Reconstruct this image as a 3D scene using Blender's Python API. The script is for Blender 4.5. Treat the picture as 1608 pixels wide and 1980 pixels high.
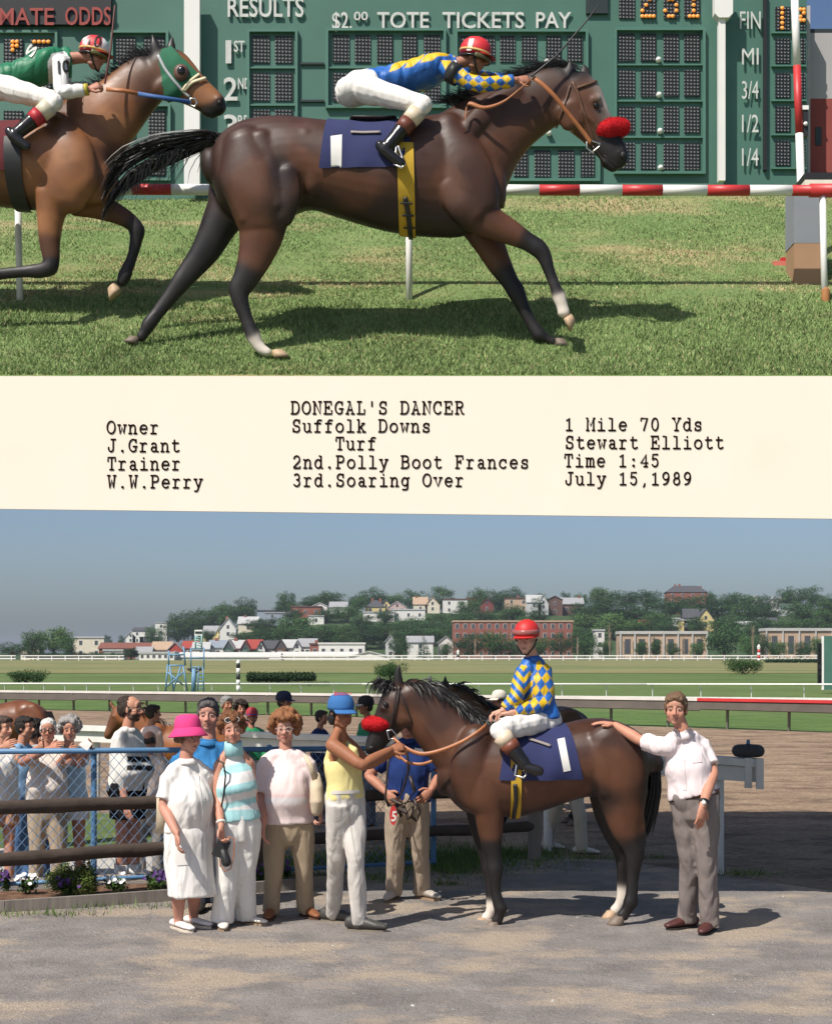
import bpy, bmesh, math, random
import numpy as np
from mathutils import Vector, Matrix, Quaternion
from mathutils.bvhtree import BVHTree

for _o in list(bpy.data.objects):
    bpy.data.objects.remove(_o)
SC = bpy.context.scene
COL = SC.collection
R = math.radians

# ------------------------------------------------------------------ camera, sky, sun, exposure
FPX, CX, HY, CAMH = 3000.0, 804.0, 1262.0, 2.0      # focal length and horizon in photograph pixels; eye height in metres
cam_data = bpy.data.cameras.new('camera')
cam_data.sensor_fit = 'HORIZONTAL'
cam_data.sensor_width = 36.0
cam_data.lens = 36.0 * FPX / 1608.0
cam_data.shift_y = (HY - 990.0) / 1608.0
cam_data.clip_start = 0.1
cam_data.clip_end = 6000.0
cam = bpy.data.objects.new('camera', cam_data)
COL.objects.link(cam)
cam.location = (0, 0, CAMH)
cam.rotation_euler = (R(90), 0, 0)
SC.camera = cam

SUN_EL, SUN_AZ = 52.0, 40.0                          # degrees; azimuth: how far to the left of straight behind the camera
to_sun = Vector((-math.sin(R(SUN_AZ)) * math.cos(R(SUN_EL)), -math.cos(R(SUN_AZ)) * math.cos(R(SUN_EL)), math.sin(R(SUN_EL))))
world = bpy.data.worlds.new('World')
SC.world = world
world.use_nodes = True
wn = world.node_tree
bg = wn.nodes['Background']
sky = wn.nodes.new('ShaderNodeTexSky')
sky.sky_type = 'NISHITA'
sky.sun_disc = False
sky.sun_elevation = R(SUN_EL)
sky.sun_rotation = math.atan2(to_sun.x, to_sun.y)
sky.altitude = 0.0
sky.air_density = 0.75
sky.dust_density = 1.9
sky.ozone_density = 3.0
wn.links.new(sky.outputs[0], bg.inputs[0])
bg.inputs[1].default_value = 0.092
sun_data = bpy.data.lights.new('sun', 'SUN')
sun_data.energy = 4.6
sun_data.angle = R(0.53)
sun_data.color = (1.0, 0.95, 0.87)
sun = bpy.data.objects.new('sun', sun_data)
COL.objects.link(sun)
sun.location = (-10, -20, 30)
sun.rotation_euler = (-to_sun).to_track_quat('-Z', 'Y').to_euler()
SC.view_settings.view_transform = 'Standard'
SC.view_settings.look = 'None'
SC.view_settings.exposure = 0.30
SC.view_settings.gamma = 1.0
SC.view_settings.use_curve_mapping = False
SC.cycles.use_denoising = True
SC.cycles.max_bounces = 6

# ------------------------------------------------------------------ geometry helpers
def V(*a):
    return Vector(a)

def P(px, py, D):
    """photograph pixel at a known distance -> point in the world"""
    return Vector(((px - CX) / FPX * D, D, CAMH + (HY - py) / FPX * D))

def GD(py):
    """distance of the flat ground seen at picture row py"""
    return FPX * CAMH / (py - HY)

LOW = -.22                                          # the track, the spectators' walk and the infield lie lower than the yard
def GL_(py):
    return FPX * (CAMH - LOW) / (py - HY)

def G(px, py, z=0.0):
    D = FPX * (CAMH - z) / (py - HY)
    return Vector(((px - CX) / FPX * D, D, z))

def topx(co):
    """world points (N,3) -> photograph pixels (N,2)"""
    return np.stack([CX + FPX * co[:, 0] / co[:, 1], HY - FPX * (co[:, 2] - CAMH) / co[:, 1]], 1)

class MB:
    """collects vertices and faces of one mesh"""
    def __init__(self):
        self.v, self.f, self.m = [], [], []
        self.cur = 0
        self.sm = 0                     # extra rings between the given ones (smooth limbs)
    def add(self, vs, fs):
        o = len(self.v)
        self.v.extend(tuple(x) for x in vs)
        self.f.extend(tuple(i + o for i in f) for f in fs)
        self.m.extend([self.cur] * len(fs))
        return self
    def loft(self, cs, As, Bs, n=14, round_caps=True):
        """closed tube through centres cs with half-axis vectors As, Bs"""
        cs = [Vector(c) for c in cs]; As = [Vector(a) for a in As]; Bs = [Vector(b) for b in Bs]
        if self.sm and len(cs) > 2:
            def crom(L):
                out = []
                for i in range(len(L) - 1):
                    p0, p1, p2, p3 = L[max(i - 1, 0)], L[i], L[i + 1], L[min(i + 2, len(L) - 1)]
                    for k in range(self.sm + 1):
                        t = k / (self.sm + 1)
                        out.append((p1 * 2 + (p2 - p0) * t + (p0 * 2 - p1 * 5 + p2 * 4 - p3) * t * t + (p1 * 3 - p0 - p2 * 3 + p3) * t ** 3) * .5)
                return out + [L[-1]]
            cs, As, Bs = crom(cs), crom(As), crom(Bs)
            n = int(n * 1.6)
        if round_caps:
            for end in (0, -1):
                c, a, b = cs[end], As[end], Bs[end]
                nb = cs[1] if end == 0 else cs[-2]
                t = (c - nb)
                t = t.normalized() if t.length > 1e-6 else Vector((0, 0, 1))
                r = min(a.length, b.length)
                new = [(c + t * r * .45, a * .82, b * .82), (c + t * r * .8, a * .45, b * .45)]
                for q in new:
                    if end == 0:
                        cs.insert(0, q[0]); As.insert(0, q[1]); Bs.insert(0, q[2])
                    else:
                        cs.append(q[0]); As.append(q[1]); Bs.append(q[2])
        vs, fs = [], []
        cosn = [(math.cos(2 * math.pi * k / n), math.sin(2 * math.pi * k / n)) for k in range(n)]
        for c, a, b in zip(cs, As, Bs):
            vs.extend(c + a * x + b * y for x, y in cosn)
        m = len(cs)
        for i in range(m - 1):
            for k in range(n):
                k2 = (k + 1) % n
                fs.append((i * n + k, i * n + k2, (i + 1) * n + k2, (i + 1) * n + k))
        fs.append(tuple(range(n - 1, -1, -1)))
        fs.append(tuple((m - 1) * n + k for k in range(n)))
        return self.add(vs, fs)
    def tube(self, pts, rad, n=12, ref=None, caps=True):
        """tube along 3D points; rad: number, list of numbers or of (a, b); b runs along ref"""
        pts = [Vector(p) for p in pts]
        if not isinstance(rad, (list, tuple)):
            rad = [rad] * len(pts)
        As, Bs = [], []
        prev = Vector(ref) if ref is not None else None
        for i, p in enumerate(pts):
            t = (pts[min(i + 1, len(pts) - 1)] - pts[max(i - 1, 0)])
            t = t.normalized() if t.length > 1e-9 else Vector((0, 0, 1))
            if prev is None:
                prev = Vector((0, 1, 0)) if abs(t.y) < .9 else Vector((1, 0, 0))
            b = (Vector(ref) if ref is not None else prev)
            b = b - t * b.dot(t)
            if b.length < 1e-4:
                b = Vector((1, 0, 0)) - t * t.x
            b.normalize()
            a = t.cross(b).normalized()
            prev = b
            r = rad[i]
            ra, rb = (r if isinstance(r, (list, tuple)) else (r, r))
            As.append(a * ra); Bs.append(b * rb)
        return self.loft(pts, As, Bs, n, caps)
    def ball(self, c, r, rot=None, n=12, m=8):
        c = Vector(c)
        r = r if isinstance(r, (list, tuple)) else (r, r, r)
        vs, fs = [], []
        M = rot if rot is not None else Matrix.Identity(3)
        vs.append(c + M @ Vector((0, 0, r[2])))
        for i in range(1, m):
            th = math.pi * i / m
            for k in range(n):
                ph = 2 * math.pi * k / n
                vs.append(c + M @ Vector((r[0] * math.sin(th) * math.cos(ph), r[1] * math.sin(th) * math.sin(ph), r[2] * math.cos(th))))
        vs.append(c + M @ Vector((0, 0, -r[2])))
        for k in range(n):
            fs.append((0, 1 + k, 1 + (k + 1) % n))
        for i in range(m - 2):
            for k in range(n):
                a = 1 + i * n
                fs.append((a + k, a + n + k, a + n + (k + 1) % n, a + (k + 1) % n))
        last = len(vs) - 1
        a = 1 + (m - 2) * n
        for k in range(n):
            fs.append((a + k, last, a + (k + 1) % n))
        return self.add(vs, fs)
    def box(self, lo, hi, M=None):
        x0, y0, z0 = lo; x1, y1, z1 = hi
        vs = [Vector(p) for p in ((x0, y0, z0), (x1, y0, z0), (x1, y1, z0), (x0, y1, z0), (x0, y0, z1), (x1, y0, z1), (x1, y1, z1), (x0, y1, z1))]
        if M is not None:
            vs = [M @ p for p in vs]
        return self.add(vs, [(0, 3, 2, 1), (4, 5, 6, 7), (0, 1, 5, 4), (1, 2, 6, 5), (2, 3, 7, 6), (3, 0, 4, 7)])
    def prism(self, poly, d):
        """polygon (3D points in order) pushed along vector d"""
        poly = [Vector(p) for p in poly]; d = Vector(d)
        n = len(poly)
        fs = [tuple(range(n)), tuple(range(2 * n - 1, n - 1, -1))]
        fs += [(i, i + n, (i + 1) % n + n, (i + 1) % n) for i in range(n)]
        return self.add(poly + [p + d for p in poly], fs)
    def bar(self, a, b, w, h, up=(0, 0, 1)):
        """square bar from a to b, w across, h along up"""
        a, b = Vector(a), Vector(b)
        t = (b - a).normalized(); u = Vector(up); u = (u - t * u.dot(t)).normalized(); s = t.cross(u)
        q = [s * (x * w / 2) + u * (y * h / 2) for x, y in ((-1, -1), (1, -1), (1, 1), (-1, 1))]
        return self.add([a + k for k in q] + [b + k for k in q], [(0, 1, 2, 3)[::-1], (4, 5, 6, 7), (0, 1, 5, 4), (1, 2, 6, 5), (2, 3, 7, 6), (3, 0, 4, 7)])
    def ribbon(self, pts, w, side, thick=0.0, norm=None):
        """flat strip through pts; side = width direction per point (or one vector)"""
        pts = [Vector(p) for p in pts]
        if self.sm and len(pts) > 2:
            L, pts = pts, []
            for i in range(len(L) - 1):
                p0, p1, p2, p3 = L[max(i - 1, 0)], L[i], L[i + 1], L[min(i + 2, len(L) - 1)]
                for k in range(self.sm + 1):
                    t = k / (self.sm + 1)
                    pts.append((p1 * 2 + (p2 - p0) * t + (p0 * 2 - p1 * 5 + p2 * 4 - p3) * t * t + (p1 * 3 - p0 - p2 * 3 + p3) * t ** 3) * .5)
            pts.append(L[-1])
            if isinstance(side, list): side = side[0]
        n = len(pts)
        vs = []
        for i, p in enumerate(pts):
            s = Vector(side[i] if isinstance(side, list) else side).normalized() * ((w[i] if isinstance(w, list) else w) / 2)
            vs += [p - s, p + s]
        fs = [(2 * i, 2 * i + 1, 2 * i + 3, 2 * i + 2) for i in range(n - 1)]
        if thick:
            k = len(vs)
            vs2 = []
            for i, p in enumerate(pts):
                nn = Vector(norm[i] if isinstance(norm, list) else norm).normalized() * thick
                vs2 += [vs[2 * i] + nn, vs[2 * i + 1] + nn]
            vs += vs2
            fs += [(k + 2 * i, k + 2 * i + 2, k + 2 * i + 3, k + 2 * i + 1) for i in range(n - 1)]
            fs += [(2 * i, 2 * i + 2, k + 2 * i + 2, k + 2 * i) for i in range(n - 1)]
            fs += [(2 * i + 1, k + 2 * i + 1, k + 2 * i + 3, 2 * i + 3) for i in range(n - 1)]
            fs += [(0, k, k + 1, 1), (2 * n - 2, 2 * n - 1, k + 2 * n - 1, k + 2 * n - 2)]
        return self.add(vs, fs)
    def join(self, other):
        return self.add(other.v, other.f)

# ------------------------------------------------------------------ materials
MATS = {}
def mat(name, col=(.5, .5, .5), rough=.7, var=.10, vscale=6.0, bump=0.0, bscale=60.0, metal=0.0, attr=False, spec=.5,
        coat=0.0, emit=0.0, stretch=None, rnd=0.0, col2=None, mixscale=3.0, mixlo=.4, mixhi=.6, sheen=0.0, sss=0.0):
    """procedural material: base colour (or the mesh's own colours) broken up by noise, with a fine relief"""
    if name in MATS:
        return MATS[name]
    m = bpy.data.materials.new(name)
    m.use_nodes = True
    nt = m.node_tree
    N, L = nt.nodes, nt.links
    b = N['Principled BSDF']
    tc = N.new('ShaderNodeTexCoord')
    mp = N.new('ShaderNodeMapping')
    L.new(tc.outputs['Object'], mp.inputs['Vector'])
    if stretch:
        mp.inputs['Scale'].default_value = stretch
    nz = N.new('ShaderNodeTexNoise')
    nz.inputs['Scale'].default_value = vscale
    nz.inputs['Detail'].default_value = 6
    L.new(mp.outputs[0], nz.inputs['Vector'])
    if attr:
        src = N.new('ShaderNodeVertexColor'); src.layer_name = 'Col'
        c = src.outputs[0]
    else:
        src = N.new('ShaderNodeRGB'); src.outputs[0].default_value = (*col, 1)
        c = src.outputs[0]
    if col2 is not None:
        n2 = N.new('ShaderNodeTexNoise'); n2.inputs['Scale'].default_value = mixscale; n2.inputs['Detail'].default_value = 5
        L.new(mp.outputs[0], n2.inputs['Vector'])
        rp = N.new('ShaderNodeMapRange'); rp.inputs[1].default_value = mixlo; rp.inputs[2].default_value = mixhi
        L.new(n2.outputs[0], rp.inputs[0])
        mx = N.new('ShaderNodeMix'); mx.data_type = 'RGBA'
        L.new(rp.outputs[0], mx.inputs[0]); L.new(c, mx.inputs[6]); mx.inputs[7].default_value = (*col2, 1)
        c = mx.outputs[2]
    mr = N.new('ShaderNodeMapRange')
    mr.inputs[1].default_value = .25; mr.inputs[2].default_value = .75
    mr.inputs[3].default_value = 1 - var; mr.inputs[4].default_value = 1 + var
    L.new(nz.outputs[0], mr.inputs[0])
    fac = mr.outputs[0]
    if rnd:
        oi = N.new('ShaderNodeObjectInfo')
        m2 = N.new('ShaderNodeMapRange'); m2.inputs[3].default_value = 1 - rnd; m2.inputs[4].default_value = 1 + rnd
        L.new(oi.outputs['Random'], m2.inputs[0])
        mm = N.new('ShaderNodeMath'); mm.operation = 'MULTIPLY'
        L.new(fac, mm.inputs[0]); L.new(m2.outputs[0], mm.inputs[1])
        fac = mm.outputs[0]
    vm = N.new('ShaderNodeVectorMath'); vm.operation = 'SCALE'
    L.new(c, vm.inputs[0]); L.new(fac, vm.inputs['Scale'])
    L.new(vm.outputs[0], b.inputs['Base Color'])
    b.inputs['Roughness'].default_value = rough
    b.inputs['Metallic'].default_value = metal
    b.inputs['Specular IOR Level'].default_value = spec
    if coat:
        b.inputs['Coat Weight'].default_value = coat
        b.inputs['Coat Roughness'].default_value = .25
    if sheen:
        b.inputs['Sheen Weight'].default_value = sheen
    if sss:
        b.inputs['Subsurface Weight'].default_value = sss
        b.inputs['Subsurface Radius'].default_value = (.02, .008, .005)
    if emit:
        L.new(vm.outputs[0], b.inputs['Emission Color'])
        b.inputs['Emission Strength'].default_value = emit
    if bump:
        nb = N.new('ShaderNodeTexNoise'); nb.inputs['Scale'].default_value = bscale; nb.inputs['Detail'].default_value = 5
        L.new(mp.outputs[0], nb.inputs['Vector'])
        bp = N.new('ShaderNodeBump'); bp.inputs['Strength'].default_value = min(1, bump); bp.inputs['Distance'].default_value = max(.004, bump * .02)
        L.new(nb.outputs[0], bp.inputs['Height'])
        L.new(bp.outputs[0], b.inputs['Normal'])
    MATS[name] = m
    return m

# ------------------------------------------------------------------ objects
BASE = {}
def tag(o, label=None, cat=None, group=None, kind=None):
    if label: o['label'] = label
    if cat: o['category'] = cat
    if group: o['group'] = group
    if kind: o['kind'] = kind
    return o

def thing(name, label, cat, base=(0, 0, 0), group=None):
    o = bpy.data.objects.new(name, None)
    o.empty_display_size = .2
    COL.objects.link(o)
    o.location = base
    BASE[o.name] = Vector(base)
    return tag(o, label, cat, group)

def np_mesh(name, co, faces_flat, sizes, mats=None, smooth=True, cols=None, midx=None):
    me = bpy.data.meshes.new(name)
    me.vertices.add(len(co))
    me.vertices.foreach_set('co', np.asarray(co, dtype=np.float32).ravel())
    me.loops.add(len(faces_flat))
    me.loops.foreach_set('vertex_index', np.asarray(faces_flat, dtype=np.int32))
    me.polygons.add(len(sizes))
    starts = np.concatenate([[0], np.cumsum(sizes)[:-1]]).astype(np.int32)
    me.polygons.foreach_set('loop_start', starts)
    me.polygons.foreach_set('loop_total', np.asarray(sizes, dtype=np.int32))
    me.polygons.foreach_set('use_smooth', np.full(len(sizes), bool(smooth)))
    if midx is not None:
        me.polygons.foreach_set('material_index', np.asarray(midx, dtype=np.int32))
    me.update(calc_edges=True)
    me.validate()
    if cols is not None:
        ca = me.color_attributes.new('Col', 'FLOAT_COLOR', 'POINT')
        c4 = np.ones((len(co), 4), dtype=np.float32)
        c4[:, :3] = cols
        ca.data.foreach_set('color', c4.ravel())
    for m in (mats or []):
        me.materials.append(m)
    return me

def colour_of(color, co):
    if callable(color):
        return np.asarray(color(co), dtype=np.float32)
    return np.tile(np.asarray(color, dtype=np.float32), (len(co), 1))

PENDING = []
def part(name, pieces, m, parent=None, color=None, smooth=True, base=None, fold=0.0, post=None):
    """pieces: an MB, or a list of (MB, voxel or None, smoothing steps or 0, colour). Voxel pieces are fused into one skin by bake()."""
    if isinstance(pieces, MB):
        pieces = [(pieces, None, 0, color)]
    ms = m if isinstance(m, list) else [m]
    o = bpy.data.objects.new(name, bpy.data.meshes.new(name))
    COL.objects.link(o)
    if parent is not None:
        o.parent = parent
        b = BASE[parent.name]
    else:
        b = Vector(base if base is not None else (0, 0, 0))
        o.location = b
    BASE[o.name] = b
    job = (o, pieces, ms, smooth, fold, post)
    PENDING.append(job)
    if all(p[1] is None for p in pieces):
        PENDING.remove(job)
        finish(job, [None] * len(pieces))
    return o

def sines(co, seed, n=7, k=(14, 40)):
    rs = np.random.RandomState(seed)
    out = np.zeros(len(co))
    for i in range(n):
        d = rs.normal(size=3); d /= np.linalg.norm(d)
        kk = rs.uniform(*k)
        ph = rs.uniform(0, 6.28)
        out += np.sin(co @ d * kk + ph + 1.5 * np.sin(co @ rs.normal(size=3) * 7))
    return out / n

def finish(job, evals):
    o, pieces, ms, smooth, fold, post = job
    cos, flats, sizes, cols, midx, off = [], [], [], [], [], 0
    anycol = any(p[3] is not None for p in pieces)
    for p, e in zip(pieces, evals):
        if e is None:
            co = np.array(p[0].v, dtype=np.float32).reshape(-1, 3)
            sz = np.array([len(f) for f in p[0].f], dtype=np.int32)
            fl = np.array([i for f in p[0].f for i in f], dtype=np.int32)
            midx.append(np.array(p[0].m, dtype=np.int32))
        else:
            co, fl, sz = e
            midx.append(np.zeros(len(sz), dtype=np.int32))
            if fold:
                me = bpy.data.meshes.new('tmp')
                me.vertices.add(len(co)); me.vertices.foreach_set('co', co.ravel())
                me.loops.add(len(fl)); me.loops.foreach_set('vertex_index', fl)
                me.polygons.add(len(sz))
                me.polygons.foreach_set('loop_start', np.concatenate([[0], np.cumsum(sz)[:-1]]).astype(np.int32))
                me.polygons.foreach_set('loop_total', sz)
                me.update(calc_edges=True)
                nn = np.empty(len(co) * 3, dtype=np.float32)
                me.vertices.foreach_get('normal', nn)
                bpy.data.meshes.remove(me)
                w = sines(co * np.array([1, 1, .38]), hash_name(o.name), 5, (20, 62))
                co = co + nn.reshape(-1, 3) * (np.abs(w) * 2.6 - .8)[:, None] * fold
        if post is not None:
            co = post(co)
        if anycol:
            cols.append(colour_of(p[3] if p[3] is not None else (.5, .5, .5), co))
        cos.append(co); flats.append(fl + off); sizes.append(sz); off += len(co)
    co = np.concatenate(cos)
    b = np.array(BASE[o.name], dtype=np.float32)
    old = o.data
    o.data = np_mesh(o.name, co - b, np.concatenate(flats), np.concatenate(sizes), ms, smooth, np.concatenate(cols) if anycol else None, np.concatenate(midx))
    bpy.data.meshes.remove(old)

def hash_name(s):
    return sum((i + 1) * ord(c) for i, c in enumerate(s)) % 100000

def bake():
    """fuse every pending voxel piece in one evaluation of the scene"""
    tmp = []
    for job in PENDING:
        row = []
        for p in job[1]:
            if p[1] is None:
                row.append(None); continue
            me = bpy.data.meshes.new('tmp')
            me.from_pydata(p[0].v, [], p[0].f)
            t = bpy.data.objects.new('tmp', me)
            COL.objects.link(t)
            md = t.modifiers.new('r', 'REMESH'); md.mode = 'VOXEL'; md.voxel_size = p[1]
            if p[2]:
                sm = t.modifiers.new('s', 'SMOOTH'); sm.factor = .5; sm.iterations = p[2]
            row.append(t)
        tmp.append(row)
    dg = bpy.context.evaluated_depsgraph_get()
    dg.update()
    for job, row in zip(PENDING, tmp):
        ev = []
        for t in row:
            if t is None:
                ev.append(None); continue
            me = t.evaluated_get(dg).to_mesh()
            co = np.empty(len(me.vertices) * 3, dtype=np.float32); me.vertices.foreach_get('co', co)
            fl = np.empty(len(me.loops), dtype=np.int32); me.loops.foreach_get('vertex_index', fl)
            sz = np.empty(len(me.polygons), dtype=np.int32); me.polygons.foreach_get('loop_total', sz)
            ev.append((co.reshape(-1, 3).copy(), fl, sz))
            t.evaluated_get(dg).to_mesh_clear()
        finish(job, ev)
    for row in tmp:
        for t in row:
            if t is not None:
                me = t.data
                bpy.data.objects.remove(t); bpy.data.meshes.remove(me)
    PENDING.clear()

def bvh_of(o):
    """a surface to lay straps and cloths on, in world coordinates"""
    b = BASE[o.name]
    me = o.data
    return BVHTree.FromPolygons([v.co + b for v in me.vertices], [tuple(p.vertices) for p in me.polygons])

def idw(ctrl, p=5):
    """colour by the nearest of some coloured points"""
    pts = np.array([list(c[0]) for c in ctrl]); cs = np.array([c[1] for c in ctrl])
    def fn(co):
        d = np.linalg.norm(co[:, None, :] - pts[None], axis=2) + 1e-4
        w = d ** -p
        w /= w.sum(1, keepdims=True)
        return w @ cs
    return fn

def in_poly(px, poly):
    """which pixel positions (N,2) lie inside a polygon"""
    x, y = px[:, 0], px[:, 1]
    inside = np.zeros(len(px), dtype=bool)
    n = len(poly)
    for i in range(n):
        x0, y0 = poly[i]; x1, y1 = poly[(i + 1) % n]
        c = ((y0 > y) != (y1 > y)) & (x < (x1 - x0) * (y - y0) / ((y1 - y0) or 1e-9) + x0)
        inside ^= c
    return inside

def ss(a, b, x):
    t = min(1, max(0, (x - a) / (b - a)))
    return t * t * (3 - 2 * t)

ORD = ['first', 'second', 'third', 'fourth', 'fifth', 'sixth', 'seventh', 'eighth', 'ninth', 'tenth', 'eleventh', 'twelfth', 'thirteenth', 'fourteenth', 'fifteenth',
       'sixteenth', 'seventeenth', 'eighteenth', 'nineteenth', 'twentieth']
def ordinal(i):
    if i < 20: return ORD[i]
    t = {2: 'twenty', 3: 'thirty', 4: 'forty', 5: 'fifty'}[(i + 1) // 10]
    return t + '-' + ORD[(i + 1) % 10 - 1] if (i + 1) % 10 else {30: 'thirtieth', 40: 'fortieth', 50: 'fiftieth', 20: 'twentieth'}[i + 1]
# ------------------------------------------------------------------ the lower ground
def sheet(name, pts, z, m, cuts=0):
    """flat patch of ground with the given outline (x, y pairs)"""
    mb = MB()
    mb.add([(x, y, z) for x, y in pts], [tuple(range(len(pts)))])
    o = part(name, mb, m, smooth=False)
    return tag(o, kind='structure')

def X(px, D):
    return (px - CX) / FPX * D

def ground_mat(name, stops, scale, fine=(60, .18), patch=None, bump=.5, bscale=30, rough=.95):
    """ground colour from a noise ramp, with fine speckle and optional larger patches"""
    m = bpy.data.materials.new(name); m.use_nodes = True
    nt = m.node_tree; N, L = nt.nodes, nt.links
    b = N['Principled BSDF']; b.inputs['Roughness'].default_value = rough
    b.inputs['Specular IOR Level'].default_value = .25
    tc = N.new('ShaderNodeTexCoord')
    n1 = N.new('ShaderNodeTexNoise'); n1.inputs['Scale'].default_value = scale; n1.inputs['Detail'].default_value = 10; n1.inputs['Roughness'].default_value = .65
    L.new(tc.outputs['Object'], n1.inputs['Vector'])
    cr = N.new('ShaderNodeValToRGB')
    cr.color_ramp.elements.remove(cr.color_ramp.elements[1])
    for i, (p, c) in enumerate(stops):
        e = cr.color_ramp.elements[0] if i == 0 else cr.color_ramp.elements.new(p)
        e.position = p; e.color = (*c, 1)
    L.new(n1.outputs[0], cr.inputs[0])
    c = cr.outputs[0]
    if patch:
        sc, lo, hi, pc, st = patch
        mp = N.new('ShaderNodeMapping'); mp.inputs['Scale'].default_value = st
        L.new(tc.outputs['Object'], mp.inputs[0])
        n3 = N.new('ShaderNodeTexNoise'); n3.inputs['Scale'].default_value = sc; n3.inputs['Detail'].default_value = 8; n3.inputs['Roughness'].default_value = .62
        L.new(mp.outputs[0], n3.inputs['Vector'])
        r3 = N.new('ShaderNodeMapRange'); r3.inputs[1].default_value = lo; r3.inputs[2].default_value = hi
        L.new(n3.outputs[0], r3.inputs[0])
        mx = N.new('ShaderNodeMix'); mx.data_type = 'RGBA'
        L.new(r3.outputs[0], mx.inputs[0]); L.new(c, mx.inputs[6]); mx.inputs[7].default_value = (*pc, 1)
        c = mx.outputs[2]
    n2 = N.new('ShaderNodeTexNoise'); n2.inputs['Scale'].default_value = fine[0]; n2.inputs['Detail'].default_value = 3
    L.new(tc.outputs['Object'], n2.inputs['Vector'])
    mr = N.new('ShaderNodeMapRange'); mr.inputs[1].default_value = .3; mr.inputs[2].default_value = .7
    mr.inputs[3].default_value = 1 - fine[1]; mr.inputs[4].default_value = 1 + fine[1]
    L.new(n2.outputs[0], mr.inputs[0])
    vm = N.new('ShaderNodeVectorMath'); vm.operation = 'SCALE'
    L.new(c, vm.inputs[0]); L.new(mr.outputs[0], vm.inputs['Scale'])
    L.new(vm.outputs[0], b.inputs['Base Color'])
    bp = N.new('ShaderNodeBump'); bp.inputs['Strength'].default_value = bump; bp.inputs['Distance'].default_value = .03
    n4 = N.new('ShaderNodeTexNoise'); n4.inputs['Scale'].default_value = bscale; n4.inputs['Detail'].default_value = 8; n4.inputs['Roughness'].default_value = .7
    L.new(tc.outputs['Object'], n4.inputs['Vector'])
    L.new(n4.outputs[0], bp.inputs['Height']); L.new(bp.outputs[0], b.inputs['Normal'])
    return m

M_infield = ground_mat('infield_grass', [(.3, (.075, .12, .032)), (.55, (.11, .155, .045)), (.75, (.14, .17, .06))], .05, (.9, .12), bump=.3, bscale=3)
M_dry = ground_mat('dry_infield_grass', [(.3, (.16, .16, .06)), (.5, (.22, .20, .085)), (.7, (.17, .18, .065))], .06, (.5, .12), patch=(.02, .5, .62, (.10, .15, .05), (1, 3, 1)), bump=.3, bscale=3)
M_track = ground_mat('dirt_track_soil', [(.3, (.19, .130, .086)), (.5, (.265, .188, .125)), (.7, (.335, .243, .166))], 1.6, (16, .25), patch=(1.6, .50, .64, (.145, .098, .066), (.6, 1.2, 1)), bump=1.0, bscale=7)
M_gravel = ground_mat('gravel_dust', [(.28, (.175, .158, .148)), (.5, (.262, .236, .218)), (.72, (.345, .31, .285))], 2.2, (150, .50), patch=(1.3, .49, .60, (.42, .34, .262), (.8, 1.0, 1)), bump=1.0, bscale=30)
M_path = ground_mat('pale_path', [(.3, (.36, .33, .30)), (.7, (.46, .43, .39))], 1.5, (80, .08), bump=.2)
M_verge = ground_mat('verge_grass', [(.3, (.065, .105, .028)), (.6, (.11, .15, .045)), (.8, (.26, .22, .13))], 1.3, (30, .3), bump=.8, bscale=25)
M_mulch = ground_mat('bark_mulch', [(.3, (.10, .055, .035)), (.5, (.19, .105, .065)), (.7, (.28, .17, .11))], 9, (60, .35), bump=1.0, bscale=35)

sheet('ground', [(-2500, -40), (2500, -40), (2500, 5000), (-2500, 5000)], LOW - .06, M_infield)
sheet('dry_grass_field', [(-400, 170), (400, 170), (400, 470), (-400, 470)], LOW - .02, M_dry)
# dirt track between the outer rail (near) and the inner rail (far)
EDGE = [(-500, 12.6), (8, 13.0), (500, 14.9), (900, 15.9), (1060, 15.2), (1200, 14.8), (1400, 13.85), (1608, 12.95), (2200, 10.5)]     # rim of the raised yard (pixel column, distance)
trk = [(X(-500, 24), 24), (X(8, 22.4), 22.4), (X(720, 18.6), 18.6), (X(1000, 15.6), 15.6), (X(1060, 15.0), 15.0), (X(1200, 14.6), 14.6), (X(1400, 13.6), 13.6), (X(1608, 12.7), 12.7), (X(2200, 10.3), 10.3),
       (X(2600, 41), 41), (X(1600, 43), 43), (X(800, 52), 52), (X(8, 61), 61), (X(-800, 70), 70)]
def rough_sheet(name, outline, z, m, step, amp, seed, dmax=30):
    """outline filled with a grid that carries low lumps near the camera"""
    xs = [p[0] for p in outline]; ys = [p[1] for p in outline]
    bm = bmesh.new()
    vs = [bm.verts.new((x, y, z)) for x, y in outline]
    f = bm.faces.new(vs)
    bmesh.ops.triangulate(bm, faces=[f])
    me = bpy.data.meshes.new(name); bm.to_mesh(me); bm.free()
    o = bpy.data.objects.new(name, me); COL.objects.link(o); me.materials.append(m)
    BASE[o.name] = Vector((0, 0, 0))
    return tag(o, kind='structure')
rough_sheet('dirt_track', trk, LOW + .004, M_track, .3, .02, 1)
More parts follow.
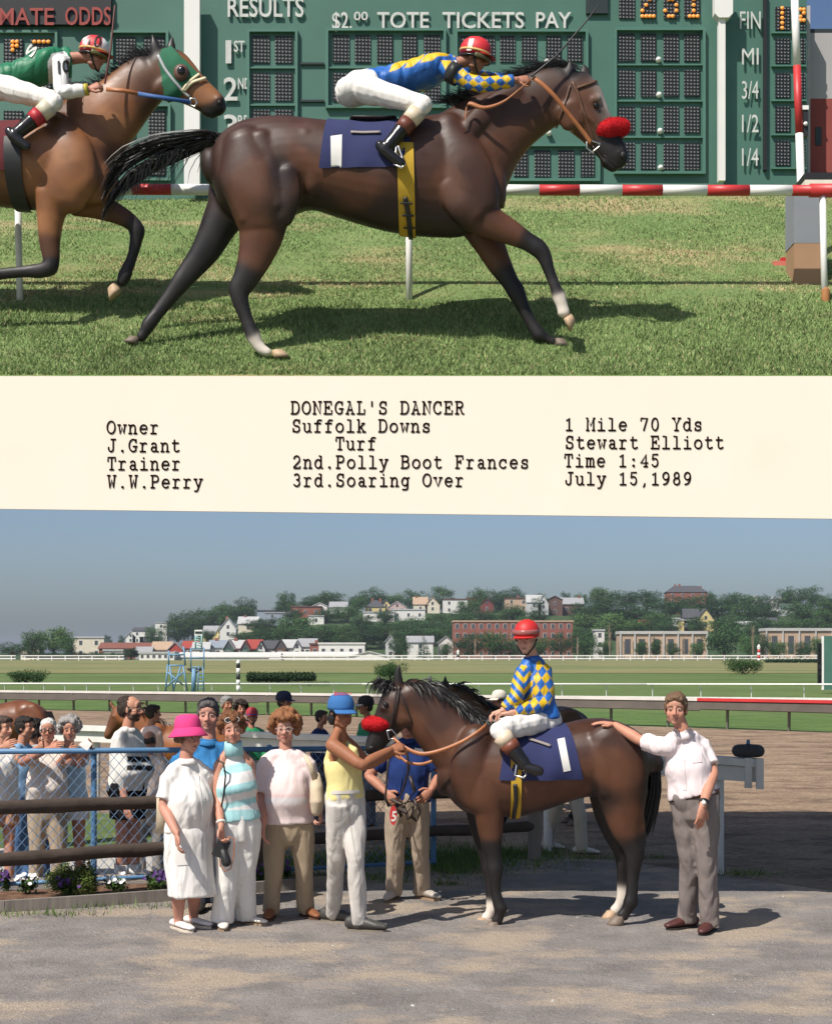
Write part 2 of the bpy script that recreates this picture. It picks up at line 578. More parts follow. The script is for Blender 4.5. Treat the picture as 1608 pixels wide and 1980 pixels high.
# a low tilled swell on the near part of the track: real lumps where they are large in the picture
def lumpy(name, x0, x1, y0, y1, step, amp, k, m, z, keep=None, seed=0, fade=.6):
    nx, ny = int((x1 - x0) / step) + 1, int((y1 - y0) / step) + 1
    gx, gy = np.meshgrid(np.linspace(x0, x1, nx), np.linspace(y0, y1, ny))
    co = np.stack([gx.ravel(), gy.ravel(), np.zeros(gx.size)], 1)
    h = sines(co, seed, 10, (k * .5, k)) + .6 * sines(co, seed + 1, 10, (k, k * 2.6)) + .5 * np.abs(sines(co, seed + 5, 8, (k * 2, k * 4)))
    edge = np.minimum(np.minimum(co[:, 0] - x0, x1 - co[:, 0]), np.minimum(co[:, 1] - y0, y1 - co[:, 1]))
    co[:, 2] = z + amp * (h + .9) * np.clip(edge / fade, 0, 1)
    idx = np.arange(nx * ny).reshape(ny, nx)
    q = np.stack([idx[:-1, :-1], idx[:-1, 1:], idx[1:, 1:], idx[1:, :-1]], -1).reshape(-1, 4)
    if keep is not None:
        c = co[q].mean(1)
        q = q[keep(c)]
        used = np.unique(q); remap = np.zeros(len(co), int); remap[used] = np.arange(len(used)); co = co[used]; q = remap[q]
    me = np_mesh(name, co, q.ravel(), np.full(len(q), 4), [m])
    o = bpy.data.objects.new(name, me); COL.objects.link(o); BASE[o.name] = Vector((0, 0, 0))
    return tag(o, kind='structure')
def below_line(c):                  # near side of the track: past the edge of the gravel
    lx = np.interp(c[:, 0], [X(720, 16.6), X(1060, 15.2), X(1200, 14.8), X(1400, 13.85), X(1608, 12.95), X(2200, 10.5)], [16.6, 15.2, 14.8, 13.85, 12.95, 10.5])
    return c[:, 1] > lx + .15
lumpy('tilled_soil', -3, 9, 11, 31, .075, .020, 11, M_track, LOW + .006, below_line, 3)
# winner's circle
grv = [(-9, 2), (9, 2)] + [(X(a, b), b) for a, b in EDGE[::-1]] + [(-9, 12.0)]
rough_sheet('gravel_yard', grv, .008, M_gravel, .3, .01, 2)
mb = MB()                                                # bank that drops from the yard to the track
e0 = [V(X(a, b), b, .008) for a, b in EDGE]; e1 = [p + V(.12 * (1 if p.x > .5 else -.2), .42, LOW - .03) for p in e0]
mb.add(e0 + e1, [(i, i + 1, len(e0) + i + 1, len(e0) + i) for i in range(len(e0) - 1)])
tag(part('yard_bank_ground', mb, M_gravel), kind='structure')
def on_gravel(c):
    lx = np.interp(c[:, 0], [-9, X(500, 14.6), X(1060, 15.2), X(1200, 14.8), X(1400, 13.85), X(1608, 12.95), X(2200, 10.5)], [12.0, 14.2, 15.0, 14.5, 13.6, 12.7, 10.3])
    return c[:, 1] < lx
lumpy('trodden_gravel', -4.2, 4.2, 7.6, 15.2, .045, .009, 15, M_gravel, .010, on_gravel, 9)
# behind the chain-link fence: a pale walk, then rough grass up to the outer rail
sheet('spectator_path', [(X(-500, 13.1), 13.1), (X(8, 13.3), 13.3), (X(620, 15.4), 15.4), (X(700, 17.5), 17.5), (X(8, 17.6), 17.6), (X(-500, 17.6), 17.6)], LOW + .012, M_path)
sheet('track_verge', [(X(-500, 17.5), 17.5), (X(8, 17.5), 17.5), (X(690, 16.6), 16.6), (X(900, 16.2), 16.2), (X(1040, 15.5), 15.5), (X(1040, 15.9), 15.9), (X(720, 18.7), 18.7), (X(8, 22.4), 22.4), (X(-500, 24), 24)], LOW + .016, M_verge)
sheet('inner_verge', [(X(-800, 70), 70), (X(8, 61), 61), (X(800, 52), 52), (X(1600, 43), 43), (X(2600, 41), 41), (X(2600, 52), 52), (X(1600, 54), 54), (X(8, 74), 74), (X(-800, 84), 84)], LOW - .01,
      ground_mat('inner_verge_grass', [(.3, (.06, .11, .028)), (.6, (.10, .16, .04)), (.8, (.18, .19, .07))], .8, (8, .25), bump=.5, bscale=8))
# flower bed along the fence
sheet('flower_bed', [(X(-300, 11.62), 11.62), (X(8, 11.86), 11.86), (X(330, 12.42), 12.42), (X(700, 13.3), 13.3), (X(700, 14.0), 14.0), (X(320, 13.3), 13.3), (X(8, 12.8), 12.8), (X(-300, 12.5), 12.5)], .03, M_mulch)

# hills behind the infield
def hill_z(x, D):
    px = CX + FPX * x / D
    h = 22.5 * ss(150, 640, px) * (1 - .12 * ss(1380, 1480, px) * (1 - ss(1480, 1560, px)))
    h += 1.2 * math.sin(px * .013) + .8 * math.sin(px * .031 + 1)
    return max(-.5, h * ss(505, 770, D)) - .6 * (1 - ss(770, 900, D)) * 0 - 10 * ss(800, 1200, D)
def hill_hit(px, py, d0=500, d1=790):
    D = d0
    while D < d1:
        p = P(px, py, D)
        if p.z <= hill_z(p.x, D) + LOW * 0:
            break
        D += 3
    return D
mb = MB()
nx, ny = 120, 40
vs = []
for j in range(ny):
    D = 480 + j * 18.0
    for i in range(nx):
        px = -500 + i * (2600 / (nx - 1))
        x = X(px, D)
        vs.append((x, D, hill_z(x, D) - (.3 if j == 0 else 0)))
mb.add(vs, [(j * nx + i, j * nx + i + 1, (j + 1) * nx + i + 1, (j + 1) * nx + i) for j in range(ny - 1) for i in range(nx - 1)])
M_hill = ground_mat('hillside_scrub', [(.3, (.03, .055, .02)), (.6, (.05, .085, .03)), (.8, (.09, .11, .05))], .05, (.6, .2), bump=.5, bscale=1)
tag(part('hill', mb, M_hill), kind='structure')

# ------------------------------------------------------------------ the raised turf bank that carries the race
BD0, BK0, BSL = 11.15, (HY - 727) / FPX, .585
def bank_z(D):
    return CAMH + BK0 * BD0 + (D - BD0) * BSL
def bank_D(py):
    """distance at which picture row py meets the bank"""
    k = (HY - py) / FPX
    return (BK0 * BD0 - BSL * BD0) / (k - BSL)
def bank_p(px, py):
    return P(px, py, bank_D(py))
M_turf = ground_mat('race_turf', [(.3, (.12, .185, .06)), (.55, (.165, .23, .08)), (.8, (.23, .245, .11))], 1.6, (45, .25), patch=(.8, .54, .68, (.38, .30, .16), (.5, 1.6, 1)), bump=.6, bscale=40)
mb = MB()
DE = 16.9
nx, ny = 24, 20
vs = []
for j in range(ny + 1):
    D = BD0 + (DE - BD0) * j / ny
    for i in range(nx + 1):
        x = X(-110 + i * 2010 / nx, D)
        vs.append((x, D, bank_z(D) + (.012 * math.sin(3 * x + D * 2) * math.sin(5 * D) if 0 < j < ny else 0)))
n0 = len(vs)
fs = [(j * (nx + 1) + i, j * (nx + 1) + i + 1, (j + 1) * (nx + 1) + i + 1, (j + 1) * (nx + 1) + i) for j in range(ny) for i in range(nx)]
low = [(x, y, z - .28) for x, y, z in vs]
vs += low
rim = [i for i in range(nx + 1)] + [j * (nx + 1) + nx for j in range(1, ny + 1)] + [ny * (nx + 1) + i for i in range(nx - 1, -1, -1)] + [j * (nx + 1) for j in range(ny - 1, 0, -1)]
fs += [tuple(reversed([a + n0 for a in f])) for f in fs[:nx * ny]]
fs += [(rim[k], rim[k] + n0, rim[(k + 1) % len(rim)] + n0, rim[(k + 1) % len(rim)]) for k in range(len(rim))]
mb.add(vs, fs)
tag(part('turf_bank_ground', mb, M_turf, smooth=False), kind='structure')

# grass blades on the bank: uncountable
def blades(name, pts, heights, widths, colfn, m, lean=.5, seed=0):
    rs = np.random.RandomState(seed)
    n = len(pts)
    a = rs.uniform(0, 6.283, n)
    side = np.stack([np.cos(a), np.sin(a), np.zeros(n)], 1)
    ln = np.stack([rs.normal(0, lean, n), rs.normal(0, lean, n), np.ones(n)], 1)
    ln /= np.linalg.norm(ln, axis=1, keepdims=True)
    tip = pts + ln * heights[:, None]
    co = np.empty((n, 3, 3))
    co[:, 0] = pts - side * widths[:, None] / 2
    co[:, 1] = pts + side * widths[:, None] / 2
    co[:, 2] = tip
    co = co.reshape(-1, 3)
    cols = np.repeat(colfn(pts, rs), 3, axis=0)
    me = np_mesh(name, co, np.arange(3 * n), np.full(n, 3), [m], smooth=False, cols=cols)
    o = bpy.data.objects.new(name, me); COL.objects.link(o); BASE[o.name] = Vector((0, 0, 0))
    return o
M_blade = mat('grass_blade', rough=.75, attr=True, var=.08, spec=.2)
rs = np.random.RandomState(4)
n = 210000
Ds = BD0 + .02 + (16.4 - BD0) * rs.rand(n) ** 1.35
xs = (rs.rand(n) * 1760 - 70 - CX) / FPX * Ds
pts = np.stack([xs, Ds, bank_z(0) + Ds * BSL], 1)
def turf_col(p, rs):
    n = len(p)
    q = p * np.array([.5, 1.6, 0])
    patch = sines(q, 11, 8, (1.5, 4)) + .5 * sines(q, 12, 8, (5, 12))
    dry = np.clip(1.5 * patch + 1.0 * np.exp(-((p[:, 1] - 13.1) / .5) ** 2) + .35 * np.exp(-((p[:, 1] - 13.9) / .45) ** 2) - .42 - .7 * (p[:, 1] < 12.6) * 1.0, 0, 1)
    g = np.array([.19, .265, .095]) * (1 + .35 * rs.normal(size=(n, 1)).clip(-1.5, 1.8)) * (1 + .25 * sines(p, 21, 6, (2, 9))[:, None])
    d = np.array([.56, .43, .25]) * (1 + .2 * rs.normal(size=(n, 1)).clip(-1.5, 1.8))
    w = (dry * .95)[:, None]
    w = np.where(rs.rand(n, 1) < .05, .8, w)
    return np.clip(g * (1 - w) + d * w, .01, .6)
hs = rs.uniform(.018, .050, n) * (1 - .35 * (Ds > 12.6))
tag(blades('turf_grass', pts, hs, rs.uniform(.006, .012, n), turf_col, M_blade, .55, 5), 'short green turf with dry tan patches under the galloping horses', 'grass', kind='stuff')
# steel legs that carry the bank, beyond the sides of the picture
M_steel = mat('painted_steel', (.33, .34, .35), .5, bump=.05)
for lx, ly, lab in ((X(1880, 11.6), 11.6, 'near'), (X(1880, 16.5), 16.5, 'far'), (X(-100, 16.6), 16.6, 'far')):
    t = thing('support_post', 'grey steel post under the %s %s corner of the turf bank' % (lab, 'right' if lx > 0 else 'left'), 'post', (lx, ly, 0), 'posts under the turf bank')
    mb = MB(); mb.box((lx - .11, ly - .11, .03), (lx + .11, ly + .11, bank_z(ly) - .32)); part('shaft', mb, M_steel, t, smooth=False)
    mb = MB(); mb.box((lx - .22, ly - .22, 0), (lx + .22, ly + .22, .028)); part('base_plate', mb, M_steel, t, smooth=False)
# ------------------------------------------------------------------ cream board with typed lettering below the bank
GL = {}
def _arc(cx, cy, rx, ry, a0, a1, n=14):
    return [(cx + rx * math.cos(R(a0 + (a1 - a0) * i / n)), cy + ry * math.sin(R(a0 + (a1 - a0) * i / n))) for i in range(n + 1)]
def H(x0, x1, y):
    return [(x0, y), (x1, y)]
def VL(x, y0, y1):
    return [(x, y0), (x, y1)]
xh = .70
GL['D'] = [VL(.12, 0, 1), H(0, .38, 1) + _arc(.38, .5, .36, .5, 90, -90) + H(.38, 0, 0)]
GL['O'] = [_arc(.39, .5, .37, .5, 0, 360, 24)]
GL['N'] = [VL(.12, 0, 1), H(0, .13, 1) + [(.66, 0)] + [(.66, 1)], H(.53, .78, 1), H(0, .25, 0)]
GL['E'] = [VL(.14, 0, 1), [(0, 1), (.68, 1), (.68, .76)], H(.14, .46, .52), VL(.46, .4, .64), [(0, 0), (.72, 0), (.72, .26)]]
GL['G'] = [_arc(.40, .5, .37, .5, 48, 300, 18) + [(.66, .1), (.66, .42)], H(.42, .76, .42), VL(.67, .74, .98)]
GL['A'] = [[(.1, 0), (.38, 1), (.66, 0)], H(.2, .56, .33), H(0, .24, 0), H(.52, .78, 0), H(.18, .38, 1)]
GL['L'] = [VL(.22, 0, 1), H(.04, .42, 1), [(.04, 0), (.72, 0), (.72, .34)]]
GL["'"] = [VL(.39, .62, 1)]
GL['S'] = [_arc(.39, .74, .27, .26, 35, 240, 12) + _arc(.39, .25, .29, .25, 70, -150, 14), VL(.66, .72, .98), VL(.1, .02, .28)]
GL['C'] = [_arc(.40, .5, .37, .5, 45, 318, 20), VL(.68, .7, .98)]
GL['R'] = [VL(.14, 0, 1), H(0, .42, 1) + _arc(.42, .76, .26, .24, 90, -90, 10) + H(.42, .14, .52), [(.42, .52), (.66, 0), (.78, 0)], H(0, .3, 0)]
GL['T'] = [VL(.39, 0, 1), [(.04, .7), (.04, 1), (.74, 1), (.74, .7)], H(.22, .56, 0)]
GL['P'] = [VL(.16, 0, 1), H(.02, .44, 1) + _arc(.44, .74, .27, .26, 90, -90, 10) + H(.44, .16, .48), H(.02, .34, 0)]
GL['B'] = [VL(.12, 0, 1), H(0, .42, 1) + _arc(.42, .77, .24, .23, 90, -90, 10) + H(.42, .12, .54), H(.42, .42, .54) + _arc(.42, .27, .30, .27, 90, -90, 10) + H(.42, 0, 0)]
GL['F'] = [VL(.16, 0, 1), [(.02, 1), (.7, 1), (.7, .74)], H(.16, .48, .52), VL(.48, .4, .64), H(.02, .34, 0)]
GL['J'] = [[(.54, 1), (.54, .25)] + _arc(.32, .25, .22, .25, 0, -180, 10) + [(.1, .34)], H(.34, .74, 1)]
GL['W'] = [[(.1, 1), (.22, 0), (.39, .66), (.56, 0), (.68, 1)], H(0, .22, 1), H(.56, .78, 1)]
GL['Y'] = [[(.1, 1), (.39, .5), (.68, 1)], VL(.39, 0, .5), H(0, .22, 1), H(.56, .78, 1), H(.22, .56, 0)]
GL['M'] = [[(.1, 0), (.1, 1), (.39, .4), (.68, 1), (.68, 0)], H(0, .1, 1), H(.68, .78, 1), H(0, .22, 0), H(.56, .78, 0)]
GL['u'] = [[(0, xh), (.14, xh), (.14, .22)] + _arc(.34, .22, .2, .22, 180, 270, 6) + [(.44, .0), (.62, .16)], [(.48, xh), (.62, xh), (.62, 0), (.76, 0)]]
GL['f'] = [[(.32, 0), (.32, .78)] + _arc(.52, .78, .2, .2, 180, 90, 6) + [(.7, .96)], H(.08, .62, xh), H(.1, .56, 0)]
GL['o'] = [_arc(.39, .35, .33, .35, 0, 360, 20)]
GL['l'] = [[(.12, 1), (.39, 1), (.39, 0)], H(.08, .70, 0)]
GL['k'] = [VL(.16, 0, 1), H(.02, .16, 1), [(.62, xh), (.2, .28)], [(.34, .40), (.66, 0)], H(.46, .68, xh), H(.02, .3, 0), H(.52, .78, 0)]
GL['w'] = [[(.1, xh), (.22, 0), (.39, .5), (.56, 0), (.68, xh)], H(0, .22, xh), H(.56, .78, xh)]
GL['n'] = [[(.0, xh), (.14, xh), (.14, 0)], [(.14, .5)] + _arc(.40, .46, .22, .24, 150, 0, 8) + [(.62, 0)], H(.02, .28, 0), H(.5, .76, 0)]
GL['s'] = [_arc(.39, .52, .24, .18, 30, 240, 10) + _arc(.39, .18, .26, .18, 70, -150, 12), VL(.62, .5, .68), VL(.13, .02, .2)]
GL['r'] = [[(.06, xh), (.26, xh), (.26, 0)], [(.26, .42)] + _arc(.50, .44, .24, .26, 170, 50, 8), H(.06, .54, 0)]
GL['d'] = [_arc(.34, .35, .28, .35, 0, 360, 18), [(.46, 1), (.62, 1), (.62, 0), (.76, 0)]]
GL['y'] = [[(.1, xh), (.40, .02)], [(.68, xh), (.36, -.14), (.26, -.28), (.06, -.28)], H(0, .24, xh), H(.54, .78, xh)]
GL['a'] = [_arc(.34, .50, .22, .20, 150, 0, 8) + [(.56, .1), (.62, 0), (.76, 0)], _arc(.34, .19, .22, .19, 0, 360, 14)]
GL['c'] = [_arc(.40, .35, .33, .35, 45, 318, 16), VL(.65, .46, .68)]
GL['e'] = [[(.08, .37), (.70, .37)] + _arc(.39, .35, .32, .35, 4, 315, 16)]
GL['i'] = [[(.14, xh), (.39, xh), (.39, 0)], H(.08, .70, 0), VL(.37, .92, .98)]
GL['g'] = [_arc(.34, .37, .27, .33, 0, 360, 16), [(.74, xh), (.61, xh), (.61, -.08)] + _arc(.41, -.08, .2, .2, 0, -90, 6) + [(.14, -.28)]]
GL['v'] = [[(.1, xh), (.39, 0), (.68, xh)], H(0, .24, xh), H(.54, .78, xh)]
GL['t'] = [[(.28, .94), (.28, .2)] + _arc(.47, .2, .19, .2, 180, 290, 8) + [(.70, .09)], H(.08, .64, xh)]
GL['m'] = [[(-.02, xh), (.08, xh), (.08, 0)], _arc(.235, .5, .155, .2, 150, 0, 6) + [(.39, 0)], _arc(.545, .5, .155, .2, 180, 0, 8) + [(.70, 0)], H(-.02, .18, 0), H(.32, .48, 0), H(.62, .80, 0)]
GL['1'] = [[(.16, .82), (.40, 1), (.40, 0)], H(.14, .66, 0)]
GL['2'] = [_arc(.37, .71, .27, .29, 165, -35, 12) + [(.08, .06), (.08, 0), (.68, 0), (.68, .12)]]
GL['3'] = [_arc(.36, .75, .25, .25, 140, -80, 12), _arc(.36, .27, .28, .27, 88, -150, 14)]
GL['7'] = [[(.08, .8), (.08, 1), (.68, 1), (.34, 0)]]
GL['0'] = [_arc(.39, .5, .29, .5, 0, 360, 22)]
GL['4'] = [[(.54, 0), (.54, 1), (.06, .3), (.70, .3)], H(.36, .68, 0)]
GL['5'] = [[(.62, 1), (.18, 1), (.15, .55)] + _arc(.36, .33, .28, .33, 125, -150, 14)]
GL['8'] = [_arc(.38, .76, .22, .24, 0, 360, 16), _arc(.38, .27, .28, .27, 0, 360, 16)]
GL['9'] = [_arc(.38, .70, .27, .30, 0, 360, 18), _arc(.16, .62, .49, .62, 8, -62, 10) + [(.16, .02)]]
GL['.'] = [[(.37, .05), (.41, .05)]]
GL[':'] = [[(.37, .07), (.41, .07)], [(.37, .58), (.41, .58)]]
GL[','] = [[(.42, .08), (.40, -.04), (.30, -.18)]]
def typed(mb, s, px, py, D, pitch=21.0, cap=23.5, r=.0064, tilt=0.0):
    """typewritten line: every character on one pitch; raised strokes on the board's face"""
    for i, ch in enumerate(s):
        if ch == ' ': continue
        for st in GL[ch]:
            pts = []
            for gx, gy in st:
                x = px + i * pitch + gx * cap * .86
                y = py - gy * cap + tilt * (x - px)
                q = P(x, y, D)
                if not pts or (q - pts[-1]).length > 1e-5:
                    pts.append(q)
            rr = r * (1.55 if ch in '.:' else 1)
            mb.tube(pts, rr, 6, ref=(0, 1, 0))
M_card = mat('cream_card', (.84, .765, .645), .85, .02, 1.5, spec=.1, col2=(.82, .73, .60), mixscale=1.3, mixlo=.55, mixhi=.9)
M_ink = mat('typed_ink', (.020, .008, .006), 1.0, .1, spec=.0)
CD = 11.105
t = thing('caption_board', 'long cream board with dark typewritten lettering below the race turf', 'board', P(804, 994, CD + .02))
mb = MB()
def yb(px): return 984 + (px - 8) * 19 / 1592
mb.prism([P(-120, 727, CD), P(-120, yb(-120), CD), P(1900, yb(1900), CD), P(1900, 727, CD)], (0, .035, 0))
part('panel', mb, M_card, t, smooth=False)
LINES = [("DONEGAL'S DANCER", 563, 800, 21.15), ('Suffolk Downs', 565, 835, 20.9), ('Turf', 649, 869, 20.6), ('2nd.Polly Boot Frances', 566, 905, 20.95), ('3rd.Soaring Over', 566, 940, 20.95),
         ('Owner', 207, 838, 20.9), ('J.Grant', 208, 873, 20.6), ('Trainer', 208, 908, 20.8), ('W.W.Perry', 208, 943, 20.9),
         ('1 Mile 70 Yds', 1092, 832, 20.75), ('Stewart Elliott', 1093, 867, 20.7), ('Time 1:45', 1091, 902, 20.9), ('July 15,1989', 1092, 937, 20.8)]
for s, px, py, pitch in LINES:
    for k, w_ in enumerate(s.split(' ')):
        mb = MB()
        typed(mb, w_, px + pitch * (sum(len(q) + 1 for q in s.split(' ')[:k])), py, CD - .001, pitch)
        part('lettering', mb, M_ink, t)

# ------------------------------------------------------------------ tote board
def TD(px): return 15.48 + .00039 * (px - 230)
def TP(px, py, off=0.0):
    return P(px, py, TD(px) - off)
M_green = mat('tote_green_paint', (.062, .155, .118), .55, .10, 1.5, bump=.03, bscale=20)
M_green2 = mat('tote_green_trim', (.075, .18, .138), .5, .08, 2)
M_white = mat('white_paint', (.78, .76, .72), .5, .05, 3, bump=.03)
M_letter = mat('faded_white_letters', (.58, .58, .55), .7, .15, 12)
M_offwhite = mat('worn_white_paint', (.70, .68, .64), .6, .10, 5, bump=.05)
M_red = mat('red_paint', (.52, .035, .035), .45, .10, 5)
M_dark = mat('dark_panel', (.02, .03, .03), .5, .15, 8)
M_amber = mat('lit_amber_bulb', (1.0, .36, .06), .5, 0, emit=.12)
M_black = mat('black_paint', (.015, .015, .016), .5, .1)
def bulb_mat():
    m = bpy.data.materials.new('unlit_bulb_matrix'); m.use_nodes = True
    nt = m.node_tree; N, L = nt.nodes, nt.links
    b = N['Principled BSDF']; b.inputs['Roughness'].default_value = .45
    tc = N.new('ShaderNodeTexCoord')
    vs = []
    for axis in ('X', 'Z'):
        w = N.new('ShaderNodeTexWave'); w.wave_type = 'BANDS'; w.bands_direction = axis; w.inputs['Scale'].default_value = 9.0; w.wave_profile = 'SIN'
        L.new(tc.outputs['Object'], w.inputs['Vector']); vs.append(w.outputs['Fac'])
    mm = N.new('ShaderNodeMath'); mm.operation = 'MULTIPLY'; L.new(vs[0], mm.inputs[0]); L.new(vs[1], mm.inputs[1])
    cr = N.new('ShaderNodeValToRGB'); cr.color_ramp.elements[0].position = .25; cr.color_ramp.elements[0].color = (.014, .020, .022, 1)
    cr.color_ramp.elements[1].position = .75; cr.color_ramp.elements[1].color = (.055, .048, .055, 1)
    L.new(mm.outputs[0], cr.inputs[0]); L.new(cr.outputs[0], b.inputs['Base Color'])
    bp = N.new('ShaderNodeBump'); bp.inputs['Strength'].default_value = .6; bp.inputs['Distance'].default_value = .02
    L.new(mm.outputs[0], bp.inputs['Height']); L.new(bp.outputs[0], b.inputs['Normal'])
    return m
M_bulb = bulb_mat()
tote = thing('tote_board', 'dark green tote board with white lettering and rows of unlit number cells', 'scoreboard', TP(800, 386))
def tbox(mb, x0, y0, x1, y1, off0, off1):
    """block on the board's face covering a pixel rectangle, between two distances in front of it"""
    q = [TP(x0, y0, off0), TP(x1, y0, off0), TP(x1, y1, off0), TP(x0, y1, off0)]
    mb.prism(q, (0, -(off1 - off0), 0))
mb = MB()
mb.prism([TP(-110, 402), TP(1559, 358), TP(1559, -14), TP(-110, -14)], (0, .25, 0))
part('panel', mb, M_green, tote, smooth=False)
def cell(x0, y0, x1, y1):
    mb = MB(); tbox(mb, x0, y0, x1, y1, 0, .02)
    return part('number_cell', mb, M_bulb, tote, smooth=False)
def frame(x0, y0, x1, y1, w=5):
    mb = MB()
    for a in ((x0 - w, y0 - w, x1 + w, y0), (x0 - w, y1, x1 + w, y1 + w), (x0 - w, y0, x0, y1), (x1, y0, x1 + w, y1)):
        tbox(mb, *a, 0, .05)
    part('trim', mb, M_green2, tote, smooth=False)
def crossbar(x0, x1, y, h=3):
    mb = MB(); tbox(mb, x0, y, x1, y + h, 0, .035); part('crossbar', mb, M_green2, tote, smooth=False)
rows4 = ((66, 119), (136, 187), (207, 257), (277, 328))
for y0, y1 in ((70, 122), (142, 195), (213, 264), (284, 335)):
    for x0, x1 in ((488, 521), (532, 566)): cell(x0, y0, x1, y1)
frame(483, 64, 571, 345)
for y in (131, 203, 274): crossbar(483, 571, y)
for y0, y1 in ((68, 122), (142, 196)):
    for x0, x1 in ((643, 675), (686, 716), (729, 759), (777, 806), (819, 850)): cell(x0, y0, x1, y1)
frame(635, 62, 857, 206); crossbar(635, 857, 131)
for y in (122, 194):
    mb = MB(); tbox(mb, 581, y, 627, y + 4, 0, .03); part('slot', mb, M_dark, tote, smooth=False)
for x0, x1 in ((890, 920), (932, 956), (966, 995), (1008, 1037), (1055, 1084), (1096, 1125)): cell(x0, 70, x1, 120)
frame(884, 64, 1131, 206)
for x0, x1 in ((974, 983), (993, 1020), (1033, 1063), (1079, 1109), (1122, 1148)): cell(x0, 291, x1, 342)
frame(970, 285, 1154, 347)
for y0, y1 in rows4:
    for x0, x1 in ((1196, 1226), (1238, 1267), (1282, 1311), (1322, 1352)): cell(x0, y0, x1, y1)
frame(1191, 61, 1357, 333)
for y in (125, 195, 265): crossbar(1191, 1357, y)
for x0, x1 in ((1196, 1226), (1238, 1267), (1282, 1311), (1322, 1352)): cell(x0, -20, x1, 36)
for y0, y1 in ((14, 58), (76, 122), (142, 189), (207, 255), (273, 320)):
    cell(1498, y0, 1526, y1)
    cell(1546, y0, 1555, y1)
    crossbar(1490, 1557, y1 + 5)
for x0, y0, x1, y1 in ((8, 76, 45, 122), (60, 76, 100, 122), (226, 72, 262, 122), (278, 72, 318, 122), (288, 215, 320, 268), (288, 290, 320, 340), (60, 150, 100, 196), (226, 215, 262, 268), (8, 215, 45, 268)):
    cell(x0, y0, x1, y1)
frame(-40, 66, 108, 128); frame(220, 66, 322, 128); frame(220, 208, 326, 346)
mb = MB(); tbox(mb, -60, -12, 217, 51, 0, .06); odds = part('odds_sign', mb, M_black, tote, smooth=False)
mb = MB(); tbox(mb, 1474, -12, 1480, 331, 0, .05); part('divider', mb, M_black, tote, smooth=False)
mb = MB(); tbox(mb, 1132, -12, 1174, 28, 0, .04); part('dark_panel', mb, M_dark, tote, smooth=False)
for x, y in ((1273, 114), (1274, 182), (1276, 252), (1277, 323), (1061, 256), (1057, 118)):
    mb = MB(); c = TP(x, y, .05); mb.tube([c, c + V(0, .03, 0)], 5.5 / 200, 14); part('white_knob', mb, M_white, tote)
def word(s, x0, y1, h, w, m, parent, off=.03, bold=.012, ext=.012):
    """lettering fitted to a pixel box on the board: left x0, base line y1, cap height h, width w"""
    cu = bpy.data.curves.new('lettering', 'FONT'); cu.body = s; cu.extrude = .5; cu.offset = bold; cu.resolution_u = 3
    o = bpy.data.objects.new('tmp', cu); COL.objects.link(o)
    dg = bpy.context.evaluated_depsgraph_get()
    me = bpy.data.meshes.new_from_object(o.evaluated_get(dg))
    bpy.data.objects.remove(o)
    co = np.array([list(v.co) for v in me.vertices]); fs = [tuple(p.vertices) for p in me.polygons]
    bpy.data.meshes.remove(me); bpy.data.curves.remove(cu)
    sx = w / (co[:, 0].max() - co[:, 0].min()); sy = h / .729
    mn = co[:, 0].min()
    mb = MB()
    mb.add([TP(x0 + (a - mn) * sx, y1 - b * sy, off + c * ext) for a, b, c in co], fs)
    return part('lettering', mb, m, parent, smooth=False)
word('RESULTS', 440, 31, 38, 147, M_letter, tote)
word('$2.', 642, 55, 34, 38, M_letter, tote); word('00', 684, 38, 17, 27, M_letter, tote)
for s, x0, w in (('TOTE', 729, 100), ('TICKETS', 855, 158), ('PAY', 1036, 68)): word(s, x0, 53, 32, w, M_letter, tote)
for s, sup, y in (('1', 'ST', 121), ('2', 'ND', 193), ('3', 'RD', 265)):
    word(s, 436 if s == '1' else 432, y, 46, 11 if s == '1' else 27, M_letter, tote); word(sup, 452 if s == '1' else 460, y - 22, 22, 21 if s == '1' else 24, M_letter, tote)
word('PERFECTA', 633, 262, 32, 190, M_letter, tote)
M_dred = mat('dull_red_paint', (.30, .045, .035), .6, .2, 8)
word('ULTIMATE', -90, 47, 34, 194, M_dred, odds, .075); word('ODDS', 126, 47, 36, 88, M_dred, odds, .075)
for s, y in (('FIN', 55), ('MI', 124), ('3/4', 190), ('1/2', 255), ('1/4', 320)):
    word(s, 1430 if s == 'FIN' else 1434, y, 36 if s != 'MI' else 34, 40 if s == 'FIN' else 32, M_letter, tote, .04, .0)
# lit digits: amber bulbs in three cells of the time row and the position column
def digit(x0, y0, x1, y1, rowsbits):
    mb = MB()
    for j, bits in enumerate(rowsbits):
        for i, ch in enumerate(bits):
            if ch == '#':
                c = TP(x0 + (x1 - x0) * (i + .5) / len(bits), y0 + (y1 - y0) * (j + .5) / len(rowsbits), .03)
                mb.ball(c, (.022, .012, .02), n=8, m=5)
    part('lit_bulbs', mb, M_amber, tote)
digit(1238, -40, 1267, 36, (' ## ', '#  #', '   #', '  # ', ' #  ', '#   ', '####'))
digit(1282, -40, 1311, 36, (' ## ', '#  #', '   #', ' ## ', '   #', '#  #', ' ## '))
digit(1322, -40, 1352, 36, ('  # ', ' ## ', '  # ', '  # ', '  # ', '  # ', ' ###'))
digit(1498, 10, 1526, 58, (' # ', ' # ', ' # ', ' # ', ' # '))
digit(1544, 14, 1557, 42, ('##', ' #', '# ', '##'))
digit(12, 76, 45, 100, (' ## ', ' ## ', ' #  '))
digit(62, 76, 98, 84, ('####',))
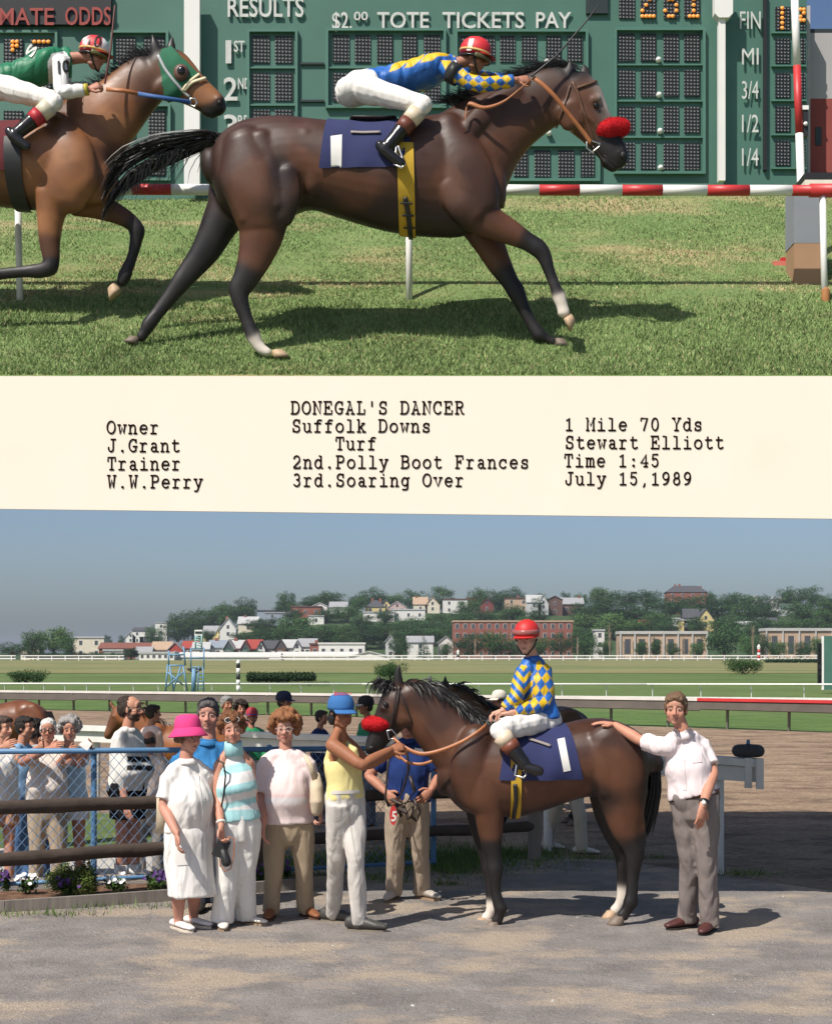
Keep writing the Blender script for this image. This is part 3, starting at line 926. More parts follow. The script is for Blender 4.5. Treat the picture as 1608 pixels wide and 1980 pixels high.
# white posts in front of the board
def white_post(px0, px1, ytop, ybot, label, cap=None):
    b = TP((px0 + px1) / 2, ybot, .14)
    t = thing('white_board_post', label, 'post', b)
    mb = MB(); q = [TP(px0, ytop, .10), TP(px1, ytop, .10), TP(px1, ybot, .10), TP(px0, ybot, .10)]; mb.prism(q, (0, -.08, 0)); part('shaft', mb, M_white, t, smooth=False)
    if cap:
        mb = MB(); c = cap; q = [TP(c[0], c[2], .09), TP(c[1], c[2], .09), TP(c[1], c[3] - 8, .09), TP(c[1] - 8, c[3], .09), TP(c[0] + 8, c[3], .09), TP(c[0], c[3] - 8, .09)]
        mb.prism(q, (0, -.12, 0)); part('cap', mb, M_white, t, smooth=False)
white_post(358, 388, -14, 372, 'broad white post on the tote board beside the place numbers')
white_post(1386, 1399, 38, 353, 'slim white post with a broad head between the time cells and fractions', (1377, 1412, -14, 42))
# striped running rail with white posts
RLD = bank_D(580)
t = thing('running_rail', 'red and white striped turf rail on white posts behind the race', 'rail', bank_p(804, 580))
cuts = [(-110, 'w'), (92, 'r'), (174, 'w'), (256, 'r'), (332, 'w'), (420, 'r'), (500, 'w'), (578, 'r'), (656, 'w'), (733, 'r'), (810, 'w'), (888, 'r'), (956, 'w'), (1042, 'r'), (1120, 'w'), (1202, 'r'),
        (1280, 'w'), (1366, 'r'), (1448, 'w'), (1530, 'r'), (1640, 'w'), (1750, 'e')]
for (a, k), (b, _) in zip(cuts, cuts[1:]):
    ya, yb2 = 366 + (a - 230) * .0015, 366 + (b - 230) * .0015
    mb = MB(); mb.tube([P(a, ya, RLD), P(b, yb2, RLD)], .0445, 14, caps=False); part('rail_segment', mb, M_red if k == 'r' else M_white, t)
mb = MB(); mb.tube([P(1565, 368, RLD), P(1700, 368, RLD)], .056, 14, caps=False); part('rail_collar', mb, M_red, t)
for px, px2, y0 in ((34, 39, 372), (790, 791, 372), (1590, 1594, 376)):
    mb = MB(); a = bank_p(px2, 579); mb.tube([a + V(0, 0, -.1), P(px, y0, RLD)], .027, 10, caps=False); part('rail_post', mb, M_white, t)
mb = MB(); a = bank_p(1595, 579); mb.tube([a + V(0, -.01, -.08), a + V(0, -.01, .07)], .036, 10); part('post_foot', mb, mat('orange_stain', (.35, .15, .05), .8), t)
# timing stand and finish pole at the right
TD2 = bank_D(549)
t = thing('timing_stand', 'tall grey and tan boxed stand behind the rail at the finish', 'stand', bank_p(1563, 549))
for name, y0, y1, x0, x1, m, dd in (('tan_base', 470, 556, 1535, 1592, mat('tan_board', (.36, .21, .12), .8, .1, 4, bump=.05), 0), ('grey_body', 362, 469.5, 1534, 1593, mat('blue_grey_board', (.22, .235, .26), .8, .06, 4), .0),
                                    ('cream_ledge', 347, 361.5, 1556, 1640, mat('cream_ledge_paint', (.72, .66, .55), .6), -.03), ('dark_ledge', 333, 346.5, 1556, 1640, M_black, -.02)):
    mb = MB(); q = [P(x0, y0, TD2 + dd), P(x1, y0, TD2 + dd), P(x1, y1, TD2 + dd), P(x0, y1, TD2 + dd)]; mb.prism(q, (0, .3, 0)); part(name, mb, m, t, smooth=False)
PD = TD2 + .42
t = thing('finish_pole', 'slanting white finish pole with one red band before the tote board', 'pole', P(1549, 520, PD))
ys = [-14, 127, 258, 575]
for i, m in enumerate((M_white, M_red, M_white)):
    x = lambda y: 1536.5 + (y - 13) * .0335
    mb = MB(); mb.tube([P(x(ys[i]), ys[i], PD), P(x(ys[i + 1]), ys[i + 1], PD)], .0335, 14, caps=False); part('pole_band', mb, m, t)
mb = MB(); q = [P(1552, 205, PD), P(1562, 205, PD), P(1562, 262, PD), P(1552, 262, PD)]; mb.prism(q, (0, .06, 0)); lb = part('lamp_box', mb, M_black, t, smooth=False)
mb = MB(); mb.ball(P(1557, 239, PD - .012), .02, n=10, m=6); part('lamp_lens', mb, M_white, lb)
mb = MB(); q = [P(1550, 203, PD - .01), P(1563, 203, PD - .01), P(1563, 211, PD - .01), P(1550, 211, PD - .01)]; mb.prism(q, (0, .05, 0)); part('bracket', mb, M_white, lb, smooth=False)
# a building past the end of the tote board
FB = 16.35
t = thing('trackside_building', 'grey and red walled building past the end of the tote board', 'building', P(1585, 345, FB))
for name, y0, y1, m in (('grey_wall', 63, 190, mat('grey_wall_paint', (.38, .36, .36), .8, .1, 1)), ('red_wall', 190, 378, mat('red_wall_paint', (.26, .055, .045), .8, .15, 2)), ('roof_edge', 55, 63, M_dark)):
    mb = MB(); q = [P(1561, y0, FB), P(1660, y0, FB), P(1660, y1, FB), P(1561, y1, FB)]; mb.prism(q, (0, .2, 0)); w_ = part(name, mb, m, t, smooth=False)
mb = MB(); q = [P(1576, 245, FB - .01), P(1588, 245, FB - .01), P(1588, 280, FB - .01), P(1576, 280, FB - .01)]; mb.prism(q, (0, .03, 0)); part('window', mb, M_dark, t, smooth=False)
mb = MB(); q = [P(1560.5, 10, FB - .08), P(1566, 10, FB - .08), P(1566, 345, FB - .08), P(1560.5, 345, FB - .08)]; mb.prism(q, (0, .05, 0)); part('corner_post', mb, mat('dull_grey_trim', (.45, .42, .40), .7), t, smooth=False)
# small red marker left in the grass
c = bank_p(1513, 512)
t = thing('grass_marker', 'small red marker lying in the grass behind the rail', 'marker', c)
mb = MB(); mb.box((c.x - .09, c.y - .04, c.z - .03), (c.x + .09, c.y + .04, c.z + .025)); part('tray', mb, mat('pale_red_plastic', (.6, .16, .12), .5), t, smooth=False)
mb = MB(); mb.box((c.x - .02, c.y - .03, c.z + .025), (c.x + .04, c.y + .03, c.z + .06)); part('handle', mb, M_red, t, smooth=False)
bake()
# ------------------------------------------------------------------ horses
M_coat = mat('horse_coat', rough=.42, attr=True, var=.22, vscale=7, bump=.10, bscale=40, spec=.40)
def coat_gloss(m):
    N, L = m.node_tree.nodes, m.node_tree.links
    tc = N.new('ShaderNodeTexCoord'); nz = N.new('ShaderNodeTexNoise'); nz.inputs['Scale'].default_value = 5.0; nz.inputs['Detail'].default_value = 6
    L.new(tc.outputs['Object'], nz.inputs['Vector'])
    mr = N.new('ShaderNodeMapRange'); mr.inputs[1].default_value = .35; mr.inputs[2].default_value = .65; mr.inputs[3].default_value = .38; mr.inputs[4].default_value = .60
    L.new(nz.outputs[0], mr.inputs[0]); L.new(mr.outputs[0], N['Principled BSDF'].inputs['Roughness'])
coat_gloss(M_coat)
M_hair = mat('horse_hair', (.012, .010, .010), .45, .3, 30)
M_hairb = mat('horse_hair_brown', (.06, .03, .018), .5, .3, 30)
M_hoof = mat('hoof_horn', (.16, .12, .09), .6, .25, 20)
M_hoofp = mat('pale_hoof_horn', (.42, .29, .18), .6, .2, 20)
M_eye = mat('dark_eye', (.008, .006, .005), .08, 0)
M_leather = mat('brown_leather', (.10, .045, .022), .5, .15, 20)
M_dleather = mat('dark_leather', (.030, .018, .014), .45, .15, 20)
M_tan = mat('orange_leather', (.36, .13, .045), .5, .15, 20)
M_metal = mat('bit_metal', (.6, .58, .55), .3, metal=1.0)
M_fleece = mat('red_fleece', (.50, .020, .026), 1.0, .25, 60, bump=.4, bscale=120, spec=.05)
M_navy = mat('navy_cloth', (.018, .024, .088), .9, .12, 9, bump=.12, bscale=14)
M_cwhite = mat('white_cloth', (.72, .70, .66), .9, .05, 9, bump=.12, bscale=14)
M_yellow = mat('yellow_webbing', (.50, .31, .02), .8, .1, 9)
BLK, BAY, RED, DRK, WHT, TAN = (.011, .009, .009), (.050, .0205, .0125), (.098, .039, .019), (.022, .011, .008), (.62, .55, .47), (.42, .30, .20)

class HMap:
    """places horse outlines given in photograph pixels; a template horse can be moved, scaled and mirrored"""
    def __init__(self, D, ox=0, oy=0, k=1.0, mir=1, rx=0, ry=0, dep=1.0):
        self.D, self.ox, self.oy, self.k, self.mir, self.rx, self.ry = D, ox, oy, k, mir, rx, ry
        self.s = D / FPX * k
        self.dep = dep
    def __call__(self, px, py, dd=0.0):
        if self.k != 1.0 or self.mir != 1 or self.rx:
            px = self.ox + (px - self.rx) * self.k * self.mir
            py = self.oy + (py - self.ry) * self.k
        return P(px, py, self.D + dd * self.dep)

def htube(mb, m, pts, n=16):
    """limb traced in the picture plane: (px, py, half width in px, depth offset, half depth in m)"""
    mb.sm = 3
    cs = [m(p[0], p[1], p[3]) for p in pts]
    As, Bs = [], []
    for i, p in enumerate(pts):
        a, b = pts[max(i - 1, 0)], pts[min(i + 1, len(pts) - 1)]
        t = Vector((m.mir * (b[0] - a[0]), 0, -(b[1] - a[1]))).normalized()
        As.append(Vector((-t.z, 0, t.x)) * p[2] * m.s)
        Bs.append(Vector((0, p[4] * m.dep, 0)))
    mb.loft(cs, As, Bs, n)

def hbody(mb, m, secs):
    mb.sm = 3
    cs = [m(s[0], (s[1] + s[2]) / 2, s[4] if len(s) > 4 else 0) for s in secs]
    mb.loft(cs, [Vector((0, 0, (s[2] - s[1]) / 2 * m.s)) for s in secs], [Vector((0, s[3] * m.dep, 0)) for s in secs], 20)

def strands(mb, roots, dirs, length, width, rs, droop=.6, n=6, jitter=.13, wave=.02):
    """locks of hair: tapered strips that leave the root along dir and droop"""
    for r0, d in zip(roots, dirs):
        d = (Vector(d) + Vector(rs.normal(0, jitter, 3))).normalized()
        L = length * rs.uniform(.65, 1.2)
        p = Vector(r0); pts = [p.copy()]
        for i in range(n):
            d = (d + Vector((0, 0, -droop / n)) + Vector(rs.normal(0, .06, 3))).normalized()
            p = p + d * (L / n); pts.append(p.copy())
        s = Vector(rs.normal(0, 1, 3)); s.y *= .3
        w = [width * (1 - (i / n) ** 1.5) * rs.uniform(.8, 1.1) + width * .06 for i in range(n + 1)]
        mb.ribbon(pts, w, s)

def hoof(m, parent, px, py, hw, dd, mt, toe=-1, h=1.5, ang=0):
    c = m(px, py, dd); s = m.s * hw
    mb = MB()
    t = m.mir * toe
    q = [(c + V(t * s * .15, 0, s * .55 * h), s * .68, s * .66), (c + V(t * s * .45, 0, 0), s * .95, s * .85), (c + V(t * s * .62, 0, -s * .42), s * 1.08, s * .95)]
    Rm = Matrix.Rotation(R(ang), 3, 'Y')
    q = [(c + Rm @ (a - c), x, y) for a, x, y in q]
    mb.loft([a for a, _, _ in q], [Rm @ V(x, 0, 0) for _, x, _ in q], [V(0, y, 0) for _, _, y in q], 12, False)
    return part('hoof', mb, mt, parent)

def ray_px(bvh, px, py, D=11.0):
    o = Vector((0, 0, CAMH)); d = (P(px, py, D) - o).normalized()
    hit, nrm, _, _ = bvh.ray_cast(o, d, 60)
    if hit is None: return None, None
    if nrm.dot(d) > 0: nrm = -nrm
    return hit, nrm

def strap(name, bvh, m, poly, w, mt, parent, off=.006, step=5, thick=.004, fb=-.08):
    """leather strip laid over a surface along a pixel path"""
    pts = []
    for (x0, y0), (x1, y1) in zip(poly, poly[1:]):
        k = max(1, int(math.hypot(x1 - x0, y1 - y0) / step))
        pts += [(x0 + (x1 - x0) * i / k, y0 + (y1 - y0) * i / k) for i in range(k)]
    pts.append(poly[-1])
    ps, ns = [], []
    for x, y in pts:
        h, nn = ray_px(bvh, x, y, m.D) if bvh else (None, None)
        if h is None:
            h = P(x, y, (ps[-1].y if ps else m.D + fb)); nn = V(0, -1, 0)
        ps.append(h + nn * off); ns.append(nn)
    for _ in range(2):
        ps = [ps[0]] + [(ps[i - 1] + ps[i] * 2 + ps[i + 1]) / 4 for i in range(1, len(ps) - 1)] + [ps[-1]]
    side = []
    for i in range(len(ps)):
        t = (ps[min(i + 1, len(ps) - 1)] - ps[max(i - 1, 0)]).normalized()
        s_ = t.cross(ns[i]); side.append(s_ if s_.length > .05 else V(0, 0, 1))
    mb = MB(); mb.ribbon(ps, w, side, thick, ns)
    return part(name, mb, mt, parent)

def drape_quad(name, bvh, corners, mt, parent, off=.006, nu=16, nv=22, thick=.004, D=11.0):
    """cloth panel whose four pixel corners are laid on a surface"""
    (ax, ay), (bx, by), (cx, cy), (dx, dy) = corners      # top-left, top-right, bottom-right, bottom-left
    vs = []
    for j in range(nv + 1):
        v = j / nv
        for i in range(nu + 1):
            u = i / nu
            x = (ax * (1 - u) + bx * u) * (1 - v) + (dx * (1 - u) + cx * u) * v
            y = (ay * (1 - u) + by * u) * (1 - v) + (dy * (1 - u) + cy * u) * v
            h, nn = ray_px(bvh, x, y, D)
            if h is None:
                h, nn = (vs[-1] if vs else P(x, y, D)), V(0, 0, 0)
                h = P(x, y, h.y)
            vs.append(h + nn * off)
    mb = MB(); mb.add(vs, [(j * (nu + 1) + i, j * (nu + 1) + i + 1, (j + 1) * (nu + 1) + i + 1, (j + 1) * (nu + 1) + i) for j in range(nv) for i in range(nu)])
    return part(name, mb, mt, parent)

def wrap(bvh, xs_top, xs_bot, Dc, zc, a0, a1, off, na=40, nu=20, wob=0.0, far=1.3):
    """cloth wrapped round a body: x runs xs_top..xs_bot as the angle goes from the back (0) to a1 on the near side and a0 on the far"""
    vs = []
    for j in range(na + 1):
        a = R(a0 + (a1 - a0) * j / na)
        f = abs(a) / R(max(abs(a0), abs(a1)))
        for i in range(nu + 1):
            u = i / nu
            x = (xs_top[0] * (1 - u) + xs_top[1] * u) * (1 - f) + (xs_bot[0] * (1 - u) + xs_bot[1] * u) * f
            d = V(0, -math.sin(a), math.cos(a))
            c = V(x, Dc, zc)
            h, nn, _, _ = bvh.ray_cast(c + d * far, -d, far)
            if h is None: h = c + d * .3
            vs.append(h + d * (off + wob * math.sin(x * 23 + a * 3) * f))
    mb = MB(); mb.add(vs, [(j * (nu + 1) + i, j * (nu + 1) + i + 1, (j + 1) * (nu + 1) + i + 1, (j + 1) * (nu + 1) + i) for j in range(na) for i in range(nu)])
    return mb

# ---- template: the standing bay of the lower picture (faces left)
ST_BODY = [(866, 1455, 1540, .12), (880, 1425, 1556, .18), (900, 1408, 1571, .23), (930, 1398, 1577, .27), (970, 1401, 1580, .295), (1010, 1406, 1578, .315), (1050, 1405, 1568, .315), (1090, 1399, 1554, .30),
           (1130, 1390, 1542, .29), (1170, 1389, 1540, .29), (1210, 1401, 1532, .265), (1240, 1420, 1512, .21), (1262, 1447, 1497, .12)]
def standing(mb, m):
    hbody(mb, m, ST_BODY)
    htube(mb, m, [(925, 1475, 70, 0, .20), (888, 1443, 62, 0, .155), (849, 1400, 57, 0, .125), (815, 1366, 50, 0, .11), (786, 1346, 40, 0, .10)], 18)
    htube(mb, m, [(790, 1348, 34, 0, .10), (772, 1365, 41, 0, .105), (756, 1388, 34, 0, .092), (742, 1410, 27, 0, .075), (731, 1428, 22, 0, .064), (723, 1442, 19, 0, .062), (717, 1450, 14, 0, .05)], 16)
    htube(mb, m, [(779, 1385, 24, -.05, .055), (768, 1395, 17, -.045, .045)])                    # cheek
    htube(mb, m, [(788, 1366, 20, .05, .05), (776, 1392, 18, .05, .05)])
    htube(mb, m, [(770, 1332, 10, -.045, .035), (769, 1312, 9.5, -.052, .026), (770, 1294, 6, -.055, .016), (771, 1284, 2, -.055, .008)])   # ears
    htube(mb, m, [(742, 1335, 9, .055, .033), (734, 1318, 8, .06, .024), (730, 1306, 3, .06, .010)])
    htube(mb, m, [(745, 1370, 7, -.085, .02), (738, 1368, 6, -.08, .02)])                          # brow over the eye
    htube(mb, m, [(716, 1450, 8, -.03, .03), (712, 1444, 7, -.03, .026)])                           # nostril wings
    htube(mb, m, [(733, 1452, 10, 0, .04), (724, 1456, 8, 0, .035)])                                # lower lip
    # shoulders and quarters
    htube(mb, m, [(925, 1420, 30, -.16, .09), (910, 1480, 40, -.19, .10), (915, 1535, 36, -.17, .09), (945, 1560, 26, -.15, .09)])
    htube(mb, m, [(925, 1420, 30, .16, .09), (910, 1480, 40, .19, .10), (915, 1535, 34, .17, .09)])
    htube(mb, m, [(1165, 1425, 45, -.17, .12), (1195, 1470, 58, -.185, .12), (1200, 1520, 52, -.17, .12), (1205, 1560, 40, -.155, .10)])
    htube(mb, m, [(1165, 1425, 45, .17, .12), (1185, 1480, 52, .18, .12), (1190, 1530, 44, .165, .11)])
    htube(mb, m, [(885, 1520, 22, -.06, .09), (880, 1480, 18, -.05, .09)])
    for pts in ([(930, 1412, 8, -.225, .03), (912, 1460, 11, -.278, .03), (900, 1510, 11, -.278, .03)], [(930, 1500, 18, -.262, .045), (938, 1540, 22, -.258, .045), (948, 1568, 16, -.235, .04)], [(880, 1480, 10, -.135, .03), (876, 1515, 12, -.13, .03), (890, 1548, 10, -.15, .03)],
                [(1195, 1415, 14, -.262, .04), (1218, 1460, 18, -.285, .04), (1226, 1515, 14, -.262, .04)], [(1160, 1440, 12, -.288, .035), (1170, 1490, 15, -.295, .035), (1176, 1535, 12, -.268, .035)],
                [(1228, 1545, 8, -.225, .025), (1238, 1600, 7, -.195, .022), (1242, 1636, 5, -.178, .02)], [(940, 1585, 7, -.222, .02), (944, 1630, 6, -.198, .018), (950, 1664, 5, -.182, .015)], [(862, 1452, 7, -.155, .02), (832, 1410, 7, -.135, .02), (806, 1376, 6, -.12, .02)],
                [(762, 1378, 4, -.108, .012), (750, 1398, 4, -.092, .012), (740, 1414, 3, -.078, .010)]):
        htube(mb, m, [(a, b, c * 1.5, d + .040, e * 1.25) for a, b, c, d, e in pts])
    # near fore, far fore, near hind, far hind
    htube(mb, m, [(945, 1545, 34, -.15, .105), (946, 1580, 28, -.15, .085), (949, 1622, 22, -.145, .062), (954, 1660, 16, -.14, .046), (956, 1680, 17, -.14, .050), (957, 1697, 14, -.14, .042), (958, 1722, 11, -.14, .030),
                  (963, 1745, 12, -.14, .035), (968, 1757, 14, -.14, .042), (965, 1770, 10.5, -.14, .033), (960, 1782, 12, -.14, .036)])
    htube(mb, m, [(925, 1550, 30, .13, .10), (930, 1590, 25, .13, .08), (937, 1630, 20, .13, .058), (943, 1665, 15, .125, .045), (945, 1680, 15.5, .125, .048), (947, 1705, 11, .12, .032), (949, 1740, 10.5, .12, .032),
                  (951, 1756, 12.5, .12, .038), (946, 1767, 9.5, .12, .03), (939, 1776, 11, .12, .034)])
    htube(mb, m, [(1205, 1530, 48, -.16, .12), (1206, 1570, 40, -.155, .10), (1211, 1605, 30, -.15, .075), (1221, 1632, 22, -.15, .055), (1227, 1650, 20, -.15, .05), (1226, 1668, 16, -.15, .044), (1223, 1695, 12.5, -.15, .034),
                  (1221, 1728, 12.5, -.15, .035), (1219, 1745, 15, -.15, .043), (1211, 1760, 11, -.15, .034), (1203, 1772, 13, -.15, .037)])
    htube(mb, m, [(1180, 1530, 44, .15, .12), (1182, 1575, 34, .15, .095), (1190, 1612, 25, .145, .066), (1200, 1642, 18, .14, .050), (1203, 1660, 15, .14, .044), (1203, 1695, 11.5, .14, .033), (1203, 1725, 11.5, .14, .034),
                  (1203, 1738, 13, .14, .04), (1196, 1751, 10, .14, .032), (1188, 1762, 12, .14, .035)])
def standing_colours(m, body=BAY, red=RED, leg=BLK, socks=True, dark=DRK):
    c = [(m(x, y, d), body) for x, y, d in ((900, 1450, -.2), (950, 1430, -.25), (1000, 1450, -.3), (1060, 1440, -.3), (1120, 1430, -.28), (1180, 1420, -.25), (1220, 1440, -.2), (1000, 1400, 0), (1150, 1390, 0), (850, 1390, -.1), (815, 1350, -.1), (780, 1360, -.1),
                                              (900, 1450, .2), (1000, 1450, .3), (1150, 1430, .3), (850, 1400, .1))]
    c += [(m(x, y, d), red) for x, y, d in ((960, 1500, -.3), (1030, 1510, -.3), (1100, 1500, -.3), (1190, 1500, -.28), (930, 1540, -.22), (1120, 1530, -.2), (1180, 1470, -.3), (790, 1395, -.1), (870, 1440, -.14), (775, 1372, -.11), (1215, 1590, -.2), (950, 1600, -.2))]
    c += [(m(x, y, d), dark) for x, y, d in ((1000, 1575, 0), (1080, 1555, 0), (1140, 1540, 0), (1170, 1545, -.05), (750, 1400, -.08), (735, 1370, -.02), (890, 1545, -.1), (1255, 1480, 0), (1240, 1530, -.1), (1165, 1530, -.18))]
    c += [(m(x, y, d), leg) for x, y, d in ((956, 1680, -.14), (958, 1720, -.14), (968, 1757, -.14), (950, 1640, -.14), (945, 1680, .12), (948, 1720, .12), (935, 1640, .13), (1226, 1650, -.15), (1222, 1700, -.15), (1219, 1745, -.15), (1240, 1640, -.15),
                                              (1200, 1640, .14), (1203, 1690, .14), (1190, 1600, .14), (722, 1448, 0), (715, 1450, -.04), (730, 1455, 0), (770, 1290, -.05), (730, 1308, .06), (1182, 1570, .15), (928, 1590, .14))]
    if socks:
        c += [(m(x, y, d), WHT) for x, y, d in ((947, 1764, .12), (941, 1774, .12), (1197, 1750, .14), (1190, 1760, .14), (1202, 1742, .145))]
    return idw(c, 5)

# ================= the race leader (upper picture)
UD = 11.6
um = HMap(UD)
lead = thing('racehorse', 'dark bay racehorse in full gallop leading on the turf, navy cloth number one', 'horse', bank_p(640, 690))
mb = MB()
hbody(mb, um, [(413, 285, 365, .13), (430, 258, 405, .21), (465, 236, 432, .27), (510, 227, 436, .30), (555, 226, 420, .305), (600, 231, 404, .295), (650, 236, 418, .30), (700, 239, 433, .315), (750, 238, 446, .325), (800, 230, 454, .315),
              (850, 222, 458, .285), (895, 226, 456, .25), (930, 246, 436, .21), (955, 285, 412, .16), (967, 335, 400, .10)])
htube(mb, um, [(905, 300, 100, 0, .20), (945, 258, 82, 0, .155), (985, 230, 68, 0, .125), (1025, 205, 61, 0, .11), (1062, 186, 57, 0, .105), (1095, 175, 50, 0, .10)], 18)
htube(mb, um, [(1098, 172, 50, 0, .10), (1117, 198, 53, 0, .105), (1134, 224, 46, 0, .092), (1150, 246, 38, 0, .078), (1166, 268, 32, 0, .066), (1182, 290, 29, 0, .064), (1193, 305, 25, 0, .058), (1200, 314, 18, 0, .046)], 16)
htube(mb, um, [(1098, 205, 34, -.06, .055), (1112, 240, 26, -.055, .045)])
htube(mb, um, [(1098, 205, 34, .06, .055), (1112, 240, 26, .055, .045)])
htube(mb, um, [(1104, 160, 14, -.05, .035), (1102, 140, 13, -.055, .028), (1102, 124, 7, -.055, .016), (1102, 114, 2, -.055, .008)])
htube(mb, um, [(1128, 150, 12, .05, .035), (1130, 134, 10, .06, .022), (1128, 124, 3, .06, .008)])
htube(mb, um, [(1146, 192, 8, -.088, .022), (1158, 190, 8, -.08, .022)])
htube(mb, um, [(1196, 296, 9, -.045, .022), (1206, 292, 9, -.04, .02)])
htube(mb, um, [(1170, 312, 12, 0, .045), (1186, 324, 10, 0, .04)])
htube(mb, um, [(860, 240, 30, -.13, .10), (885, 300, 50, -.19, .10), (905, 360, 56, -.20, .10), (920, 410, 46, -.18, .10)])
htube(mb, um, [(930, 300, 26, -.10, .08), (948, 350, 30, -.09, .08), (955, 390, 24, -.08, .07)])
htube(mb, um, [(885, 300, 50, .19, .10), (910, 400, 50, .17, .10)])
htube(mb, um, [(470, 270, 40, -.18, .12), (490, 330, 66, -.215, .12), (505, 390, 62, -.21, .12), (508, 440, 48, -.18, .10)])
htube(mb, um, [(540, 300, 26, -.2, .10), (548, 360, 30, -.2, .10), (542, 410, 30, -.185, .09)])
htube(mb, um, [(590, 262, 20, -.17, .10), (600, 320, 26, -.19, .09), (606, 365, 20, -.17, .08)])
htube(mb, um, [(470, 300, 60, .19, .12), (445, 390, 46, .17, .12)])
# relief of muscle and bone on the near side
for pts in ([(864, 238, 9, -.235, .03), (884, 300, 11, -.292, .03), (902, 365, 12, -.30, .03)], [(872, 350, 22, -.265, .05), (900, 392, 26, -.272, .05), (925, 418, 20, -.25, .05)], [(944, 322, 12, -.175, .03), (956, 360, 14, -.155, .03), (960, 398, 10, -.13, .03)],
            [(930, 415, 9, -.225, .03), (975, 440, 9, -.212, .025), (1015, 460, 7, -.195, .02)], [(525, 425, 10, -.255, .03), (502, 480, 9, -.225, .025), (476, 545, 6, -.205, .02)], [(448, 300, 12, -.262, .03), (462, 360, 14, -.31, .03), (476, 425, 10, -.285, .03)],
            [(500, 262, 14, -.285, .04), (520, 330, 18, -.315, .04), (534, 400, 14, -.30, .04)], [(556, 330, 13, -.315, .04), (560, 380, 15, -.305, .04), (548, 425, 12, -.27, .04)],
            [(960, 262, 8, -.150, .02), (1010, 232, 8, -.128, .02), (1060, 205, 8, -.11, .02)], [(905, 250, 14, -.22, .04), (955, 205, 16, -.145, .04), (1005, 178, 14, -.115, .03)]):
    htube(mb, um, [(a, b, c * 1.5, d + .040, e * 1.25) for a, b, c, d, e in pts])
htube(mb, um, [(1128, 214, 5, -.098, .014), (1146, 232, 5, -.09, .014), (1160, 252, 4, -.078, .012)])
# near hind, far hind, near fore (raised), far fore
htube(mb, um, [(508, 420, 50, -.17, .11), (504, 460, 42, -.165, .09), (492, 500, 33, -.16, .07), (474, 540, 25, -.155, .055), (463, 560, 22, -.15, .050), (464, 580, 17, -.15, .045), (472, 605, 14, -.15, .036), (482, 632, 13.5, -.15, .036),
              (490, 650, 15.5, -.15, .043), (497, 664, 12, -.15, .036), (507, 676, 11, -.15, .036), (519, 682, 9, -.15, .04)])
htube(mb, um, [(445, 400, 46, .12, .12), (425, 432, 37, .12, .10), (397, 485, 29, .12, .072), (366, 525, 23, .12, .052), (350, 545, 20, .12, .048), (330, 572, 16, .12, .04), (306, 603, 14, .12, .036), (287, 628, 14.5, .12, .042), (279, 643, 11, .12, .035), (272, 653, 11, .12, .036)])
htube(mb, um, [(915, 405, 42, -.16, .10), (945, 428, 32, -.16, .08), (985, 448, 25, -.155, .062), (1018, 466, 18.5, -.15, .048), (1040, 480, 18, -.15, .050), (1052, 496, 15, -.15, .042), (1062, 525, 11.5, -.15, .032), (1074, 556, 11.5, -.15, .034),
              (1080, 572, 14, -.15, .042), (1086, 590, 11.5, -.15, .034), (1090, 606, 13, -.15, .037)])
htube(mb, um, [(925, 430, 40, .12, .10), (945, 470, 31, .12, .08), (966, 512, 24, .12, .062), (986, 545, 18, .12, .048), (997, 563, 18.5, .12, .05), (1006, 582, 15, .12, .042), (1020, 612, 12, .12, .033), (1034, 636, 13, .12, .037), (1043, 648, 14.5, .12, .042), (1057, 656, 10, .12, .033), (1070, 661, 10, .12, .036)])
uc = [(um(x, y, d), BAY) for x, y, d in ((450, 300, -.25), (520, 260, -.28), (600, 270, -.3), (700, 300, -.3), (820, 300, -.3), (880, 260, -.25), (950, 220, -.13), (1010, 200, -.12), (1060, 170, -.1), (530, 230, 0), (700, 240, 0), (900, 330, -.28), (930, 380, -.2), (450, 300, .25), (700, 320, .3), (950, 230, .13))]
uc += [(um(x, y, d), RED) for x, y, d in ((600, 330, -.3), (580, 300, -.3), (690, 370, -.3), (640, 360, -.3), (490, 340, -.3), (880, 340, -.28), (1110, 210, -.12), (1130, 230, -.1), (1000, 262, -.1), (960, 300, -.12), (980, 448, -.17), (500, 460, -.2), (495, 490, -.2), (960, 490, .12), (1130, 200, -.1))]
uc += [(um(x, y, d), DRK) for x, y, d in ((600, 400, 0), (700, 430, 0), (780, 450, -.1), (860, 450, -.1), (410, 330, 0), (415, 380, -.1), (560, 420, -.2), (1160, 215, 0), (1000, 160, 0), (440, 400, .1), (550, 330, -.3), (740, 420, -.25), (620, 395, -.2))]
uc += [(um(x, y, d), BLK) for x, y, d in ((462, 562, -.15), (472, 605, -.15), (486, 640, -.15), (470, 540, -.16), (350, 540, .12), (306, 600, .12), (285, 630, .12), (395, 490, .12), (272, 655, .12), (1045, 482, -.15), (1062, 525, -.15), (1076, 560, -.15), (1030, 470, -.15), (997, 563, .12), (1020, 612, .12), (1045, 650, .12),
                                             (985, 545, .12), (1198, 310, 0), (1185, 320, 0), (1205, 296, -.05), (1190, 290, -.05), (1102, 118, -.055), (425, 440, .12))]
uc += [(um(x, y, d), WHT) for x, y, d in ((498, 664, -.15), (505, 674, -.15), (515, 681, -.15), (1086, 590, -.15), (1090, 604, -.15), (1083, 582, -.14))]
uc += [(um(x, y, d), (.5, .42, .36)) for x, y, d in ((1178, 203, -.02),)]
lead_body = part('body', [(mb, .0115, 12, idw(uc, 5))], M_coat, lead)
hoof(um, lead, 1097, 618, 14, -.15, M_hoofp, 1, 1.4, 62)
hoof(um, lead, 1078, 664, 14, .12, M_hoof, 1, 1.2, 0)
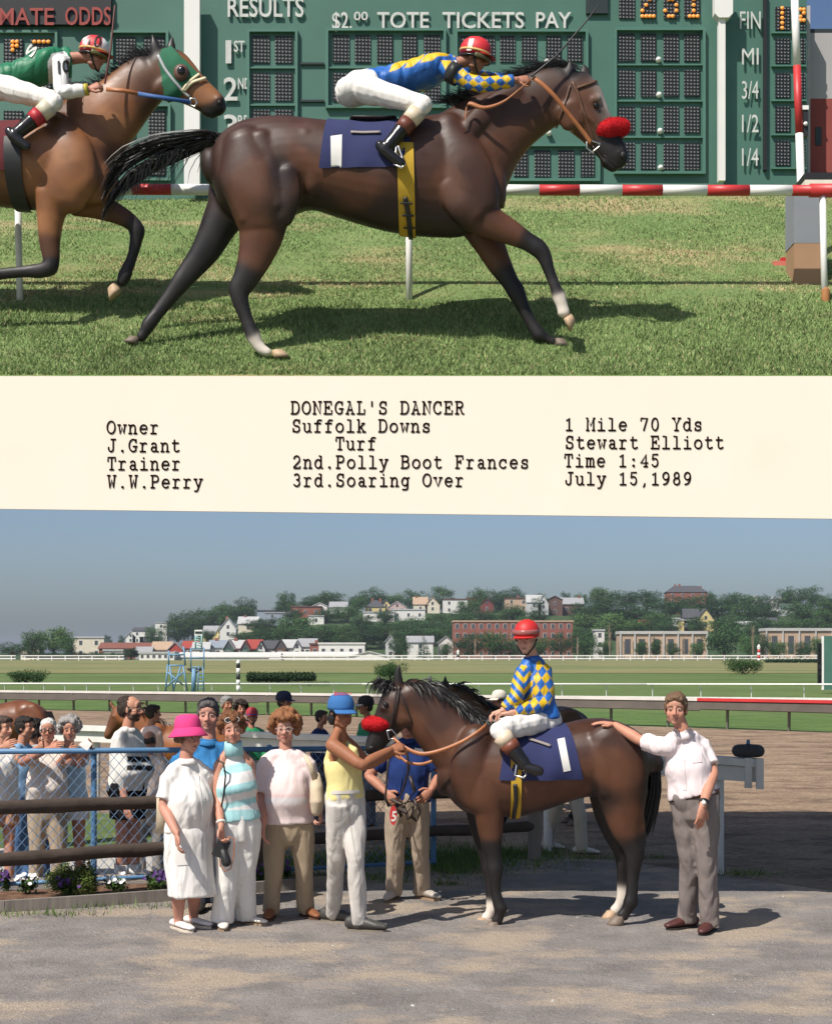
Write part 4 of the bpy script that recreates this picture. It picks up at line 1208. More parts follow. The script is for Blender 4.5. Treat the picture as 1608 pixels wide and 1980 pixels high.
hoof(um, lead, 535, 686, 15, -.15, M_hoofp, 1, 1.1, -4)
hoof(um, lead, 262, 660, 14, .12, M_hoof, -1, 1.1, 14)
mb = MB(); mb.ball(um(1152, 204, -.082), .024); part('eye', mb, M_eye, lead)
mb = MB(); mb.ball(um(1204, 299, -.052), (.022, .014, .026)); part('nostril', mb, mat('nostril_skin', (.01, .007, .007), .6), lead)
rs = np.random.RandomState(2)
mb = MB()
roots, dirs = [], []
for i in range(1500):
    u = rs.rand()
    x = 875 + u * 225
    y = np.interp(x, [875, 940, 1000, 1050, 1100], [200, 176, 151, 133, 128])
    roots.append(um(x + rs.normal(0, 3), y + 6, rs.normal(0, .012))); dirs.append((-.75, -.12 * rs.rand() - .05, .55 + .3 * rs.rand()))
strands(mb, roots, dirs, .16, .008, rs, .95)
roots = [um(1103 + rs.normal(0, 8), 133 + rs.normal(0, 4), rs.normal(0, .02)) for _ in range(200)]
strands(mb, roots, [(-.7, -.1, .55)] * 200, .15, .008, rs, 1.0)
part('mane', mb, M_hair, lead)
mb = MB()
roots, dirs = [], []
for i in range(1500):
    u = rs.rand(); x = 442 - u * 24
    roots.append(um(x, 258 + rs.rand() * 20, rs.normal(0, .025)))
pathT = [(440, 262), (380, 274), (310, 292), (250, 322), (212, 362), (196, 402)]
for r0 in roots:
    ln = rs.uniform(.55, 1.0); spread = rs.normal(0, 1)
    pts = []
    k = 9
    for i in range(k + 1):
        f = i / k * ln * (len(pathT) - 1)
        a = min(int(f), len(pathT) - 2); fr = f - a
        x = pathT[a][0] * (1 - fr) + pathT[a + 1][0] * fr; y = pathT[a][1] * (1 - fr) + pathT[a + 1][1] * fr
        amt = (i / k) ** .8
        q = um(x - abs(spread) * 2, y + (spread * 13 + (8 if spread > 0 else 0) * (i / k)) * (amt * 1.15 + .2), spread * .02 + rs.normal(0, .01))
        pts.append(q if i else r0)
    w = .011 * rs.uniform(.6, 1.2)
    mb.ribbon(pts, [w * (1 - .85 * (i / k) ** 2) for i in range(k + 1)], V(rs.normal(0, .3), rs.normal(0, 1), rs.normal(0, 1)))
for i in range(46):                                                     # loose wisps that hang from the tail
    x = rs.uniform(230, 420); y = np.interp(x, [196, 212, 250, 310, 380, 440], [395, 360, 325, 296, 282, 272])
    q0 = um(x, y, rs.normal(0, .03)); L = rs.uniform(.12, .33)
    pts = [q0 + V(-L * .45 * t_, 0, -L * t_ ** 1.3) + V(.02 * math.sin(t_ * 5 + i), 0, 0) for t_ in (0, .25, .5, .75, 1)]
    mb.ribbon(pts, [.009, .008, .006, .005, .002], V(1, .3, 0))
part('tail', mb, M_hair, lead)

# ================= the second horse (upper picture, cut by the left edge)
CHE, CHD, CHL = (.19, .075, .028), (.085, .034, .016), (.27, .115, .045)
RD = 12.1
rm = HMap(RD)
trail = thing('racehorse', 'reddish bay racehorse with green hood galloping behind the leader', 'horse', bank_p(40, 640))
mb = MB()
hbody(mb, rm, [(-330, 270, 340, .13), (-300, 245, 375, .24), (-250, 232, 400, .29), (-190, 232, 385, .295), (-130, 238, 372, .29), (-60, 240, 384, .30), (0, 240, 398, .31), (60, 236, 404, .30), (110, 228, 405, .28), (150, 232, 402, .25), (185, 256, 398, .21), (207, 290, 390, .15), (218, 325, 375, .09)])
htube(mb, rm, [(140, 285, 92, 0, .20), (185, 245, 76, 0, .155), (225, 210, 62, 0, .125), (262, 172, 54, 0, .11), (295, 145, 48, 0, .10)], 18)
htube(mb, rm, [(302, 128, 44, 0, .10), (330, 142, 48, 0, .105), (352, 158, 42, 0, .092), (372, 172, 34, 0, .076), (392, 186, 29, 0, .066), (410, 199, 26, 0, .062), (421, 207, 22, 0, .054), (427, 212, 15, 0, .042)], 16)
htube(mb, rm, [(318, 160, 32, -.06, .055), (335, 180, 24, -.055, .045)])
htube(mb, rm, [(305, 108, 13, -.05, .035), (299, 88, 11, -.056, .026), (296, 72, 5, -.058, .012), (294, 63, 2, -.058, .007)])
htube(mb, rm, [(330, 104, 11, .05, .033), (331, 86, 9, .058, .022), (333, 70, 3, .06, .008)])
htube(mb, rm, [(420, 192, 8, -.045, .022), (428, 190, 8, -.04, .02)])
htube(mb, rm, [(398, 215, 10, 0, .045), (412, 221, 9, 0, .04)])
htube(mb, rm, [(110, 240, 30, -.13, .10), (130, 290, 48, -.19, .10), (135, 345, 54, -.20, .10), (120, 390, 42, -.18, .09)])
htube(mb, rm, [(170, 300, 26, -.10, .08), (190, 345, 28, -.09, .08), (185, 380, 24, -.08, .07)])
htube(mb, rm, [(-290, 290, 55, -.2, .12), (-270, 370, 60, -.2, .12)])
htube(mb, rm, [(105, 375, 38, -.16, .10), (98, 420, 27, -.16, .075), (96, 465, 21, -.155, .058), (99, 500, 17, -.15, .048), (96, 517, 17, -.15, .05), (78, 523, 15, -.15, .042), (45, 525, 12, -.15, .034), (5, 529, 11.5, -.15, .034), (-16, 532, 14, -.15, .042), (-32, 545, 11, -.15, .034), (-40, 558, 12, -.15, .036)])
htube(mb, rm, [(150, 385, 34, .10, .10), (190, 398, 26, .10, .08), (228, 414, 20, .10, .058), (254, 430, 16, .10, .046), (265, 446, 16.5, .10, .048), (263, 464, 13.5, .10, .040), (257, 492, 11, .10, .032), (246, 520, 12.5, .10, .036), (241, 532, 14, .10, .042), (235, 547, 11, .10, .034)])
htube(mb, rm, [(-290, 390, 48, .1, .11), (-330, 470, 30, .1, .07), (-380, 540, 20, .1, .05), (-430, 600, 13, .1, .036), (-455, 625, 13, .1, .04)])
htube(mb, rm, [(-260, 400, 48, -.16, .11), (-250, 480, 32, -.16, .07), (-290, 560, 21, -.16, .05), (-280, 620, 13, -.16, .036), (-262, 650, 14, -.16, .04)])
rc = [(rm(x, y, d), CHE) for x, y, d in ((20, 300, -.3), (80, 290, -.3), (140, 330, -.28), (180, 250, -.18), (230, 200, -.14), (90, 350, -.28), (0, 250, 0), (-200, 300, -.3), (110, 400, -.18), (200, 400, .12), (190, 330, -.1), (-200, 300, .3))]
rc += [(rm(x, y, d), CHL) for x, y, d in ((130, 300, -.28), (60, 330, -.3), (100, 430, -.17), (215, 230, -.14), (395, 180, -.06), (380, 165, -.02), (160, 360, -.25), (60, 260, -.28))]
rc += [(rm(x, y, d), CHD) for x, y, d in ((110, 240, -.22), (210, 310, -.06), (60, 400, 0), (0, 395, 0), (290, 190, -.06), (230, 415, .12), (120, 395, -.1), (95, 480, -.16))]
rc += [(rm(x, y, d), BLK) for x, y, d in ((98, 515, -.15), (45, 525, -.15), (-10, 530, -.15), (265, 446, .1), (257, 492, .1), (243, 530, .1), (236, 546, .1), (425, 212, 0), (405, 220, 0), (295, 64, -.058), (-330, 480, .1), (-280, 560, -.16))]
trail_body = part('body', [(mb, .012, 12, idw(rc, 5))], M_coat, trail)
hoof(rm, trail, 226, 561, 15, .10, M_hoofp, -1, 1.6, -40)
hoof(rm, trail, -46, 566, 14, -.15, M_hoof, -1, 1.4, -60)
mb = MB(); mb.ball(rm(424, 197, -.052), (.016, .010, .019)); part('nostril', mb, MATS['nostril_skin'], trail)
mb = MB()
roots, dirs = [], []
for i in range(700):
    x = 130 + rs.rand() * 165; y = np.interp(x, [130, 190, 230, 262, 300], [212, 172, 150, 122, 92])
    roots.append(rm(x + rs.normal(0, 3), y + 8, rs.normal(0, .012))); dirs.append((-.55, -.15, .6 + .4 * rs.rand()))
strands(mb, roots, dirs, .16, .008, rs, .95)
part('mane', mb, M_hair, trail)
mb = MB()
strands(mb, [rm(-335, 290, rs.normal(0, .03)) for _ in range(160)], [(-.9, 0, .1)] * 160, .6, .03, rs, 1.0)
part('tail', mb, M_hair, trail)

# ================= the winner standing in the yard (lower picture)
WD = 11.42
wm = HMap(WD)
winner = thing('racehorse', 'glossy bay racehorse standing in the yard with a red fleece noseband', 'horse', G(1060, 1792))
mb = MB(); standing(mb, wm)
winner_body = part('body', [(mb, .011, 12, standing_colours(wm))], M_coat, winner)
hoof(wm, winner, 957, 1793, 15, -.14, M_hoof, -1, 1.3)
hoof(wm, winner, 935, 1784, 13.5, .12, M_hoofp, -1, 1.3)
hoof(wm, winner, 1198, 1783, 16, -.15, M_hoof, -1, 1.3)
hoof(wm, winner, 1184, 1771, 14, .14, M_hoofp, -1, 1.3)
mb = MB(); mb.ball(wm(746, 1364, -.086), .023); part('eye', mb, M_eye, winner)
mb = MB(); mb.ball(wm(718, 1447, -.055), (.023, .014, .019)); part('nostril', mb, MATS['nostril_skin'], winner)
mb = MB()
roots, dirs = [], []
for i in range(2200):
    x = 780 + rs.rand() * 160; y = np.interp(x, [780, 815, 860, 915, 940], [1320, 1320, 1350, 1390, 1402])
    roots.append(wm(x + rs.normal(0, 3), y + 4, rs.normal(-.01, .02))); f = rs.rand()
    dirs.append((.55 + .3 * f, -.5 + .5 * f, .30 + .40 * f))
strands(mb, roots, dirs, .185, .009, rs, 2.0)
roots = [wm(752 + rs.normal(0, 12), 1320 + rs.normal(0, 4), rs.normal(0, .03)) for _ in range(260)]
strands(mb, roots, [(-.35, -.35, .1)] * 260, .13, .008, rs, 2.2)
part('mane', mb, M_hair, winner)
mb = MB()
for i in range(600):
    L = rs.uniform(.6, 1.0)
    pts = []
    o_ = rs.normal(0, 1, 2)
    for k in range(8):
        f = k / 7 * L
        x = np.interp(f, [0, .15, .5, .8, 1], [1254, 1266, 1266, 1254, 1243]); y = 1432 + f * 190
        pts.append(wm(x + o_[0] * 4.5 * (.5 + f), y, -.02 + o_[1] * .025 * (.4 + f)))
    mb.ribbon(pts, [.011, .011, .01, .01, .009, .008, .006, .002], V(1, rs.normal(0, .6), 0))
part('tail', mb, M_hair, winner)

# ================= horses on the track behind the yard
def track_horse(label, D, ox, oy, k, mir, cols, tailmat=M_hair, dep=1.0):
    m = HMap(D, ox, oy, k, mir, 1060, 1792, dep)
    t = thing('led_horse', label, 'horse', m(1060, 1792), 'horses on the dirt track')
    mb = MB(); standing(mb, m)
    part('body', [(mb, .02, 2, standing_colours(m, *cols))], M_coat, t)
    mb = MB(); rs = np.random.RandomState(abs(int(ox)) + 3)
    roots, dirs = [], []
    for i in range(120):
        x = 780 + rs.rand() * 150; y = np.interp(x, [780, 815, 860, 915, 940], [1320, 1320, 1350, 1390, 1402])
        roots.append(m(x, y + 4, rs.normal(-.01, .02))); dirs.append((mir * .5, -.4, .4))
    strands(mb, roots, dirs, .22, .035, rs, 1.7)
    part('mane', mb, tailmat, t)
    mb = MB()
    for i in range(120):
        o_ = rs.normal(0, 1, 2); pts = []
        for q in range(6):
            f = q / 5
            pts.append(m(np.interp(f, [0, .15, .5, 1], [1254, 1268, 1268, 1256]) + o_[0] * 6, 1432 + f * 190, o_[1] * .04))
        mb.ribbon(pts, [.03, .035, .035, .03, .02, .01], V(1, .3, 0))
    part('tail', mb, tailmat, t)
    for x, y, d in ((957, 1793, -.14), (935, 1784, .12), (1198, 1783, -.15), (1184, 1771, .14)):
        hoof(m, t, x, y, 15, d, M_hoof, -1, 1.3)
    return t, m
kk = lambda D: 11.42 / D
track_horse('reddish bay horse with black tail standing at the left of the track', 22.4, -8, HY + 6660 / 22.4, kk(22.4), -1 * -1, ((.15, .05, .02), (.2, .07, .03), BLK, False, (.06, .025, .015)))
track_horse('bright chestnut horse led by the person in the pale pink shirt', 20.4, 372, HY + 6660 / 20.4, kk(20.4) * .86, 1, ((.22, .075, .025), (.28, .10, .035), (.15, .06, .025), False, (.12, .045, .02)), M_hairb)
track_horse('dark brown horse with raised head standing behind the mounted rider', 19.8, 1028, HY + 6660 / 19.8, kk(19.8), 1, ((.09, .045, .022), (.13, .07, .035), BLK, False, (.04, .02, .013)))
track_horse('pale grey horse standing beyond the black mane of the winner', 21.5, 985, HY + 6660 / 21.5, kk(21.5), 1, ((.30, .29, .29), (.36, .35, .34), (.12, .12, .12), False, (.2, .19, .19)))
bake()

# ------------------------------------------------------------------ tack
lb, tb, wb = bvh_of(lead_body), bvh_of(trail_body), bvh_of(winner_body)
def cloth_on(bvh, m, xt, xb, zc_py, a0, a1, label, num, base):
    t = thing('saddle_cloth', label, 'saddle cloth', base)
    z = P(804, zc_py, m.D).z
    w = lambda px: (px - CX) / FPX * (m.D - .25)
    mb = wrap(bvh, (w(xt[0]), w(xt[1])), (w(xb[0]), w(xb[1])), m.D, z, a0, a1, .012, 46, 26, .006)
    c = part('cloth', mb, M_navy, t)
    cb = bvh_of(c)
    drape_quad('number', cb, num, M_cwhite, t, .004, 6, 20, D=m.D)
    return t, cb
lead_cloth, lcb = cloth_on(lb, um, (634, 778), (617, 800), 346, -80, 92, 'navy saddle cloth with white number one on the galloping leader', [(639, 263), (661, 260), (660, 331), (640, 333)], um(705, 350))
win_cloth, wcb = cloth_on(wb, wm, (985, 1093), (964, 1127), 1497, -80, 94, 'navy saddle cloth with white number one on the standing winner', [(1077, 1430), (1091, 1427), (1103, 1490), (1089, 1493)], wm(1045, 1500))
trail_cloth_base = rm(-40, 350)
t = thing('saddle_cloth', 'dark saddle cloth at the left edge under the green silks', 'saddle cloth', trail_cloth_base)
w_ = lambda px, m: (px - CX) / FPX * (m.D - .25)
part('cloth', wrap(tb, (w_(-120, rm), w_(30, rm)), (w_(-130, rm), w_(42, rm)), rm.D, P(804, 345, rm.D).z, -80, 95, .014, 40, 20, .006), mat('dark_red_cloth', (.10, .012, .016), .9, .15, 9), t)
part('girth', wrap(tb, (w_(10, rm), w_(42, rm)), (w_(14, rm), w_(46, rm)), rm.D, P(804, 330, rm.D).z, 60, 200, .02, 40, 4, far=.42), M_black, t)

def girth(bvh, m, px, w, zc_py, t, extra):
    part('girth', wrap(bvh, (w_(px[0], m), w_(px[0] + w, m)), (w_(px[1], m), w_(px[1] + w, m)), m.D, P(804, zc_py, m.D).z, 70, 290, .016, 60, 5, far=.55), M_yellow, t)
# race saddles
def saddle(m, label, x, y, w, base, stir, flap, bvh):
    t = thing('race_saddle', label, 'saddle', base)
    mb = MB(); htube(mb, m, [(x - w, y - 2, 5, 0, .14), (x - w * .3, y + 2, 6, 0, .18), (x + w * .4, y + 2, 6, 0, .17), (x + w, y - 4, 5, 0, .12)])
    part('seat', mb, M_dleather, t)
    strap('flap_strap', bvh, m, flap, .02, mat('grey_webbing', (.28, .24, .22), .8), t, .012)
    mb = MB(); pts = [m(*p) for p in stir]; mb.tube(pts, .009, 8); part('stirrup', mb, M_metal, t)
    return t
sad1 = saddle(um, 'small black race saddle under the crouching rider in the race', 722, 238, 42, um(720, 245), [(766, 283, -.37), (762, 318, -.37), (776, 324, -.40), (783, 318, -.37), (770, 283, -.37)], [(678, 257), (700, 258), (735, 257)], lcb)
girth(lb, um, (764, 776), 32, 330, sad1, None)
strap('girth_buckles', lb, um, [(783, 380), (790, 415), (795, 455)], .035, M_black, sad1, .024, 4, .008)
for y, x in ((390, 787), (412, 790), (434, 793)):
    strap('buckle_bar', lb, um, [(x - 12, y), (x + 10, y + 1)], .014, M_black, sad1, .03, 3, .006)
sad2 = saddle(wm, 'small black race saddle under the seated rider in the yard', 1020, 1404, 30, wm(1020, 1408), [(1000, 1472, -.42), (995, 1500, -.42), (1012, 1504, -.46), (1018, 1498, -.42), (1003, 1472, -.42)], [(1022, 1431), (1040, 1436), (1064, 1444)], wcb)
girth(wb, wm, (985, 990), 20, 1490, sad2, None)
strap('girth_strap', wb, wm, [(996, 1515), (998, 1545), (992, 1576)], .03, M_black, sad2, .024, 4, .008)

def fleece(m, a, b, r, parent, hd=.10):
    mb = MB(); htube(mb, m, [(a[0], a[1], r * .8, -.02, hd * .85), ((a[0] * 2 + b[0]) / 3, (a[1] * 2 + b[1]) / 3, r, -.02, hd), ((a[0] + b[0] * 2) / 3, (a[1] + b[1] * 2) / 3, r, 0, hd), (b[0], b[1], r * .85, 0, hd * .8)])
    o = part('noseband', [(mb, .008, 1, None)], M_fleece, parent, fold=.0015)
    rs = np.random.RandomState(6); fz = MB()
    bake()
    me = o.data; B = BASE[o.name]
    idx = rs.choice(len(me.polygons), min(7000, len(me.polygons)), replace=False)
    for i in idx:
        p = me.polygons[i]; c = p.center + B; n_ = (Vector(p.normal) + Vector(rs.normal(0, .5, 3))).normalized()
        s_ = n_.cross(Vector(rs.normal(0, 1, 3))).normalized() * .0019
        fz.add([c - s_, c + s_, c + n_ * rs.uniform(.007, .014)], [(0, 1, 2)])
    part('fleece_pile', fz, M_fleece, o)
    return o
def ring(m, pts, r, parent, name='bit_ring'):
    mb = MB(); mb.tube([m(*p) for p in pts] + [m(*pts[0])], r, 8); return part(name, mb, M_metal, parent)
br = thing('bridle', 'brown leather bridle with red fleece noseband on the galloping leader', 'bridle', um(1120, 200))
strap('cheekpiece', lb, um, [(1106, 158), (1116, 178), (1124, 205), (1134, 235), (1143, 262), (1147, 276)], .022, M_leather, br, .008)
strap('browband', lb, um, [(1110, 172), (1128, 166), (1152, 158)], .020, M_leather, br, .008)
strap('throat_lash', lb, um, [(1102, 165), (1093, 195), (1083, 225), (1075, 248)], .014, M_leather, br, .006)
fleece(um, (1160, 254), (1203, 246), 20, br, .105)
ring(um, [(1134, 274, -.12), (1141, 271, -.12), (1160, 277, -.12), (1157, 284, -.12), (1144, 294, -.12), (1134, 286, -.12)], .006, br)
strap('chin_strap', lb, um, [(1146, 282), (1160, 300), (1172, 318)], .014, M_dleather, br, .006)
mb = MB(); mb.sm = 4; mb.ribbon([um(1030, 150, -.20), um(1045, 160, -.22), um(1070, 184, -.22), um(1100, 222, -.18), um(1126, 254, -.14), um(1142, 276, -.125)], .032, [V(.5, 0, .8)] * 6, .006, V(0, -1, 0)); part('rein', mb, M_tan, br)
mb = MB(); mb.sm = 4; mb.ribbon([um(1028, 152, -.21), um(1000, 176, -.25), um(970, 198, -.27), um(935, 208, -.28), um(905, 200, -.26), um(900, 225, -.26), um(893, 242, -.27)], .030, [V(.4, 0, .8)] * 7, .006, V(0, -1, 0)); part('rein', mb, M_tan, br)
strap('mouth_line', lb, um, [(1198, 322), (1184, 314), (1168, 300)], .007, M_dleather, br, .002, 3, .002)
bt = thing('bridle', 'blue bridle and reins on the hooded second horse', 'bridle', rm(330, 150))
M_bluew = mat('blue_webbing', (.035, .10, .28), .7); M_greyw = mat('pale_grey_webbing', (.45, .45, .47), .8); M_cream = mat('cream_webbing', (.68, .58, .38), .85)
strap('cheekpiece', tb, rm, [(306, 108), (320, 135), (336, 158), (352, 175), (368, 188)], .020, M_greyw, bt, .014)
strap('noseband', tb, rm, [(356, 176), (370, 160), (396, 153)], .024, M_cream, bt, .016)
ring(rm, [(368, 190, -.11), (377, 190, -.11), (381, 198, -.11), (376, 206, -.11), (368, 202, -.11)], .007, bt)
mb = MB(); mb.ribbon([rm(205, 172, -.30), rm(240, 175, -.28), rm(268, 181, -.24)], .032, V(0, 0, 1), .006, V(0, -1, 0)); part('rein_grip', mb, M_tan, bt)
mb = MB(); mb.ribbon([rm(267, 181, -.243), rm(310, 188, -.18), rm(368, 197, -.12)], .032, V(0, 0, 1), .006, V(0, -1, 0)); part('rein', mb, M_bluew, bt)
def shell(o, polyf, off, name, mt, parent):
    """cloth cut from the surface of an animal: faces whose centres pass the test, lifted off the skin"""
    me = o.data; B = BASE[o.name]
    cen = np.array([list(p.center) for p in me.polygons]) + np.array(B)
    keep = polyf(cen)
    mb = MB(); idx = {}; vs = []; fs = []
    for p, k in zip(me.polygons, keep):
        if not k: continue
        f = []
        for v in p.vertices:
            if v not in idx:
                idx[v] = len(vs); vs.append(me.vertices[v].co + B + me.vertices[v].normal * off)
            f.append(idx[v])
        fs.append(tuple(f))
    mb.add(vs, fs)
    return part(name, mb, mt, parent)
hood = thing('blinker_hood', 'green cloth hood with round eye cups on the second horse', 'hood', rm(330, 140))
poly = [(312, 97), (330, 90), (345, 105), (368, 128), (386, 146), (372, 158), (358, 176), (345, 190), (325, 196), (316, 180), (313, 150), (306, 112)]
shell(trail_body, lambda c: in_poly(topx(c), poly), .010, 'cloth', mat('green_hood_cloth', (.02, .13, .065), .85, .15, 12, bump=.1), hood)
mb = MB(); c = rm(350, 140, -.10); mb.ball(c, (.062, .035, .068), n=16, m=10); cup = part('eye_cup', mb, mat('eye_cup_leather', (.11, .05, .035), .5), hood)
mb = MB(); mb.ball(c + V(.004, -.022, .004), (.036, .018, .040), n=14, m=8); part('eye_opening', mb, M_eye, cup)
strap('hood_edge', tb, rm, [(352, 176), (364, 160), (384, 145)], .022, M_cream, hood, .016)
bw = thing('bridle', 'dark leather bridle with red fleece noseband on the standing winner', 'bridle', wm(760, 1380))
strap('cheekpiece', wb, wm, [(771, 1326), (771, 1340), (766, 1365), (758, 1395), (752, 1420)], .020, M_dleather, bw, .008)
strap('browband', wb, wm, [(771, 1334), (757, 1328), (740, 1332)], .020, M_dleather, bw, .008)
strap('throat_lash', wb, wm, [(772, 1334), (784, 1365), (796, 1395), (790, 1410)], .013, M_dleather, bw, .007)
strap('cheekpiece', wb, wm, [(767, 1334), (762, 1370), (755, 1405)], .013, M_dleather, bw, .010)
fleece(wm, (746, 1400), (711, 1400), 15.5, bw, .10)
ring(wm, [(748, 1414, -.10), (757, 1411, -.10), (765, 1420, -.10), (763, 1428, -.10), (752, 1430, -.10)], .006, bw)
mb = MB(); mb.sm = 4; mb.ribbon([wm(760, 1428, -.14), wm(785, 1447, -.20), wm(815, 1458, -.24), wm(850, 1452, -.26), wm(890, 1436, -.28), wm(920, 1418, -.28), wm(940, 1402, -.24)], .030, V(0, 0, 1), .006, V(0, -1, 0)); part('rein', mb, M_tan, bw)
mb = MB(); mb.sm = 4; mb.ribbon([wm(764, 1440, -.15), wm(780, 1470, -.2), wm(810, 1478, -.24), wm(835, 1472, -.27)], .022, V(0, 0, 1), .006, V(0, -1, 0)); part('rein', mb, M_tan, bw)
# ------------------------------------------------------------------ people: builder
def cloth_mat(name, rough, scale, strength, spec=.2):
    """cloth with soft creases (distorted ridges) and a fine weave; colour from the mesh"""
    m = bpy.data.materials.new(name); m.use_nodes = True
    nt = m.node_tree; N, L = nt.nodes, nt.links
    b = N['Principled BSDF']; b.inputs['Roughness'].default_value = rough; b.inputs['Specular IOR Level'].default_value = spec
    tc = N.new('ShaderNodeTexCoord'); mp = N.new('ShaderNodeMapping'); mp.inputs['Scale'].default_value = (1, 1, .40)
    L.new(tc.outputs['Object'], mp.inputs[0])
    vc = N.new('ShaderNodeVertexColor'); vc.layer_name = 'Col'
    n1 = N.new('ShaderNodeTexNoise'); n1.inputs['Scale'].default_value = scale; n1.inputs['Detail'].default_value = 1.5; n1.inputs['Distortion'].default_value = .9
    L.new(mp.outputs[0], n1.inputs['Vector'])
    sub = N.new('ShaderNodeMath'); sub.operation = 'SUBTRACT'; sub.inputs[1].default_value = .5; L.new(n1.outputs[0], sub.inputs[0])
    ab = N.new('ShaderNodeMath'); ab.operation = 'ABSOLUTE'; L.new(sub.outputs[0], ab.inputs[0])
    n2 = N.new('ShaderNodeTexNoise'); n2.inputs['Scale'].default_value = 160; L.new(tc.outputs['Object'], n2.inputs['Vector'])
    mx = N.new('ShaderNodeMath'); mx.operation = 'MULTIPLY_ADD'; mx.inputs[1].default_value = .012; L.new(n2.outputs[0], mx.inputs[0]); L.new(n1.outputs[0], mx.inputs[2])
    bp = N.new('ShaderNodeBump'); bp.inputs['Strength'].default_value = strength; bp.inputs['Distance'].default_value = .06
    L.new(mx.outputs[0], bp.inputs['Height']); L.new(bp.outputs[0], b.inputs['Normal'])
    n3 = N.new('ShaderNodeTexNoise'); n3.inputs['Scale'].default_value = 12; L.new(tc.outputs['Object'], n3.inputs['Vector'])
    mr = N.new('ShaderNodeMapRange'); mr.inputs[3].default_value = .93; mr.inputs[4].default_value = 1.05; L.new(n3.outputs[0], mr.inputs[0])
    vm = N.new('ShaderNodeVectorMath'); vm.operation = 'SCALE'; L.new(vc.outputs[0], vm.inputs[0]); L.new(mr.outputs[0], vm.inputs['Scale'])
    L.new(vm.outputs[0], b.inputs['Base Color'])
    return m
M_skin = mat('skin', rough=.55, attr=True, var=.06, vscale=18, bump=.04, bscale=60, spec=.35, sss=.06)
M_cloth = cloth_mat('garment_cloth', .9, 11.0, .38)
M_silk = cloth_mat('racing_silk', .5, 11.0, .4, .4)
M_knit = cloth_mat('knit_cloth', .95, 9.0, .25)
M_shoe = mat('shoe_leather', rough=.5, attr=True, var=.15, vscale=20, bump=.1, bscale=30)
M_hairv = mat('head_hair', rough=.6, attr=True, var=.35, vscale=55, bump=.9, bscale=75, spec=.3, stretch=(1, 1, .35))
M_curl = mat('curly_hair', rough=.65, attr=True, var=.35, vscale=70, bump=.8, bscale=90, spec=.3)
M_plastic = mat('glossy_plastic', rough=.25, attr=True, var=.05, spec=.5)
M_felt = mat('hat_cloth', rough=.9, attr=True, var=.07, bump=.15, bscale=30)
SK1, SK2, SK3 = (.52, .29, .20), (.40, .20, .125), (.27, .125, .07)

def lathe(mb, prof, M, n=24):
    """profile of (radius, height) turned round M's z axis; radius may be (rx, ry)"""
    vs, fs = [], []
    for r, z in prof:
        rx, ry = r if isinstance(r, tuple) else (r, r)
        for k in range(n):
            a = 2 * math.pi * k / n
            vs.append(M @ Vector((rx * math.cos(a), ry * math.sin(a), z)))
    for i in range(len(prof) - 1):
        for k in range(n):
            fs.append((i * n + k, i * n + (k + 1) % n, (i + 1) * n + (k + 1) % n, (i + 1) * n + k))
    fs.append(tuple(range(n))[::-1]); fs.append(tuple((len(prof) - 1) * n + k for k in range(n)))
    mb.add(vs, fs)

def head_frame(c, yaw, pitch=0.0, roll=0.0, s=1.0):
    """local head axes: x right of the picture when facing the camera, y = where the face looks, z up"""
    f = Vector((math.sin(R(yaw)) * math.cos(R(pitch)), -math.cos(R(yaw)) * math.cos(R(pitch)), math.sin(R(pitch))))
    up = Vector((0, 0, 1)); x = f.cross(up).normalized(); u = x.cross(f).normalized()
    M3 = Matrix((x, f, u)).transposed() @ Matrix.Rotation(R(roll), 3, 'Y')
    return Matrix.Translation(c) @ M3.to_4x4() @ Matrix.Scale(s, 4)

def head_mesh(mb, M, old=0.0, jaw=1.0):
    T = lambda x, y, z: M @ Vector((x, y, z))
    s = M.to_scale().x; R3 = M.to_3x3().normalized()
    def b(c, r, n=12, m=9):
        mb.ball(T(*c), tuple(q * s for q in (r if isinstance(r, tuple) else (r, r, r))), R3, n, m)
    b((0, -.012, .035), (.074, .093, .084), 18, 12)
    b((0, .020, -.035), (.060 * jaw, .066, .078), 16, 10)
    b((0, .050, -.088), (.030 * jaw, .026, .024))
    for k in (-1, 1):
        b((k * .040 * jaw, .042, -.030), (.026, .034, .034))
        b((k * .046 * jaw, .010, -.068), (.018, .034, .024))
        b((k * .033, .068, .026), (.026, .011, .0065))
        b((k * .013, .094, -.032), (.009, .011, .008))
        b((k * .076, -.008, -.004), (.010, .020, .032))
        b((k * .032, .064, .004), (.016, .015, .011))
    b((0, .066, .045), (.050, .020, .036))
    mb.tube([T(0, .082, .020), T(0, .094, -.004), T(0, .108, -.027)], [.008 * s, .009 * s, .0125 * s], 10)
    b((0, .100, -.030), (.011, .013, .009))
    mb.tube([T(-.022, .072, -.060), T(0, .086, -.056), T(.022, .072, -.060)], [.004 * s, .0065 * s, .004 * s], 8)
    mb.tube([T(-.018, .070, -.070), T(0, .083, -.070), T(.018, .070, -.070)], [.004 * s, .0075 * s, .004 * s], 8)

